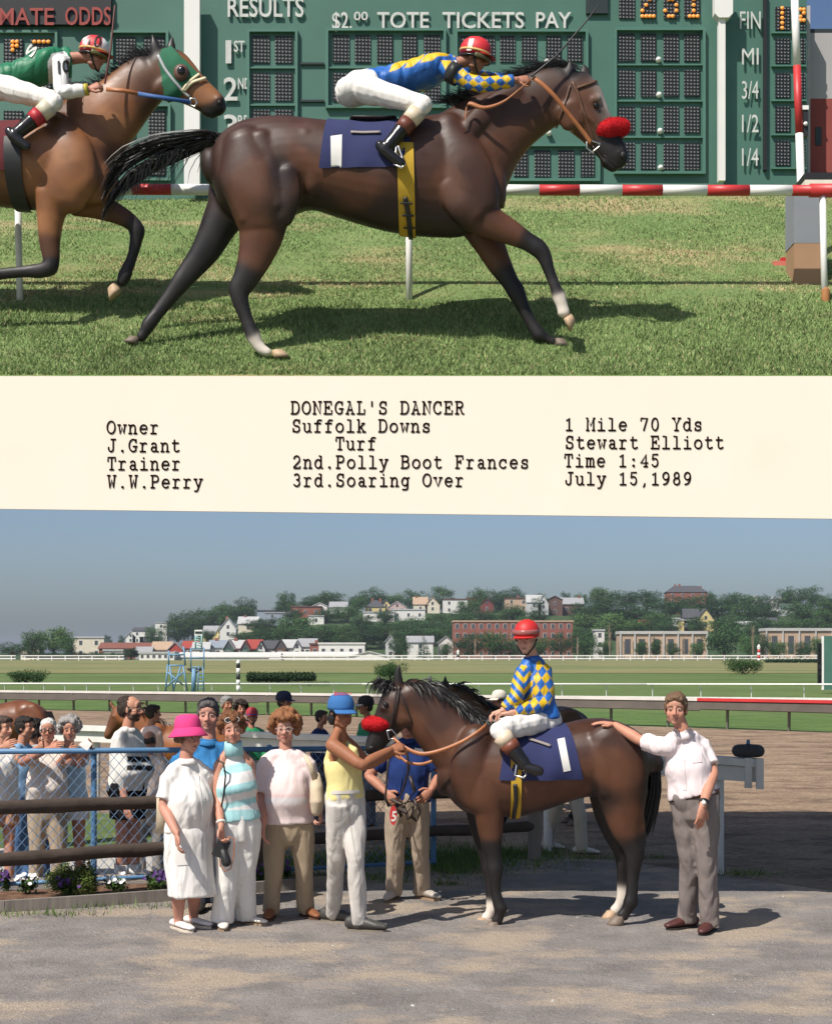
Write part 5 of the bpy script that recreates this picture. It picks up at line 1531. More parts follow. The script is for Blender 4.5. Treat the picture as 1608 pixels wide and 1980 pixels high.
def head_colours(M, skin, brow, lips=(.42, .14, .11), beard=None, flush=.12):
    Mi = np.array(M.inverted())
    skin = np.array(skin)
    def fn(co):
        l = co @ Mi[:3, :3].T + Mi[:3, 3]
        x, y, z = l[:, 0], l[:, 1], l[:, 2]
        c = np.tile(skin, (len(co), 1))
        ck = np.exp(-(((np.abs(x) - .04) / .022) ** 2 + ((z + .03) / .025) ** 2)) * (y > .03)
        c = c * (1 - ck[:, None] * flush * np.array([0, 1.2, 1.3]))
        nz = np.exp(-((x / .016) ** 2 + ((z + .025) / .02) ** 2)) * (y > .08)
        c = c * (1 - nz[:, None] * .15 * np.array([0, 1, 1]))
        if beard is not None:
            w = ((y > -.02) & (z < -.045) & (z > -.13) & ~((np.abs(x) < .022) & (z > -.078) & (z < -.05))) * .9
            w = np.where((np.abs(x) < .03) & (z > -.055) & (z < -.043) & (y > .06), .9, w)
            c = c * (1 - w[:, None]) + np.array(beard) * w[:, None]
        lp = (np.abs(x) < .021) & (z < -.054) & (z > -.077) & (y > .066)
        c[lp] = np.array(lips) * .55 + c[lp] * .45
        mo = (np.abs(x) < .019) & (np.abs(z + .0635) < .0022) & (y > .06)
        c[mo] *= .35
        bw = (np.abs(x) > .014) & (np.abs(x) < .050) & (z > .0215) & (z < .0325) & (y > .055)
        c[bw] = np.array(brow) * .75 + c[bw] * .25
        return c
    return fn

def hand(mb, w, d, nrm, s=1.0, curl=35, side=1, spread=0.0, thumb=None):
    d = Vector(d).normalized(); nrm = Vector(nrm); nrm = (nrm - d * nrm.dot(d)).normalized(); lat = d.cross(nrm) * side
    mb.tube([w - d * .01 * s, w + d * .035 * s, w + d * .082 * s], [(.026 * s, .019 * s), (.038 * s, .017 * s), (.040 * s, .013 * s)], 10, ref=nrm)
    for i, L in enumerate((.068, .078, .072, .055)):
        p = w + d * (.082 - .004 * abs(i - 1)) * s + lat * (.029 - .0195 * i) * s
        dd = (d + lat * spread * (1.5 - i)).normalized(); pts = [p - dd * .012 * s, p]; ax = dd.cross(nrm)
        for k, fr in enumerate((.42, .33, .25)):
            dd = (Quaternion(ax, R(curl * (.7 if k == 0 else 1.0))) @ dd).normalized()
            p = p + dd * L * fr * s; pts.append(p)
        mb.tube(pts, [.0098 * s, .0098 * s, .0092 * s, .0085 * s, .0070 * s], 7)
    p = w + d * .022 * s + lat * .030 * s
    td = (d * .65 + lat * .75 + nrm * .25).normalized() if thumb is None else Vector(thumb).normalized()
    mb.tube([p, p + td * .034 * s, p + (td * .8 + d * .5).normalized() * .062 * s + lat * .004 * s], [.013 * s, .0115 * s, .008 * s], 7)

def shoe(parent, at, dirv, L, col, kind='shoe', s=1.0, sole=(.03, .025, .02)):
    """foot on the ground: at = point under the ankle, dirv = where the toe points"""
    d = Vector((dirv[0], dirv[1], 0)).normalized(); lat = Vector((-d.y, d.x, 0)); at = Vector(at)
    gz = .022
    mb = MB()
    h = {'shoe': (.036, .040, .036, .026, .017), 'boot': (.045, .050, .042, .030, .022), 'flat': (.026, .027, .022, .018, .013)}[kind]
    w = (.034, .037, .040, .046, .030)
    ps = (-.075, -.03, .05, .125, .185)
    cs = [at + d * (p * L) + Vector((0, 0, gz + .012 + hh)) for p, hh in zip(ps, h)]
    mb.loft(cs, [lat * q * s for q in w], [Vector((0, 0, hh)) for hh in h], 14)
    if kind == 'boot':
        mb.tube([at + Vector((0, 0, gz + .04)), at + Vector((0, 0, .15)) - d * .008], [.048, .052], 14)
    o = part('shoe', [(mb, .009, 2, col)], M_shoe, parent)
    mb = MB()
    out = [at + d * (p * L) + lat * q * k * s + Vector((0, 0, .012)) for k, sq in ((1, 1), (-1, -1)) for p, q in (list(zip(ps, w)) if k == 1 else list(zip(ps, w))[::-1])]
    tip = at + d * (.212 * L) + Vector((0, 0, .012)); heel = at - d * (.105 * L) + Vector((0, 0, .012))
    poly = [at + Vector((0, 0, .012)) + (q_ - at - Vector((0, 0, .012))) * .90 for q_ in out[:5] + [tip] + out[5:] + [heel]]
    mb.prism([p - Vector((0, 0, .001)) for p in poly], (0, 0, .022))
    part('sole', mb, mat('sole_%d' % int(sole[0] * 1000), sole, .8), o, smooth=False)
    return o

def lerp(a, b, t):
    return a * (1 - t) + b * t

def along(pts, t):
    """point at fraction t of a joint chain (0..len-1)"""
    i = min(int(t), len(pts) - 2)
    return lerp(pts[i], pts[i + 1], t - i)

def person(label, D, J, ty=0.0, hy=0.0, hp=0.0, hr=0.0, s=1.0, skin=SK1, brow=(.1, .06, .04), front=None, vox=.011, hvox=.0052, group=None, name='person', girth=1.0, belly=0.0, bust=0.0,
           arms=1.0, legs=1.0, top=None, bottom=None, extra_top=None, shoes=None, hands=(None, None), hair=None, eyes=True, beard=None, hs=1.0, jaw=1.0, base=None, lips=(.42, .14, .11), cat='person'):
    """J: joints as photograph pixels (px, py[, depth offset]); ty / hy: how far torso and head turn to the picture's right (degrees)"""
    f = Vector((math.sin(R(ty)), -math.cos(R(ty)), 0)); r = Vector((math.cos(R(ty)), math.sin(R(ty)), 0))
    q = lambda p, dd=0.0: P(p[0], p[1], D + (p[2] if len(p) > 2 else dd))
    sd = math.sin(R(ty)); hs = hs * .92
    sh = [q(J['sh'][0], -.15 * sd * s), q(J['sh'][1], .15 * sd * s)]
    if front is None:
        mid_ = (sh[0] + sh[1]) / 2; sh = [lerp(k_, mid_, .10) - Vector((0, 0, .022 * s)) for k_ in sh]
    hip = [q(J['hip'][0], -.09 * sd * s), q(J['hip'][1], .09 * sd * s)]
    neck = q(J['neck']); hc = q(J['head'])
    feet = None
    if 'feet' in J:
        feet = []
        for p in J['feet']:
            g = G(p[0], p[1], J.get('gz', 0.0)); feet.append(g)
        ank = [g + Vector((0, 0, .085 * s)) for g in feet]
    elif 'an' in J:
        ank = [q(p) for p in J['an']]
    else:
        ank = None
    kn = None
    if 'kn' in J:
        kn = []
        for i, p in enumerate(J['kn']):
            dd = (p[2] if len(p) > 2 else ((hip[i].y + ank[i].y) / 2 - D - .03))
            kn.append(P(p[0], p[1], D + dd))
    el = [q(p) for p in J['el']]; wr = [q(p) for p in J['wr']]
    hipc, shc = (hip[0] + hip[1]) / 2, (sh[0] + sh[1]) / 2
    root = thing(name, label, cat, base if base is not None else (feet[0] + feet[1]) / 2 if feet else Vector((hipc.x, hipc.y, 0)), group)
    sp = (shc - hipc).normalized()
    fr = Vector(front) if front is not None else f
    Bd = (fr - sp * fr.dot(sp)).normalized(); Ad = Bd.cross(sp).normalized()
    hw = (hip[1] - hip[0]).length / 2; sw = max((sh[1] - sh[0]).length / 2, .12 * s)
    sw = min(max(sw, .145 * s), .21 * s)
    def ring_at(t, off=0.0):
        a = np.interp(t, [-.25, -.05, .1, .35, .6, .8, .95, 1.06], [.115, .168, .165, .142 + belly * .25, .152, sw / s * .93, sw / s * .84, .075]) * s
        b = np.interp(t, [-.25, -.05, .1, .35, .6, .8, .95, 1.06], [.095, .115, .115, .105 + belly * .6, .115 + bust * .5, .110 + bust * .3, .080, .058]) * s
        fo = np.interp(t, [-.25, -.05, .1, .35, .6, .8, .95, 1.06], [0, -.01, 0, .01 + belly * .6, .012 + bust * .7, .005 + bust * .2, -.008, -.015]) * s
        c = hipc + (shc - hipc) * t + Bd * fo
        return c, Ad * (a * girth + off), Bd * (b * girth + off)
    def torso(mb, t0, t1, off, n=9, flare=0.0):
        ts = [t0 + (t1 - t0) * i / (n - 1) for i in range(n)]
        rr = [ring_at(t, off + flare * max(0, 1 - (t - t0) / .3)) for t in ts]
        if t1 >= 1.0 and off > 0:
            for fq, ra in ((.55, .068), (.92, .058)):
                rr.append((lerp(shc, neck, fq) - Bd * .004, Ad * (ra * s * girth ** .4), Bd * (ra * .95 * s * girth ** .4)))
        mb.sm = 2
        mb.loft([x[0] for x in rr], [x[1] for x in rr], [x[2] for x in rr], 18, (t1 > 1.0 and off < 0) or t1 < .5)
        mb.sm = 0
    # --- the body: one skin
    mb = MB()
    torso(mb, -.04, 1.05, (-.012 if not top else -.03) * s, 10)
    mb.tube([lerp(shc, neck, .3), neck, lerp(neck, hc, .45), hc + Vector((0, 0, -.02 * s))], [(.054 if top else .070) * s, .050 * s * girth ** .4, .048 * s * girth ** .4, .046 * s], 14)
    for i in (0, 1):
        mb.ball(lerp(sh[i], shc, .15), .050 * s * arms); mb.tube([lerp(neck, hc, .12) if not (top and top.get('sleeve', 1) > 0) else lerp(neck, shc, .7), lerp(neck, sh[i], .5) + sp * (.012 if not (top and top.get('sleeve', 1) > 0) else -.03) * s, sh[i]], [.045 * s if not top else .036 * s, .040 * s if not top else .034 * s, .042 * s], 10)
        mb.sm = 2; mb.tube([sh[i], lerp(sh[i], el[i], .45), el[i], lerp(el[i], wr[i], .3), wr[i]], [k * s * arms for k in ((.050, .047, .039, .041, .027) if not (top and top.get('sleeve', 1) > 0) else (.040, .039, .037, .041, .027))], 12); mb.sm = 0
        if kn:
            mb.sm = 2; mb.tube([lerp(hip[i], kn[i], .16), lerp(hip[i], kn[i], .5), kn[i], lerp(kn[i], ank[i], .32), ank[i] + Vector((0, 0, .02)), ank[i] - Vector((0, 0, .02))], [k * s * legs for k in ((.058, .056, .044, .044, .032, .038) if bottom and bottom.get('kind') != 'shorts' else (.066, .064, .050, .054, .036, .040))], 12); mb.sm = 0
    hM = head_frame(hc, hy, hp, hr, hs)
    hb = MB(); head_mesh(hb, hM, jaw=jaw)
    skn = tuple(skin)
    hd = MB()
    for i in (0, 1):
        h = hands[i]
        if h is None:
            d = (wr[i] - el[i]).normalized(); hand(hd, wr[i], d, -r if i else r, s, 18, 1 if i == 0 else -1)
        elif h is not False:
            hand(hd, wr[i], h.get('d', (wr[i] - el[i])), h.get('n', (0, 1, 0)), s * h.get('s', 1), h.get('curl', 30), h.get('side', 1), h.get('spread', 0), h.get('thumb'))
    red = tuple(np.array(skin) * np.array([1.0, .93, .90]))
    pcs = [(mb, vox, 2, red), (hb, hvox, 2, head_colours(hM, skin, brow, lips, beard))]
    if hd.v:
        pcs.append((hd, None, 0, red))
    part('body', pcs, M_skin, root)
    if eyes:
        for k in (-1, 1):
            e = MB(); T = lambda x, y, z: hM @ Vector((x, y, z)); R3 = hM.to_3x3().normalized()
            e.ball(T(k * .032, .0765, .0055), (.0130 * hs, .006 * hs, .0044 * hs), R3, 10, 6)
            ey = part('eye', e, mat('eye_white', (.42, .36, .32), .3, 0), root)
            e = MB(); e.ball(T(k * .032, .0800, .0058), (.0064 * hs, .004 * hs, .0047 * hs), R3, 8, 6); part('iris', e, mat('eye_shade', (.020, .013, .010), .3, 0), ey)
    out = {'root': root, 'hM': hM, 'sh': sh, 'el': el, 'wr': wr, 'hip': hip, 'kn': kn, 'ank': ank, 'neck': neck, 'ring': ring_at, 'shc': shc, 'hipc': hipc, 'torso': torso, 'f': f, 'r': r, 'hc': hc}
    # --- garments
    if top:
        t = dict(col=(.6, .6, .6), sleeve=.65, hem=.0, off=.012, m=M_cloth, loose=.0, collar=None, neckt=1.0, fold=.0055, strap=False); t.update(top)
        mb = MB(); torso(mb, t['hem'], t['neckt'], (t['off']) * s, 10, t['loose'])
        if t['sleeve'] > 0:
            for i in (0, 1):
                ch = [sh[i], el[i], wr[i]]
                mb.ball(lerp(sh[i], shc, .18), (.050 * arms + t['off']) * s); mb.tube([lerp(neck, shc, .45), lerp(neck, sh[i], .55), sh[i]], [(.040 + t['off'] * .5) * s, (.042 + t['off'] * .6) * s, (.044 + t['off'] * .7) * s], 10)
                T_ = t['sleeve']; n_ = max(3, int(T_ * 4) + 1)
                fr_ = [T_ * k / (n_ - 1) for k in range(n_)]
                rad = [np.interp(k, [0, .5, 1, 1.4, 2], [.048, .047, .042, .042, .032]) * s * arms + t['off'] * s * (1.15 if T_ < 1.2 else 1.1) + (.007 * s if (T_ < 1.2 and k > T_ * .8) else 0) for k in fr_]
                mb.tube([along(ch, min(k, 1.999)) for k in fr_], rad, 14, caps=False)
        if t['strap']:
            for k in (-1, 1):
                a_ = ring_at(.70, t['off'] * s); b_ = ring_at(.97, t['off'] * s)
                mb.tube([a_[0] + a_[1] * k * .55 + a_[2] * .55, lerp(a_[0], b_[0], .6) + b_[1] * k * .52 + a_[2] * .75, b_[0] + b_[1] * k * .52 + sp * .035, a_[0] + a_[1] * k * .5 - a_[2] * .7], [.03 * s] * 4, 8)
        out['top'] = part('shirt', [(mb, vox, 2, t['col'])], t['m'], root, fold=t['fold'] * s)
        if t['collar'] is not None:
            mb = MB()
            M = Matrix.Translation(lerp(neck, shc, .34)) @ ((neck - shc).normalized().to_track_quat('Z', 'Y').to_matrix().to_4x4())
            lathe(mb, [(.057 * s, .028 * s), (.061 * s, .028 * s), (.080 * s, -.006 * s), (.077 * s, -.010 * s), (.059 * s, .012 * s)], M, 20)
            part('collar', [(mb, None, 0, t['collar'])], t['m'], root)
    if bottom and kn:
        b = dict(col=(.4, .35, .28), kind='trousers', m=M_cloth, fold=.006, rise=.14, off=.012); b.update(bottom)
        mb = MB(); torso(mb, -.20, b['rise'], b['off'] * s, 6)
        k = b['kind']
        rad = {'trousers': (.100, .092, .073, .068, .070), 'wide': (.104, .098, .086, .086, .092), 'slim': (.096, .086, .064, .062, .056), 'shorts': (.104, .108), 'breeches': (.098, .086, .064)}[k]
        for i in (0, 1):
            if k == 'shorts':
                mb.tube([hip[i], lerp(hip[i], kn[i], b.get('len', .55))], [x * s * legs for x in rad], 14, caps=False)
            elif k == 'breeches':
                mb.ball(lerp(hip[i], hipc, .3) , .100 * s)
                mb.tube([hip[i], lerp(hip[i], kn[i], .5), kn[i]], [x * s * legs for x in rad], 14)
                mb.tube([kn[i], lerp(kn[i], ank[i], .35)], [.062 * s * legs, .050 * s * legs], 14)
            else:
                e = ank[i] + (kn[i] - ank[i]).normalized() * -.02 * s
                mb.tube([hip[i], lerp(hip[i], kn[i], .5), kn[i], lerp(kn[i], ank[i], .45), e], [x * s * legs for x in rad], 14, caps=False)
        out['bottom'] = part('shorts' if k == 'shorts' else 'trousers', [(mb, vox, 2, b['col'])], b['m'], root, fold=b['fold'] * s)
    if shoes and feet:
        for i in (0, 1):
            sc_ = shoes if isinstance(shoes, dict) else {}
            yw = sc_.get('yaw', (ty, ty))[i]
            shoe(root, feet[i], (math.sin(R(yw)), -math.cos(R(yw))), sc_.get('L', 1.0), sc_.get('col', (.05, .03, .02)), sc_.get('kind', 'shoe'), s, sc_.get('sole', (.03, .025, .02)))
    if hair:
        make_hair(root, hM, **hair)
    return out

def make_hair(root, M, style='short', col=(.05, .03, .02), vol=1.0, seed=1, fringe=True, name='hair', low=False):
    T = lambda x, y, z: M @ Vector((x, y, z))
    s = M.to_scale().x; R3 = M.to_3x3().normalized()
    mb = MB(); rs = np.random.RandomState(seed)
    def b(c, r):
        mb.ball(T(*c), tuple(k * s * 1.0 for k in r), R3, 14, 10)
    if style == 'curly':
        for i in range(int(330 * vol)):
            th = math.acos(rs.uniform(-.55, 1)); ph = rs.uniform(0, 6.283)
            x, y, z = math.sin(th) * math.cos(ph), math.sin(th) * math.sin(ph), math.cos(th)
            if y > .45 and z < .42: continue
            if low and z > .05: continue
            if y > .15 and z < -.1: continue
            k = (.086 + .030 * vol * rs.rand())
            b((x * k * 1.02, -.015 + y * k * 1.12, .035 + z * k * 1.08), (.017 + .010 * rs.rand(),) * 3)
        b((0, -.02, .05 if not low else .0), (.085 if not low else .078, .095 if not low else .085, .085 if not low else .07))
        pieces = [(mb, .0055, 0, col)]
        return part(name, pieces, M_curl, root, fold=.0015)
    if style == 'bald':
        for k in (-1, 1):
            b((k * .070, -.02, .0), (.014, .05, .035)); b((k * .06, -.06, .01), (.025, .04, .045))
        b((0, -.082, .005), (.062, .026, .05))
    else:
        v = vol
        b((0, -.018, .062), (.079 * v, .098 * v, .068 * v))
        b((0, -.050, .005), (.076 * v, .070 * v, .085))
        for k in (-1, 1):
            b((k * .070, -.012, .020), (.016 * v, .046, .042))
            b((k * .066, -.040, -.005), (.018 * v, .042, .045))
        if fringe:
            b((0, .058, .092), (.060, .034, .026)); b((.03, .066, .078), (.034, .022, .022)); b((-.03, .066, .078), (.034, .022, .022))
        if style == 'full':
            for k in (-1, 1):
                b((k * .074, -.03, -.04), (.022, .052, .055)); b((k * .074, .02, .035), (.018, .04, .045))
            b((0, -.07, -.05), (.066, .045, .06))
        for i in range(70):                                    # uneven locks
            th = math.acos(rs.uniform(-.2, 1)); ph = rs.uniform(0, 6.283)
            x, y, z = math.sin(th) * math.cos(ph), math.sin(th) * math.sin(ph), math.cos(th)
            if y > .5 and z < .55: continue
            b((x * .078 * v, -.018 + y * .094 * v, .045 + z * .080 * v), (.010, .020, .013))
    return part(name, [(mb, .0055, 1, col)], M_hairv, root, fold=.002)

def cap(root, M, col, brim_col=None, peak=True, name='cap', lift=0.0):
    mb = MB(); T4 = M @ Matrix.Translation((0, -.014, .034 + lift)) @ Matrix.Scale(1.15, 4)
    lathe(mb, [((.088, .103), -.005), ((.090, .105), .02), ((.086, .100), .055), ((.070, .083), .088), ((.040, .05), .108), ((.005, .006), .114)], T4, 26)
    o = part(name, [(mb, None, 0, col)], M_felt, root)
    if peak:
        mb = MB(); vs = []
        for j in range(5):
            for i in range(13):
                a = R(-62 + 124 * i / 12); e = .004 + .062 * j / 4 * (math.cos(a) ** .7)
                x, y = math.sin(a) * .088, math.cos(a) * .100 + e
                vs.append(T4 @ Vector((x, y, .004 - .020 * (j / 4) - .10 * x * x * 10 * .3)))
        mb.add(vs, [(j * 13 + i, j * 13 + i + 1, (j + 1) * 13 + i + 1, (j + 1) * 13 + i) for j in range(4) for i in range(12)])
        n0 = len(mb.v); mb.add([Vector(v) + Vector((0, 0, -.004)) for v in mb.v], [tuple(reversed(f)) for f in mb.f])
        part('peak', [(mb, None, 0, brim_col or col)], M_felt, o)
    return o

def helmet(root, M, col, goggles=None, band=None, strap=True, k=1.0):
    mb = MB(); T4 = M @ Matrix.Translation((0, -.010, .030)) @ Matrix.Scale(k, 4)
    lathe(mb, [((.094, .112), -.012), ((.100, .118), .012), ((.098, .116), .045), ((.086, .103), .082), ((.058, .070), .112), ((.022, .027), .126), ((.003, .003), .128)], T4, 30)
    o = part('helmet', [(mb, None, 0, col)], mat('helmet_cover', rough=.55, attr=True, var=.06, bump=.15, bscale=18), root)
    mb = MB(); vs = []
    for j in range(4):
        for i in range(13):
            a = R(-60 + 120 * i / 12); e = .002 + .050 * j / 3 * (math.cos(a) ** .8)
            vs.append(T4 @ Vector((math.sin(a) * .100, math.cos(a) * .114 + e, .002 - .010 * j / 3)))
    mb.add(vs, [(j * 13 + i, j * 13 + i + 1, (j + 1) * 13 + i + 1, (j + 1) * 13 + i) for j in range(3) for i in range(12)])
    mb.add([Vector(v) + Vector((0, 0, -.005)) for v in mb.v], [tuple(reversed(f)) for f in mb.f])
    part('peak', [(mb, None, 0, col if not callable(col) else (.5, .03, .03))], MATS['helmet_cover'], o)
    if band:
        mb = MB(); lathe(mb, [((.1015, .1195), .004), ((.103, .121), .008), ((.103, .121), .014), ((.1015, .1195), .018)], T4, 30); part('band', [(mb, None, 0, band)], M_plastic, o)
    if strap:
        mb = MB(); T = lambda x, y, z: M @ Vector((x, y, z))
        mb.tube([T(-.088, .01, .0), T(-.068, .035, -.06), T(-.02, .055, -.118), T(.02, .055, -.118), T(.068, .035, -.06), T(.088, .01, .0)], .006 * k, 6); part('chin_strap', [(mb, None, 0, (.02, .018, .018))], M_plastic, root)
    if goggles:
        zc, lens, frame_c = goggles
        T = lambda x, y, z: M @ Vector((x, y, z))
        mb = MB(); pts = []
        for i in range(11):
            a = R(-70 + 14 * i); pts.append(T(math.sin(a) * .106 * k, math.cos(a) * .120 * k - .006, zc))
        mb.tube(pts, [(.010, .019)] * 11, 10, ref=(0, 0, 1))
        g = part('goggles', [(mb, None, 0, lens)], M_plastic, root)
        mb = MB(); lathe(mb, [((.1005, .1165), zc - .03 - .006), ((.1035, .1195), zc - .03), ((.1005, .1165), zc - .03 + .006)], T4, 30); part('strap', [(mb, None, 0, frame_c)], M_plastic, g)
    return o

def glasses(root, M, col=(.02, .015, .012), r=.019, thick=.0022, lens=None, lift=0.0, dy=0.0):
    T = lambda x, y, z: M @ Vector((x, y + dy, z + lift))
    mb = MB()
    for k in (-1, 1):
        mb.tube([T(k * .033 + r * 1.15 * math.cos(R(a)), .093, .002 + r * .9 * math.sin(R(a))) for a in range(0, 361, 30)], thick, 6, caps=False)
        mb.tube([T(k * .054, .090, .006), T(k * .078, .04, .008), T(k * .080, -.005, .006)], thick, 6)
    mb.tube([T(-.012, .096, .006), T(0, .100, .008), T(.012, .096, .006)], thick, 6)
    o = part('glasses', [(mb, None, 0, col)], M_plastic, root)
    if lens:
        for k in (-1, 1):
            mb = MB(); mb.ball(T(k * .033, .0925, .002), (r * 1.12, .0015, r * .88), M.to_3x3().normalized(), 14, 6); part('lens', [(mb, None, 0, lens)], M_plastic, o)
    return o

def jockey_leg(p, i, band_col, cuff_col, boot=(.012, .011, .012), r=.057, ft=None, foot_len=.22):
    """long boot with a coloured top band and a pale cuff"""
    kn, an = p['kn'][i], p['ank'][i]
    t = (an - kn)
    for name, a, b, c, rr in (('cuff', .16, .40, cuff_col, 1.18), ('boot_top', .40, .60, band_col, 1.14)):
        mb = MB(); mb.tube([kn + t * a, kn + t * (a + b) / 2, kn + t * b], [r * rr * 1.05, r * rr, r * rr * .95], 14, caps=False)
        part(name, [(mb, None, 0, c)], M_shoe, p['root'])
    mb = MB(); toe = Vector(ft)
    mb.tube([kn + t * .60, kn + t * .8, an], [r * 1.06, r * .92, r * .84], 14)
    d = (toe - an).normalized()
    mb.tube([an - d * .055 + t.normalized() * .03, an + t.normalized() * .035, lerp(an, toe, .5) + t.normalized() * .02, toe], [(.036, .040), (.040, .044), (.042, .034), (.034, .022)], 12, ref=(0, 1, 0))
    return part('boot', [(mb, .009, 2, boot)], mat('polished_boot', rough=.22, attr=True, var=.1, bump=.2, bscale=14), p['root'])

def decal(text, x0, y1, w, h, bvh, m, parent, D, off=.004, slant=0.0, rot=0.0, name='lettering', bold=.0):
    cu = bpy.data.curves.new('lettering', 'FONT'); cu.body = text; cu.offset = bold; cu.resolution_u = 3
    o = bpy.data.objects.new('tmp', cu); COL.objects.link(o)
    dg = bpy.context.evaluated_depsgraph_get()
    me = bpy.data.meshes.new_from_object(o.evaluated_get(dg)); bpy.data.objects.remove(o)
    bm = bmesh.new(); bm.from_mesh(me); bmesh.ops.subdivide_edges(bm, edges=bm.edges[:], cuts=1); bmesh.ops.triangulate(bm, faces=bm.faces[:])
    bm.verts.ensure_lookup_table()
    co = np.array([list(v.co) for v in bm.verts]); fs = [tuple(v.index for v in f.verts) for f in bm.faces]
    bm.free(); bpy.data.meshes.remove(me); bpy.data.curves.remove(cu)
    mn = co[:, 0].min(); sx = w / (co[:, 0].max() - mn); sy = h / .729
    cr, sr = math.cos(R(rot)), math.sin(R(rot))
    vs = []
    for a, b_, _ in co:
        x, y = (a - mn) * sx + slant * b_ * sy, -b_ * sy
        hx, hyy = x0 + x * cr - y * sr, y1 + x * sr + y * cr
        hit, nn = ray_px(bvh, hx, hyy, D)
        vs.append(hit + nn * off if hit is not None else P(hx, hyy, D))
    mb = MB(); mb.add(vs, fs)
    return part(name, mb, m, parent, smooth=False)
# ------------------------------------------------------------------ the riders of the race
BLU, YEL, WSK = (.020, .12, .42), (.66, .42, .012), (.74, .71, .67)
JK = 'jockey'
def lead_silks(co):
    p = topx(co); c = np.tile(np.array(BLU), (len(co), 1))
    for poly in ([(752, 139), (757, 125), (788, 104), (808, 98), (800, 110), (768, 134)], [(782, 130), (790, 115), (812, 97), (828, 92), (816, 112), (796, 129)], [(812, 121), (820, 108), (840, 93), (864, 88), (858, 99), (836, 116)], [(846, 108), (858, 98), (872, 96), (866, 108)],
                 [(852, 116), (872, 116), (874, 136), (862, 138)], [(808, 172), (828, 176), (842, 168), (860, 170), (830, 184)]):
        c[in_poly(p, poly)] = YEL
    u = (p[:, 0] - 884) / 21.0; v = (p[:, 1] - (139 + (p[:, 0] - 884) * .13)) / 17.0
    dia = ((np.floor(u + v) + np.floor(u - v)) % 2 == 0) & (p[:, 0] > 876) & (p[:, 0] < 988)
    c[dia] = YEL
    return c
j1 = person('person crouched in blue and yellow silks and red helmet, riding the race leader', UD, dict(
    head=(918, 112, -.02), neck=(885, 122, -.02), sh=((862, 134, -.16), (868, 120, .15)), el=((925, 166, -.24), (930, 150, .2)), wr=((1000, 154, -.22), (1000, 158, .12)),
    hip=((703, 172, -.10), (703, 168, .10)), kn=((818, 203, -.30), (815, 200, .28)), an=((748, 284, -.36), (750, 280, .34))), ty=90, hy=72, hp=-14, front=(.25, 0, -1), s=.93, skin=(.36, .17, .11), vox=.0068, base=um(760, 240),
    top=dict(col=lead_silks, sleeve=1.9, hem=.06, m=M_silk, off=.016, fold=.007), bottom=dict(col=WSK, kind='breeches', fold=.007, off=.016), hands=(dict(d=(1, .1, .12), n=(.1, .9, -.4), curl=62, side=-1), dict(d=(1, 0, .1), n=(0, -1, 0), curl=60, side=1)), arms=.98, legs=1.08)
helmet(j1['root'], j1['hM'], (.56, .022, .030), goggles=(-.002, (.10, .085, .04), (.02, .02, .02)), band=(.62, .45, .16), k=1.10)
for i in (0, 1):
    jockey_leg(j1, i, (.13, .035, .018), (.66, .55, .40), ft=um(778, 316, -.38 if i == 0 else .36))
mb = MB(); mb.tube([um(1028, 146, -.22), um(1075, 108, -.18), um(1135, 38, -.12), um(1160, 5, -.10)], [.009, .008, .006, .004], 8); whip = part('whip', mb, M_black, None, base=um(1028, 146, -.22)); tag(whip, 'thin black whip held up beside the red race helmet', 'whip')
mb = MB(); a_, b_ = j1['sh'][0], j1['el'][0]; mb.tube([lerp(a_, b_, .12), lerp(a_, b_, .38)], [.080, .078], 16, caps=False); part('armband', [(mb, None, 0, (.02, .02, .02))], M_silk, j1['root'])

GRN = (.015, .165, .075)
def trail_silks(co):
    p = topx(co); c = np.tile(np.array(GRN), (len(co), 1))
    c[in_poly(p, [(92, 118), (100, 103), (125, 98), (136, 112), (132, 150), (200, 150), (200, 190), (96, 196)])] = (.72, .70, .68)
    return c
def ten_helmet(co):
    p = topx(co); c = np.tile(np.array((.74, .72, .70)), (len(co), 1))
    c[in_poly(p, [(143, 80), (152, 70), (165, 90), (200, 98), (215, 112), (150, 96), (142, 90)])] = (.55, .025, .03)
    c[in_poly(p, [(168, 62), (180, 58), (196, 62), (200, 78), (192, 92), (166, 88)])] = (.55, .025, .03)
    return c
j2 = person('person crouched in green and white silks, helmet number ten, on the second horse', RD, dict(
    head=(182, 108, -.02), neck=(142, 112, -.02), sh=((116, 122, -.16), (125, 105, .15)), el=((116, 180, -.28), (125, 170, .2)), wr=((172, 172, -.28), (175, 172, .1)),
    hip=((-8, 165, -.10), (-8, 160, .10)), kn=((108, 196, -.30), (108, 192, .28)), an=((32, 258, -.36), (34, 255, .34))), ty=90, hy=74, hp=-12, front=(.25, 0, -1), s=.93, skin=(.42, .20, .14), vox=.0068, base=rm(60, 240),
    top=dict(col=trail_silks, sleeve=1.85, hem=.06, m=M_silk, off=.016, fold=.007), bottom=dict(col=WSK, kind='breeches', fold=.007, off=.016), hands=(dict(d=(1, 0, .45), n=(.3, .8, -.4), curl=60, side=-1), dict(d=(1, 0, .2), n=(0, -1, 0), curl=60)), legs=1.08)
helmet(j2['root'], j2['hM'], ten_helmet, goggles=(.004, (.11, .10, .03), (.02, .02, .02)), band=(.66, .40, .12), k=1.10)
for i in (0, 1):
    jockey_leg(j2, i, (.42, .02, .03), (.62, .56, .42), ft=rm(54, 284, -.38 if i == 0 else .36))
mb = MB(); mb.tube([rm(203, 160, -.26), rm(214, 95, -.24), rm(222, 10, -.22)], [.008, .008, .006], 8); whip2 = part('whip', mb, mat('red_black_whip', (.12, .02, .015), .5), None, base=rm(203, 160, -.26)); tag(whip2, 'thin upright whip held over the second horse', 'whip')
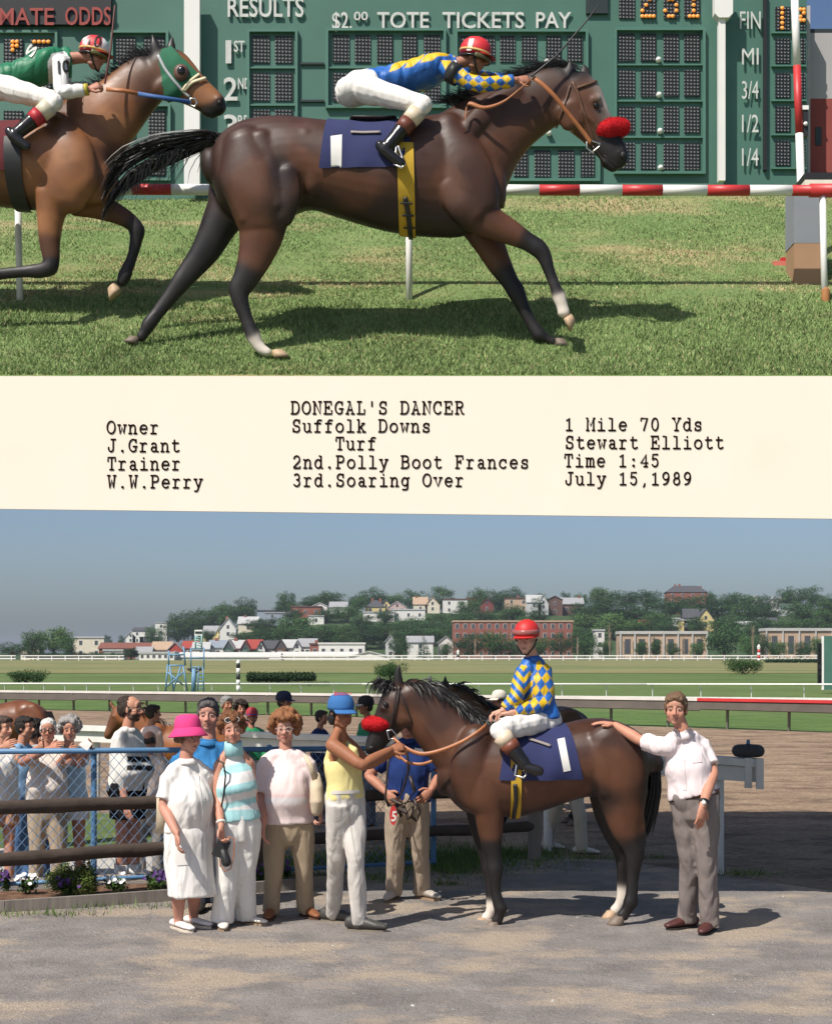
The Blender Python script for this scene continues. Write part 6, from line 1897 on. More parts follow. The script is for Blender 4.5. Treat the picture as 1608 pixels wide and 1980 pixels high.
mb = MB(); mb.tube([lerp(j2['el'][0], j2['wr'][0], .86), lerp(j2['el'][0], j2['wr'][0], .97)], .045, 12, caps=False); part('cuff_band', [(mb, None, 0, (.5, .42, .05))], M_silk, j2['root'])

# ------------------------------------------------------------------ the group in the yard
def win_silks(co):
    p = topx(co); c = np.tile(np.array(BLU), (len(co), 1))
    x, y = p[:, 0], p[:, 1]
    u = (x - 1048 + (y - 1300) * .12) / 17.5; v = (y - 1287) / 24.0
    dia = ((np.floor(u + v) + np.floor(u - v)) % 2 == 0) & in_poly(p, [(1038, 1276), (1052, 1274), (1068, 1296), (1072, 1340), (1060, 1368), (1020, 1384), (980, 1384), (985, 1362), (1028, 1350), (1030, 1320)])
    c[dia] = YEL
    ch = (((y + np.abs(x - 1012) * 1.15) % 23) < 11) & in_poly(p, [(1000, 1295), (1012, 1280), (1030, 1305), (1030, 1352), (985, 1365), (965, 1375), (975, 1340)])
    c[ch] = YEL
    return c
wj = person('person in blue and yellow diamond silks seated on the standing winner', WD, dict(
    head=(1018, 1236, -.06), neck=(1027, 1266, -.02), sh=((1010, 1291, -.08), (1052, 1289, .05)), el=((998, 1350, -.20), (1057, 1360, -.12)), wr=((972, 1374, -.22), (986, 1379, -.24)),
    hip=((1040, 1396, -.10), (1046, 1394, .10)), kn=((962, 1412, -.36), (962, 1406, .34)), an=((1014, 1478, -.42), (1010, 1474, .38))), ty=-38, hy=-22, hp=-6, s=.93, skin=(.58, .34, .25), vox=.0068, base=wm(1030, 1402),
    top=dict(col=win_silks, sleeve=1.9, hem=.06, m=M_silk, off=.018, fold=.007, collar=BLU), bottom=dict(col=WSK, kind='breeches', fold=.007, off=.014), hands=(dict(d=(-1, -.1, -.3), n=(0, 0, -1), curl=40, side=1), dict(d=(-1, -.1, -.1), n=(0, 0, -1), curl=45, side=-1)), legs=1.05)
helmet(wj['root'], wj['hM'], (.56, .025, .025), goggles=(.062, (.30, .10, .09), (.03, .03, .03)), k=1.0)
for i in (0, 1):
    jockey_leg(wj, i, (.16, .045, .022), (.62, .50, .36), ft=wm(1046, 1492, -.46) if i == 0 else wm(1040, 1488, .4))

DOWN = dict(d=(0, -.15, -1))
w1 = person('person in a bright pink hat and long white dress', 11.05, dict(head=(366, 1426), neck=(360, 1462), sh=((322, 1496), (402, 1490)), el=((316, 1560, -.10), (420, 1560, .20)), wr=((342, 1612, -.24), (420, 1620, .24)),
    hip=((345, 1610), (385, 1608)), kn=((345, 1715), (376, 1712)), feet=((345, 1802), (374, 1795))), ty=28, hy=42, hp=-4, s=.98, skin=(.50, .26, .19), girth=1.04, belly=.03, bust=.035, brow=(.3, .25, .2),
    top=dict(col=(.76, .73, .69), sleeve=.75, hem=.0, off=.014, loose=.0, collar=(.76, .73, .69)), shoes=dict(col=(.74, .70, .66), kind='flat', sole=(.6, .52, .42), yaw=(40, 50)), hair=dict(style='curly', col=(.14, .08, .05), vol=.55, low=True),
    hands=(dict(d=(.05, -.1, -1), n=(.9, .2, 0), curl=25), dict(d=(0, 0, -1), n=(-1, 0, 0), curl=25, side=-1)))
mb = MB()                                            # the dress skirt: one flared tube from waist to calf
hq = w1['hipc']
cs = [w1['ring'](.12)[0], hq, P(366, 1660, 11.05), P(369, 1700, 11.05), P(371, 1733, 11.05)]
fw, rw = w1['f'], w1['r']
mb.loft(cs, [rw * k for k in (.165, .178, .176, .176, .182)], [fw * k for k in (.130, .140, .138, .138, .142)], 28, False)
part('dress_skirt', [(mb, .011, 2, (.76, .73, .69))], M_cloth, w1['root'], fold=.009)
hat = thing('bucket_hat', 'bright pink cloth hat with a sloping brim above the white dress', 'hat', w1['hM'] @ Vector((0, 0, .06)))
mb = MB(); T4 = w1['hM'] @ Matrix.Translation((0, -.026, .058)) @ Matrix.Rotation(R(9), 4, 'X')
lathe(mb, [((.098, .112), .0), ((.102, .116), .02), ((.094, .106), .075), ((.078, .09), .108), ((.04, .05), .118), ((.003, .004), .119)], T4, 30); part('crown', [(mb, None, 0, (.66, .045, .20))], M_felt, hat)
mb = MB(); lathe(mb, [((.100, .114), .016), ((.128, .146), -.026), ((.150, .168), -.052), ((.149, .167), -.056), ((.126, .144), -.032), ((.098, .112), .008)], T4, 36); part('brim', [(mb, None, 0, (.60, .04, .18))], M_felt, hat)
glasses(w1['root'], w1['hM'], (.35, .3, .28), .020)
mb = MB(); mb.ribbon([P(306, 1540, 11.1), P(309, 1570, 11.1), P(311, 1612, 11.12)], [.03, .055, .085], V(.9, -.3, 0), .02, V(.2, 1, 0)); c_ = part('folded_jacket', mb, mat('beige_cloth', (.50, .40, .28), .95, .12, 12, bump=.3, bscale=20), None, base=P(308, 1575, 11.1)); tag(c_, 'folded beige cloth hanging beside the white dress', 'jacket')

person('person in a blue polo shirt standing behind the pink hat', 12.0, dict(head=(402, 1384), neck=(404, 1425), sh=((346, 1462), (456, 1460)), el=((326, 1530, .02), (470, 1530, .05)), wr=((322, 1585, -.02), (468, 1585)), hip=((382, 1570), (424, 1570)), kn=((384, 1665), (424, 1665)),
    feet=((388, 1766), (424, 1764))), hy=4, s=1.06, skin=(.54, .27, .20), girth=1.12, belly=.05, hs=1.12, jaw=1.1, brow=(.14, .12, .11), top=dict(col=(.035, .17, .38), sleeve=.7, hem=-.02, off=.018, collar=(.035, .17, .38)), bottom=dict(col=(.035, .04, .055)), shoes=dict(col=(.03, .025, .02)), hair=dict(style='short', col=(.10, .09, .088), vol=1.04))

AQ, WT = (.36, .62, .64), (.74, .72, .70)
def stripes(co):
    p = topx(co); y = p[:, 1] + (p[:, 0] - 452) * .22
    c = np.tile(np.array(WT), (len(co), 1))
    for a, b in ((1425, 1462), (1478, 1496), (1518, 1536), (1550, 1562)):
        c[(y > a) & (y < b)] = AQ
    c[p[:, 1] > 1566] = AQ
    return c
w2 = person('person in an aqua and white striped sleeveless top holding a camera', 11.15, dict(head=(449, 1412, -.02), neck=(451, 1443), sh=((421, 1474), (483, 1469)), el=((421, 1545, -.05), (490, 1540, .10)), wr=((428, 1600, -.18), (488, 1590, .14)),
    hip=((442, 1592), (479, 1590)), kn=((440, 1690), (474, 1686)), feet=((430, 1798), (474, 1791))), ty=14, hy=10, hr=4, s=.95, skin=(.52, .27, .19), girth=.93, bust=.03, hs=.96, lips=(.5, .12, .12), brow=(.12, .05, .03),
    top=dict(col=stripes, sleeve=0, hem=.04, off=.016, m=M_knit, loose=.008, neckt=1.02), bottom=dict(col=(.76, .74, .70), kind='wide'), shoes=dict(col=(.70, .65, .58), kind='flat', sole=(.3, .2, .12), yaw=(10, 60)), hair=dict(style='curly', col=(.16, .065, .028), vol=.75, seed=3),
    hands=(dict(d=(.05, -.2, -1), n=(.8, -.4, 0), curl=50), False), arms=.92)
mb = MB(); mb.tube([lerp(w2['neck'], w2['shc'], .55), w2['neck'] + V(0, 0, .005), lerp(w2['neck'], w2['hc'], .28)], [.078, .066, .062], 16, caps=False); part('roll_neck', [(mb, None, 0, AQ)], M_knit, w2['root'])
glasses(w2['root'], w2['hM'], (.55, .5, .45), .022, .003, (.03, .03, .035), .085, -.012)
mb = MB(); mb.tube([lerp(w2['el'][0], w2['wr'][0], .80), lerp(w2['el'][0], w2['wr'][0], .86)], .035, 12, caps=False); part('wristwatch', [(mb, None, 0, (.72, .68, .6))], M_plastic, w2['root'])
cm = thing('camera', 'black camera with an orange strap in front of white trousers', 'camera', P(428, 1655, 11.0))
mb = MB(); mb.box((-.045, -.03, -.065), (.045, .03, .065), Matrix.Translation(P(428, 1640, 10.98)) @ Matrix.Rotation(R(25), 4, 'Y')); part('body', mb, M_black, cm, smooth=False)
mb = MB(); mb.tube([P(432, 1648, 10.95), P(438, 1668, 10.93)], [.032, .036], 14); part('lens', mb, M_black, cm)
mb = MB(); mb.tube([P(440, 1618, 10.96), P(453, 1622, 10.95), P(452, 1655, 10.95), P(446, 1680, 10.95), P(436, 1685, 10.95), P(425, 1675, 10.96), P(424, 1655, 10.97)], .004, 6); part('strap', mb, mat('orange_strap', (.42, .14, .05), .6), cm)
mb = MB(); mb.tube([P(420, 1470, 11.02), P(432, 1476, 10.98), P(436, 1500, 10.98), P(432, 1540, 11.0), P(428, 1560, 11.02)], .007, 6); sb = part('shoulder_strap', mb, M_black, w2['root'])

PK = (.72, .56, .55)
def pinktop(co):
    p = topx(co); c = np.tile(np.array((.75, .62, .60)), (len(co), 1))
    w = (np.sin((p[:, 1] - 1530) / 60 * 6.28) > .55) & (p[:, 1] > 1510)
    c[w] = (.72, .54, .53)
    g = (p[:, 1] > 1542) & (p[:, 1] < 1556); c[g] = (.66, .62, .62)
    return c
w3 = person('person in a pale pink top, khaki trousers and brown shoes', 11.45, dict(head=(551, 1410), neck=(552, 1444), sh=((508, 1470), (598, 1470)), el=((509, 1545, 0), (612, 1540, .02)), wr=((508, 1598, -.14), (619, 1568, -.10)), hip=((533, 1590), (583, 1590)), kn=((529, 1688), (588, 1688)),
    feet=((524, 1780), (592, 1778))), ty=2, hy=3, s=.96, skin=(.53, .28, .21), girth=1.03, belly=.045, bust=.035, hs=1.0, brow=(.3, .18, .12), lips=(.5, .10, .10),
    top=dict(col=pinktop, sleeve=.8, hem=-.02, off=.018, m=M_knit, loose=.008), bottom=dict(col=(.36, .28, .19), kind='trousers'), shoes=dict(col=(.22, .08, .03), sole=(.1, .05, .03), yaw=(-4, 32)), hair=dict(style='curly', col=(.27, .115, .05), vol=1.35, seed=5),
    hands=(dict(d=(.05, -.15, -1), n=(.9, 0, 0), curl=28), dict(d=(.1, -.3, -.9), n=(-.8, 0, .2), curl=60, side=-1)))
glasses(w3['root'], w3['hM'], (.5, .42, .36), .021)
bag = thing('shoulder_bag', 'cream shoulder bag hanging beside the pale pink top', 'bag', P(612, 1560, 11.3))
mb = MB(); mb.loft([P(612, 1500, 11.3), P(612, 1520, 11.28), P(613, 1550, 11.27), P(612, 1570, 11.28)], [V(.03, 0, 0), V(.05, 0, 0), V(.055, 0, 0), V(.04, 0, 0)], [V(0, .03, 0), V(0, .06, 0), V(0, .07, 0), V(0, .05, 0)], 14); part('pouch', [(mb, .009, 2, None)], mat('cream_canvas', (.56, .46, .33), .95, .15, 14, bump=.4, bscale=25), bag)
mb = MB(); mb.ribbon([P(588, 1461, 11.36), P(594, 1468, 11.26), P(600, 1480, 11.24), P(608, 1508, 11.26)], .035, V(1, 0, .2), .006, V(0, -1, 0)); part('strap', mb, MATS['cream_canvas'], bag)

TANK = (.74, .64, .28)
gr = person('person in a blue cap and yellow tank top holding the winner by the bit', 11.0, dict(head=(660, 1380, -.02), neck=(656, 1412), sh=((640, 1435, -.14), (672, 1432, .16)), el=((700, 1480, -.22), (712, 1478, .14)), wr=((756, 1450, .06), (758, 1455, .24)), hip=((654, 1550), (682, 1548)), kn=((650, 1658, .06), (687, 1660, -.06)),
    feet=((644, 1788), (694, 1806))), ty=48, hy=28, hp=-3, s=1.0, skin=(.31, .135, .072), girth=.92, hs=.98, brow=(.02, .015, .012), arms=1.04, top=dict(col=TANK, sleeve=0, hem=.02, off=.012, m=M_knit, neckt=.72, strap=True, fold=.003), bottom=dict(col=(.60, .56, .51), kind='slim', fold=.005),
    shoes=dict(col=(.06, .055, .05), kind='boot', L=1.05, sole=(.2, .17, .13), yaw=(70, 78)), hair=dict(style='full', col=(.012, .010, .010), vol=.93, fringe=False), hands=(dict(d=(.9, .3, .3), n=(.2, .8, -.5), curl=66, side=-1), dict(d=(.9, 0, .2), n=(0, -1, 0), curl=62, side=1)))
cap(gr['root'], gr['hM'], (.03, .13, .34))
nv = person('person in a navy polo, hands on hips, hidden behind the winner head', 12.25, dict(head=(788, 1398), neck=(789, 1425), sh=((755, 1450), (828, 1450)), el=((712, 1500, .02), (853, 1496, .02)), wr=((747, 1533, -.10), (833, 1528, -.10)), hip=((768, 1548), (806, 1548)), kn=((764, 1650), (812, 1648)),
    feet=((762, 1744), (817, 1742))), hy=0, s=1.0, skin=(.44, .21, .14), girth=1.02, top=dict(col=(.015, .035, .14), sleeve=.7, hem=-.02, off=.016, collar=(.015, .035, .14)), bottom=dict(col=(.42, .33, .25), kind='trousers'), shoes=dict(col=(.40, .36, .31), sole=(.3, .26, .22), yaw=(-20, 45)), hair=dict(style='short', col=(.08, .05, .03)),
    hands=(dict(d=(.6, -.4, -.6), n=(.3, .9, 0), curl=25, side=1), dict(d=(-.6, -.4, -.6), n=(-.3, .9, 0), curl=25, side=-1)))
hs_ = thing('halter_straps', 'bundle of dark leather halter straps with a red number five tag', 'halter', P(782, 1550, 12.0))
rs = np.random.RandomState(8)
for poly, w in (([(752, 1460), (748, 1500), (745, 1545), (752, 1560)], .022), ([(786, 1450), (790, 1490), (778, 1530), (766, 1555), (776, 1580)], .026), ([(792, 1500), (802, 1530), (780, 1560), (790, 1585), (806, 1560)], .028), ([(800, 1545), (812, 1570), (806, 1588), (796, 1580), (800, 1555)], .022), ([(755, 1545), (775, 1555), (800, 1548)], .03), ([(770, 1562), (786, 1572), (800, 1556)], .03)):
    mb = MB(); mb.ribbon([P(x, y, 12.0 + rs.normal(0, .015)) for x, y in poly], w, V(.8, .3, .5), .006, V(0, -1, 0)); part('strap', mb, M_dleather, hs_)
mb = MB(); c_ = P(760, 1577, 11.96); mb.loft([c_, c_ + V(0, .006, 0)], [V(.028, 0, 0)] * 2, [V(0, 0, .075)] * 2, 20, False); five = part('number_tag', mb, M_red, hs_, smooth=False)

TR = (.22, .185, .17)
mn = person('person in a pale shirt and grey trousers resting a hand on the winner', 10.9, dict(head=(1306, 1372), neck=(1318, 1410), sh=((1284, 1440, -.04), (1358, 1432, .10)), el=((1238, 1432, .16), (1378, 1492, -.02)), wr=((1188, 1402, .30), (1358, 1560, -.22)), hip=((1324, 1548), (1362, 1546)), kn=((1334, 1668), (1366, 1670)),
    feet=((1328, 1800), (1372, 1808))), ty=-22, hy=-14, hp=-2, s=1.03, skin=(.50, .25, .17), girth=.98, hs=1.03, brow=(.11, .07, .045), top=dict(col=(.75, .65, .65), sleeve=.8, hem=.06, off=.016, loose=.004, collar=(.76, .66, .66)), bottom=dict(col=TR, kind='trousers', rise=.1), shoes=dict(col=(.075, .022, .018), yaw=(-62, -30)),
    hair=dict(style='short', col=(.16, .095, .055), vol=1.04), hands=(dict(d=(-1, .25, .18), n=(0, .1, -1), curl=12, side=1, spread=.12), dict(d=(-.15, -.1, -1), n=(-.5, .8, 0), curl=16, side=1)))
mb = MB(); a_, b_, c_ = mn['ring'](.085, .013); mb.loft([a_ - V(0, 0, .017), a_ + V(0, 0, .017)], [b_ * 1.02] * 2, [c_ * 1.02] * 2, 26, False); part('belt', [(mb, None, 0, (.06, .02, .012))], M_shoe, mn['root'])
mb = MB(); mb.tube([lerp(mn['el'][1], mn['wr'][1], .84), lerp(mn['el'][1], mn['wr'][1], .92)], .034, 14, caps=False); wa = part('watch_strap', [(mb, None, 0, (.02, .018, .016))], M_plastic, mn['root'])
mb = MB(); c_ = lerp(mn['el'][1], mn['wr'][1], .88) + V(-.008, -.034, 0); mb.tube([c_, c_ + V(0, -.006, 0)], .017, 14); part('watch_dial', [(mb, None, 0, (.75, .72, .66))], M_plastic, wa)

# ------------------------------------------------------------------ the crowd behind the chain-link fence
def stander(label, px, top_py, hgt, ty, hy, skin, topd, bottomd, hair=None, arms='down', shoes=True, vox=.014, **kw):
    """someone standing on the ground; top_py = crown of the head in the picture"""
    if hgt > 5:
        D = hgt; hgt = CAMH - LOW - (top_py - HY) * D / FPX
    else:
        D = (CAMH - LOW - hgt) * FPX / (top_py - HY)
    k = FPX / D; foot = HY + (CAMH - LOW) * k
    sc = hgt / 1.72
    u = k * sc
    c = math.cos(R(ty)); c = c if abs(c) > .35 else .35
    f = math.sin(R(ty))
    y = lambda z: foot - z * k * sc
    if arms == 'down':
        el = ((px - .24 * u * c, y(1.08)), (px + .24 * u * c, y(1.08))); wr = ((px - .23 * u * c + f * .05 * u, y(.84), -.06), (px + .23 * u * c + f * .05 * u, y(.84), -.06))
    elif arms == 'fence':
        ey = HY + (CAMH - 1.06) * FPX / (D - .42); el = ((px - .24 * u, ey, -.42), (px + .20 * u, ey, -.30)); wy = HY + (CAMH - 1.185) * FPX / (D - .60); wr = ((px + .02 * u, wy, -.60), (px + .36 * u, wy, -.58))
    else:
        el, wr = arms
    J = dict(head=(px + f * .04 * u, y(1.60)), neck=(px, y(1.44)), sh=((px - .165 * u * c, y(1.385)), (px + .165 * u * c, y(1.385))), el=el, wr=wr, hip=((px - .09 * u * c, y(.92)), (px + .09 * u * c, y(.92))), kn=((px - .10 * u * c, y(.49)), (px + .10 * u * c, y(.49))),
             feet=((px - .11 * u * c, foot), (px + .11 * u * c, foot)), gz=LOW)
    return person(label, D, J, ty=ty, hy=hy, s=sc, skin=skin, top=topd, bottom=bottomd, hair=hair, shoes=dict(col=(.3, .28, .25)) if shoes is True else shoes, vox=vox, hvox=.0065, hs=kw.pop('hs', sc), **kw)
CG = 'spectators behind the chain-link fence'
cd1 = stander('person in dark glasses and navy collared shirt leaning on the chain-link fence', 92, 1388, 13.75, 8, 10, (.46, .22, .15), dict(col=(.62, .54, .48), sleeve=.7, hem=-.02, off=.02, collar=(.02, .025, .09)), dict(col=(.36, .28, .20)), dict(style='short', col=(.60, .58, .55), vol=.98, fringe=False), 'fence', group=CG, girth=1.1, belly=.05, brow=(.3, .28, .25))
glasses(cd1['root'], cd1['hM'], (.015, .012, .01), .022, .0035)
cd2 = stander('person in a pale blue top and white shorts holding a paper', 133, 1388, 13.95, 10, 14, (.44, .22, .15), dict(col=(.42, .58, .72), sleeve=.6, hem=-.02, off=.018, m=M_knit), dict(col=(.74, .72, .70), kind='shorts', len=.4), dict(style='curly', col=(.30, .28, .27), vol=.9, seed=8), ((( 116, 1476, -.30), (152, 1478, -.28)), ((134, 1455, -.62), (172, 1451, -.60))), group=CG, bust=.03)
pp_ = MB(); pp_.prism([P(152, 1440, 13.0), P(167, 1429, 13.0), P(178, 1439, 12.95), P(168, 1452, 12.95)], (0, .004, .002)); o_ = part('newspaper', pp_, mat('newsprint', (.55, .53, .50), .9, .2, 60), None, base=P(165, 1440, 13.22), smooth=False); tag(o_, 'folded newspaper held over the blue fence pipe', 'newspaper')
cd3 = stander('spectator in a light blue shirt turned sideways near the left edge', 42, 1384, 14.6, 60, 75, (.48, .24, .16), dict(col=(.24, .40, .62), sleeve=.8, off=.02, hem=-.02), dict(col=(.08, .16, .32)), dict(style='short', col=(.02, .014, .012)), group=CG)
cd4 = stander('spectator in a grey top turned away from the fence', 66, 1388, 15.0, 150, 150, (.45, .22, .15), dict(col=(.34, .34, .36), sleeve=.8, off=.02), dict(col=(.06, .10, .22)), dict(style='full', col=(.018, .012, .010)), group=CG)
cd5 = stander('spectator cut off by the left edge with bare forearms on the fence', 2, 1384, 14.0, 40, 60, (.48, .25, .17), dict(col=(.62, .60, .58), sleeve=.6, off=.02), dict(col=(.45, .25, .16), kind='shorts'), dict(style='short', col=(.06, .04, .03)), 'fence', group=CG)
def polo6(co):
    p = topx(co); c = np.tile(np.array((.74, .71, .67)), (len(co), 1))
    for a, b in ((1463, 1474), (1480, 1490)):
        c[(p[:, 1] > a) & (p[:, 1] < b) & (p[:, 0] > 245)] = (.015, .014, .016)
    return c
cd6 = stander('person in a white polo with black stripes and black shorts', 247, 1345, 14.2, 58, 74, (.50, .25, .17), dict(col=polo6, sleeve=.75, hem=-.04, off=.016, collar=(.74, .71, .67)), dict(col=(.012, .011, .014), kind='shorts', len=.62), dict(style='bald', col=(.035, .022, .016)), girth=1.16, belly=.08, arms=((( 232, 1500, -.12), (264, 1480, .12)), ((243, 1555, -.2), (268, 1540, .1))), group=CG, beard=(.04, .025, .018), hs=1.1,
              shoes=dict(col=(.6, .58, .55)))
make_hair(cd6['root'], cd6['hM'] @ Matrix.Translation((0, -.03, .0)), 'short', (.035, .022, .016), .90, 4, False)
glasses(cd6['root'], cd6['hM'], (.25, .2, .16), .020)
for i in (0, 1):
    mb = MB(); mb.tube([cd6['ank'][i], lerp(cd6['ank'][i], cd6['kn'][i], .45)], [.055, .068], 12, caps=False); part('sock', [(mb, None, 0, (.74, .72, .70))], M_knit, cd6['root'])
cd7 = stander('person in a pinkish shirt seen from behind near the white rail', 288, 1412, 15.0, 165, 165, (.46, .22, .15), dict(col=(.62, .50, .44), sleeve=.8, hem=-.02, off=.02), dict(col=(.30, .27, .25)), dict(style='bald', col=(.04, .03, .025)), group=CG, girth=1.08)

# ------------------------------------------------------------------ people on the track
TGp = 'people on the dirt track'
stander('person in a pale pink shirt leading the chestnut horse', 292, 1362, 18.8, 120, 120, (.42, .2, .13), dict(col=(.70, .52, .47), sleeve=.7, off=.02), dict(col=(.2, .2, .24)), dict(style='short', col=(.03, .02, .015)), vox=.02, group=TGp)
stander('person in a mustard shirt between the blue polo and the green silks', 436, 1346, 20.6, 30, 40, (.40, .18, .11), dict(col=(.55, .45, .2), sleeve=.7, off=.02), dict(col=(.2, .2, .24)), dict(style='short', col=(.25, .24, .23), vol=1.08), vox=.018, group=TGp)
stander('person in a dark red shirt left of the green silks', 464, 1356, 20.9, 20, 20, (.42, .2, .13), dict(col=(.3, .1, .1), sleeve=.7, off=.02), dict(col=(.1, .1, .12)), dict(style='curly', col=(.03, .02, .016), vol=.9), vox=.018, group=TGp)
gj = stander('person in green silks and a red and blue cap beyond the white rail', 486, 1371, 20.5, 12, 12, (.46, .22, .15), dict(col=(.02, .26, .10), sleeve=1.9, off=.02, m=M_silk), dict(col=(.7, .68, .66)), None, vox=.018, group=TGp)
helmet(gj['root'], gj['hM'], (.42, .03, .04), band=(.05, .07, .3), k=1.05)
nc = stander('person in a navy cap behind the pale pink top', 545, 1340, 20.2, 60, 70, (.42, .2, .13), dict(col=(.04, .09, .28), sleeve=.8, off=.02), dict(col=(.1, .1, .12)), dict(style='short', col=(.05, .035, .03), fringe=False), vox=.018, group=TGp)
cap(nc['root'], nc['hM'], (.015, .02, .06))
ng = stander('person with glasses in a navy shirt beyond the white rail', 618, 1373, 20.0, 62, 70, (.44, .2, .13), dict(col=(.02, .035, .12), sleeve=.8, off=.02), dict(col=(.1, .1, .12)), dict(style='short', col=(.03, .022, .02)), vox=.018, group=TGp)
glasses(ng['root'], ng['hM'], (.3, .25, .2), .02)
gm = stander('person in a green shirt and black cap beyond the winner head', 711, 1349, 19.6, -70, -75, (.36, .16, .09), dict(col=(.03, .22, .11), sleeve=.7, off=.02), dict(col=(.12, .12, .14)), dict(style='short', col=(.02, .015, .013), fringe=False), vox=.018, group=TGp)
cap(gm['root'], gm['hM'], (.02, .02, .022), (.5, .48, .45))
wc = stander('person in a white cap beside the grey horse', 968, 1338, 21.0, -60, -60, (.44, .2, .13), dict(col=(.6, .58, .55), sleeve=1.9, off=.02), dict(col=(.3, .28, .26)), dict(style='short', col=(.04, .03, .02), fringe=False), vox=.02, group=TGp)
cap(wc['root'], wc['hM'], (.66, .60, .52))
# a walker whose legs show under the winner's belly
wk = person('walking person in pale khaki trousers seen under the winner belly', 17.0, dict(head=(1044, 1372), neck=(1050, 1396), sh=((1042, 1408), (1066, 1408)), el=((1040, 1455), (1080, 1456)), wr=((1050, 1492), (1085, 1495)), hip=((1085, 1500), (1100, 1500)), kn=((1070, 1585, .1), (1122, 1578, -.1)), feet=((1058, 1646), (1124, 1656)), gz=LOW), ty=70, hy=70, s=.98,
    top=dict(col=(.6, .6, .62), sleeve=.8, off=.02), bottom=dict(col=(.52, .45, .36)), shoes=dict(col=(.62, .58, .52), yaw=(75, 80)), hair=dict(style='short', col=(.04, .03, .02)), vox=.014, group=TGp)
bake()

# ------------------------------------------------------------------ printed marks on helmets, caps and clothes
def part_bvh(o): return bvh_of(o)
kids = lambda root, n: next(c for c in root.children if c.name.split('.')[0] == n)
decal('1', 902, 97, 9, 24, bvh_of(kids(j1['root'], 'helmet')), M_cwhite, kids(j1['root'], 'helmet'), UD, .004, .25)
decal('10', 170, 91, 24, 23, bvh_of(kids(j2['root'], 'helmet')), M_black, kids(j2['root'], 'helmet'), RD, .004, .15)
decal('S', 62, 112, 24, 18, bvh_of(j2['top']), M_cwhite, j2['root'], RD, .008, 0, -60, bold=.03)
decal('10', 112, 142, 22, 24, bvh_of(j2['top']), M_black, j2['root'], RD, .008, .1, -8, bold=.02)
decal('1', 880, 122, 5, 15, bvh_of(kids(j1['root'], 'armband')), M_cwhite, j1['root'], UD, .005, 0, -35)
decal('Boston', 646, 1346, 33, 9, bvh_of(kids(gr['root'], 'cap')), mat('red_print', (.5, .05, .08), .7), kids(gr['root'], 'cap'), 11.0, .004, .2, -3)
decal('5', 756, 1588, 9, 20, bvh_of(five), M_cwhite, five, 12.0, .003, .1, bold=.02)
pb = bvh_of(nv['top'])
drape_quad('name_patch', pb, [(801, 1446), (819, 1449), (818, 1459), (800, 1456)], M_cwhite, nv['root'], .006, 8, 6, D=12.2)

# seams, plackets and pockets
mt_ = bvh_of(mn['top']); M_pale = mat('pale_pink_seam', (.70, .60, .60), .9, .05)
drape_quad('placket', mt_, [(1314, 1424), (1319, 1424), (1327, 1528), (1321, 1528)], M_pale, mn['root'], .004, 2, 24, D=10.8)
drape_quad('pocket', mt_, [(1336, 1452), (1356, 1450), (1357, 1474), (1338, 1476)], M_pale, mn['root'], .004, 6, 6, D=10.8)
drape_quad('collar_point', mt_, [(1301, 1408), (1314, 1414), (1312, 1430), (1300, 1420)], M_pale, mn['root'], .010, 4, 5, D=10.8)
drape_quad('collar_point', mt_, [(1334, 1406), (1322, 1414), (1328, 1432), (1342, 1418)], M_pale, mn['root'], .010, 4, 5, D=10.8)
M_dw = mat('white_seam', (.70, .67, .63), .9, .05)
sk_ = bvh_of(kids(w1['root'], 'dress_skirt')); dt_ = bvh_of(w1['top'])
drape_quad('placket', sk_, [(391, 1612), (397, 1612), (400, 1728), (394, 1728)], M_dw, w1['root'], .005, 2, 24, D=11)
drape_quad('placket', dt_, [(378, 1500), (384, 1500), (397, 1606), (391, 1606)], M_dw, w1['root'], .005, 2, 24, D=11)
drape_quad('pocket', sk_, [(340, 1640), (366, 1638), (367, 1672), (342, 1674)], M_dw, w1['root'], .005, 6, 6, D=11)
jn_ = bvh_of(gr['bottom']); M_jean = mat('jean_seam', (.46, .43, .39), .9, .1)
drape_quad('side_seam', jn_, [(668, 1545), (670, 1545), (690, 1668), (688, 1668)], M_jean, gr['root'], .003, 1, 30, D=11)
drape_quad('waistband', jn_, [(640, 1530), (698, 1528), (698, 1534), (641, 1537)], M_jean, gr['root'], .006, 16, 2, D=11)
# ------------------------------------------------------------------ fences and rails round the yard
M_log = mat('dark_log', (.060, .042, .032), .9, .3, 9, bump=.8, bscale=14, stretch=(.12, 1, 1))
M_greywood = mat('weathered_wood', (.20, .175, .15), .9, .25, 9, bump=.7, bscale=14, stretch=(1, 1, .15))
M_bluepipe = mat('blue_pipe_paint', (.085, .20, .36), .5, .15, 9)
M_wire = mat('blue_coated_wire', (.16, .27, .42), .5, .2, 20)
t = thing('log_fence', 'dark log fence with two rails behind the group in the yard', 'fence', P(500, 1700, 13.3))
lf = lambda px, zl, zr: (lambda D: V(X(px, D), D, zl + (zr - zl) * (px + 60) / 1090))(11.9 + 2.85 * (px + 60) / 1090)
rs = np.random.RandomState(3)
for zl, zr in ((.80, .69), (.39, .345)):
    for a, b in ((-300, 500), (500, 1030)):
        n = 14
        pts = [lf(a + (b - a) * i / n, zl, zr) + V(0, 0, rs.normal(0, .004)) for i in range(n + 1)]
        mb = MB(); mb.tube(pts, [(.056 if a < 0 else .050) * (1 + rs.normal(0, .05)) for _ in pts], 12); part('rail', mb, M_log, t)
for px in (-290, 497, 1033):
    p = lf(px, 0, 0)
    mb = MB(); mb.box((p.x - .06, p.y - .06, -.2), (p.x + .06, p.y + .06, .74)); part('post', mb, M_greywood if px > 1000 else M_log, t, smooth=False)
t = thing('chain_link_fence', 'blue chain-link fence with a blue top pipe before the spectators', 'fence', P(300, 1715, 13.3))
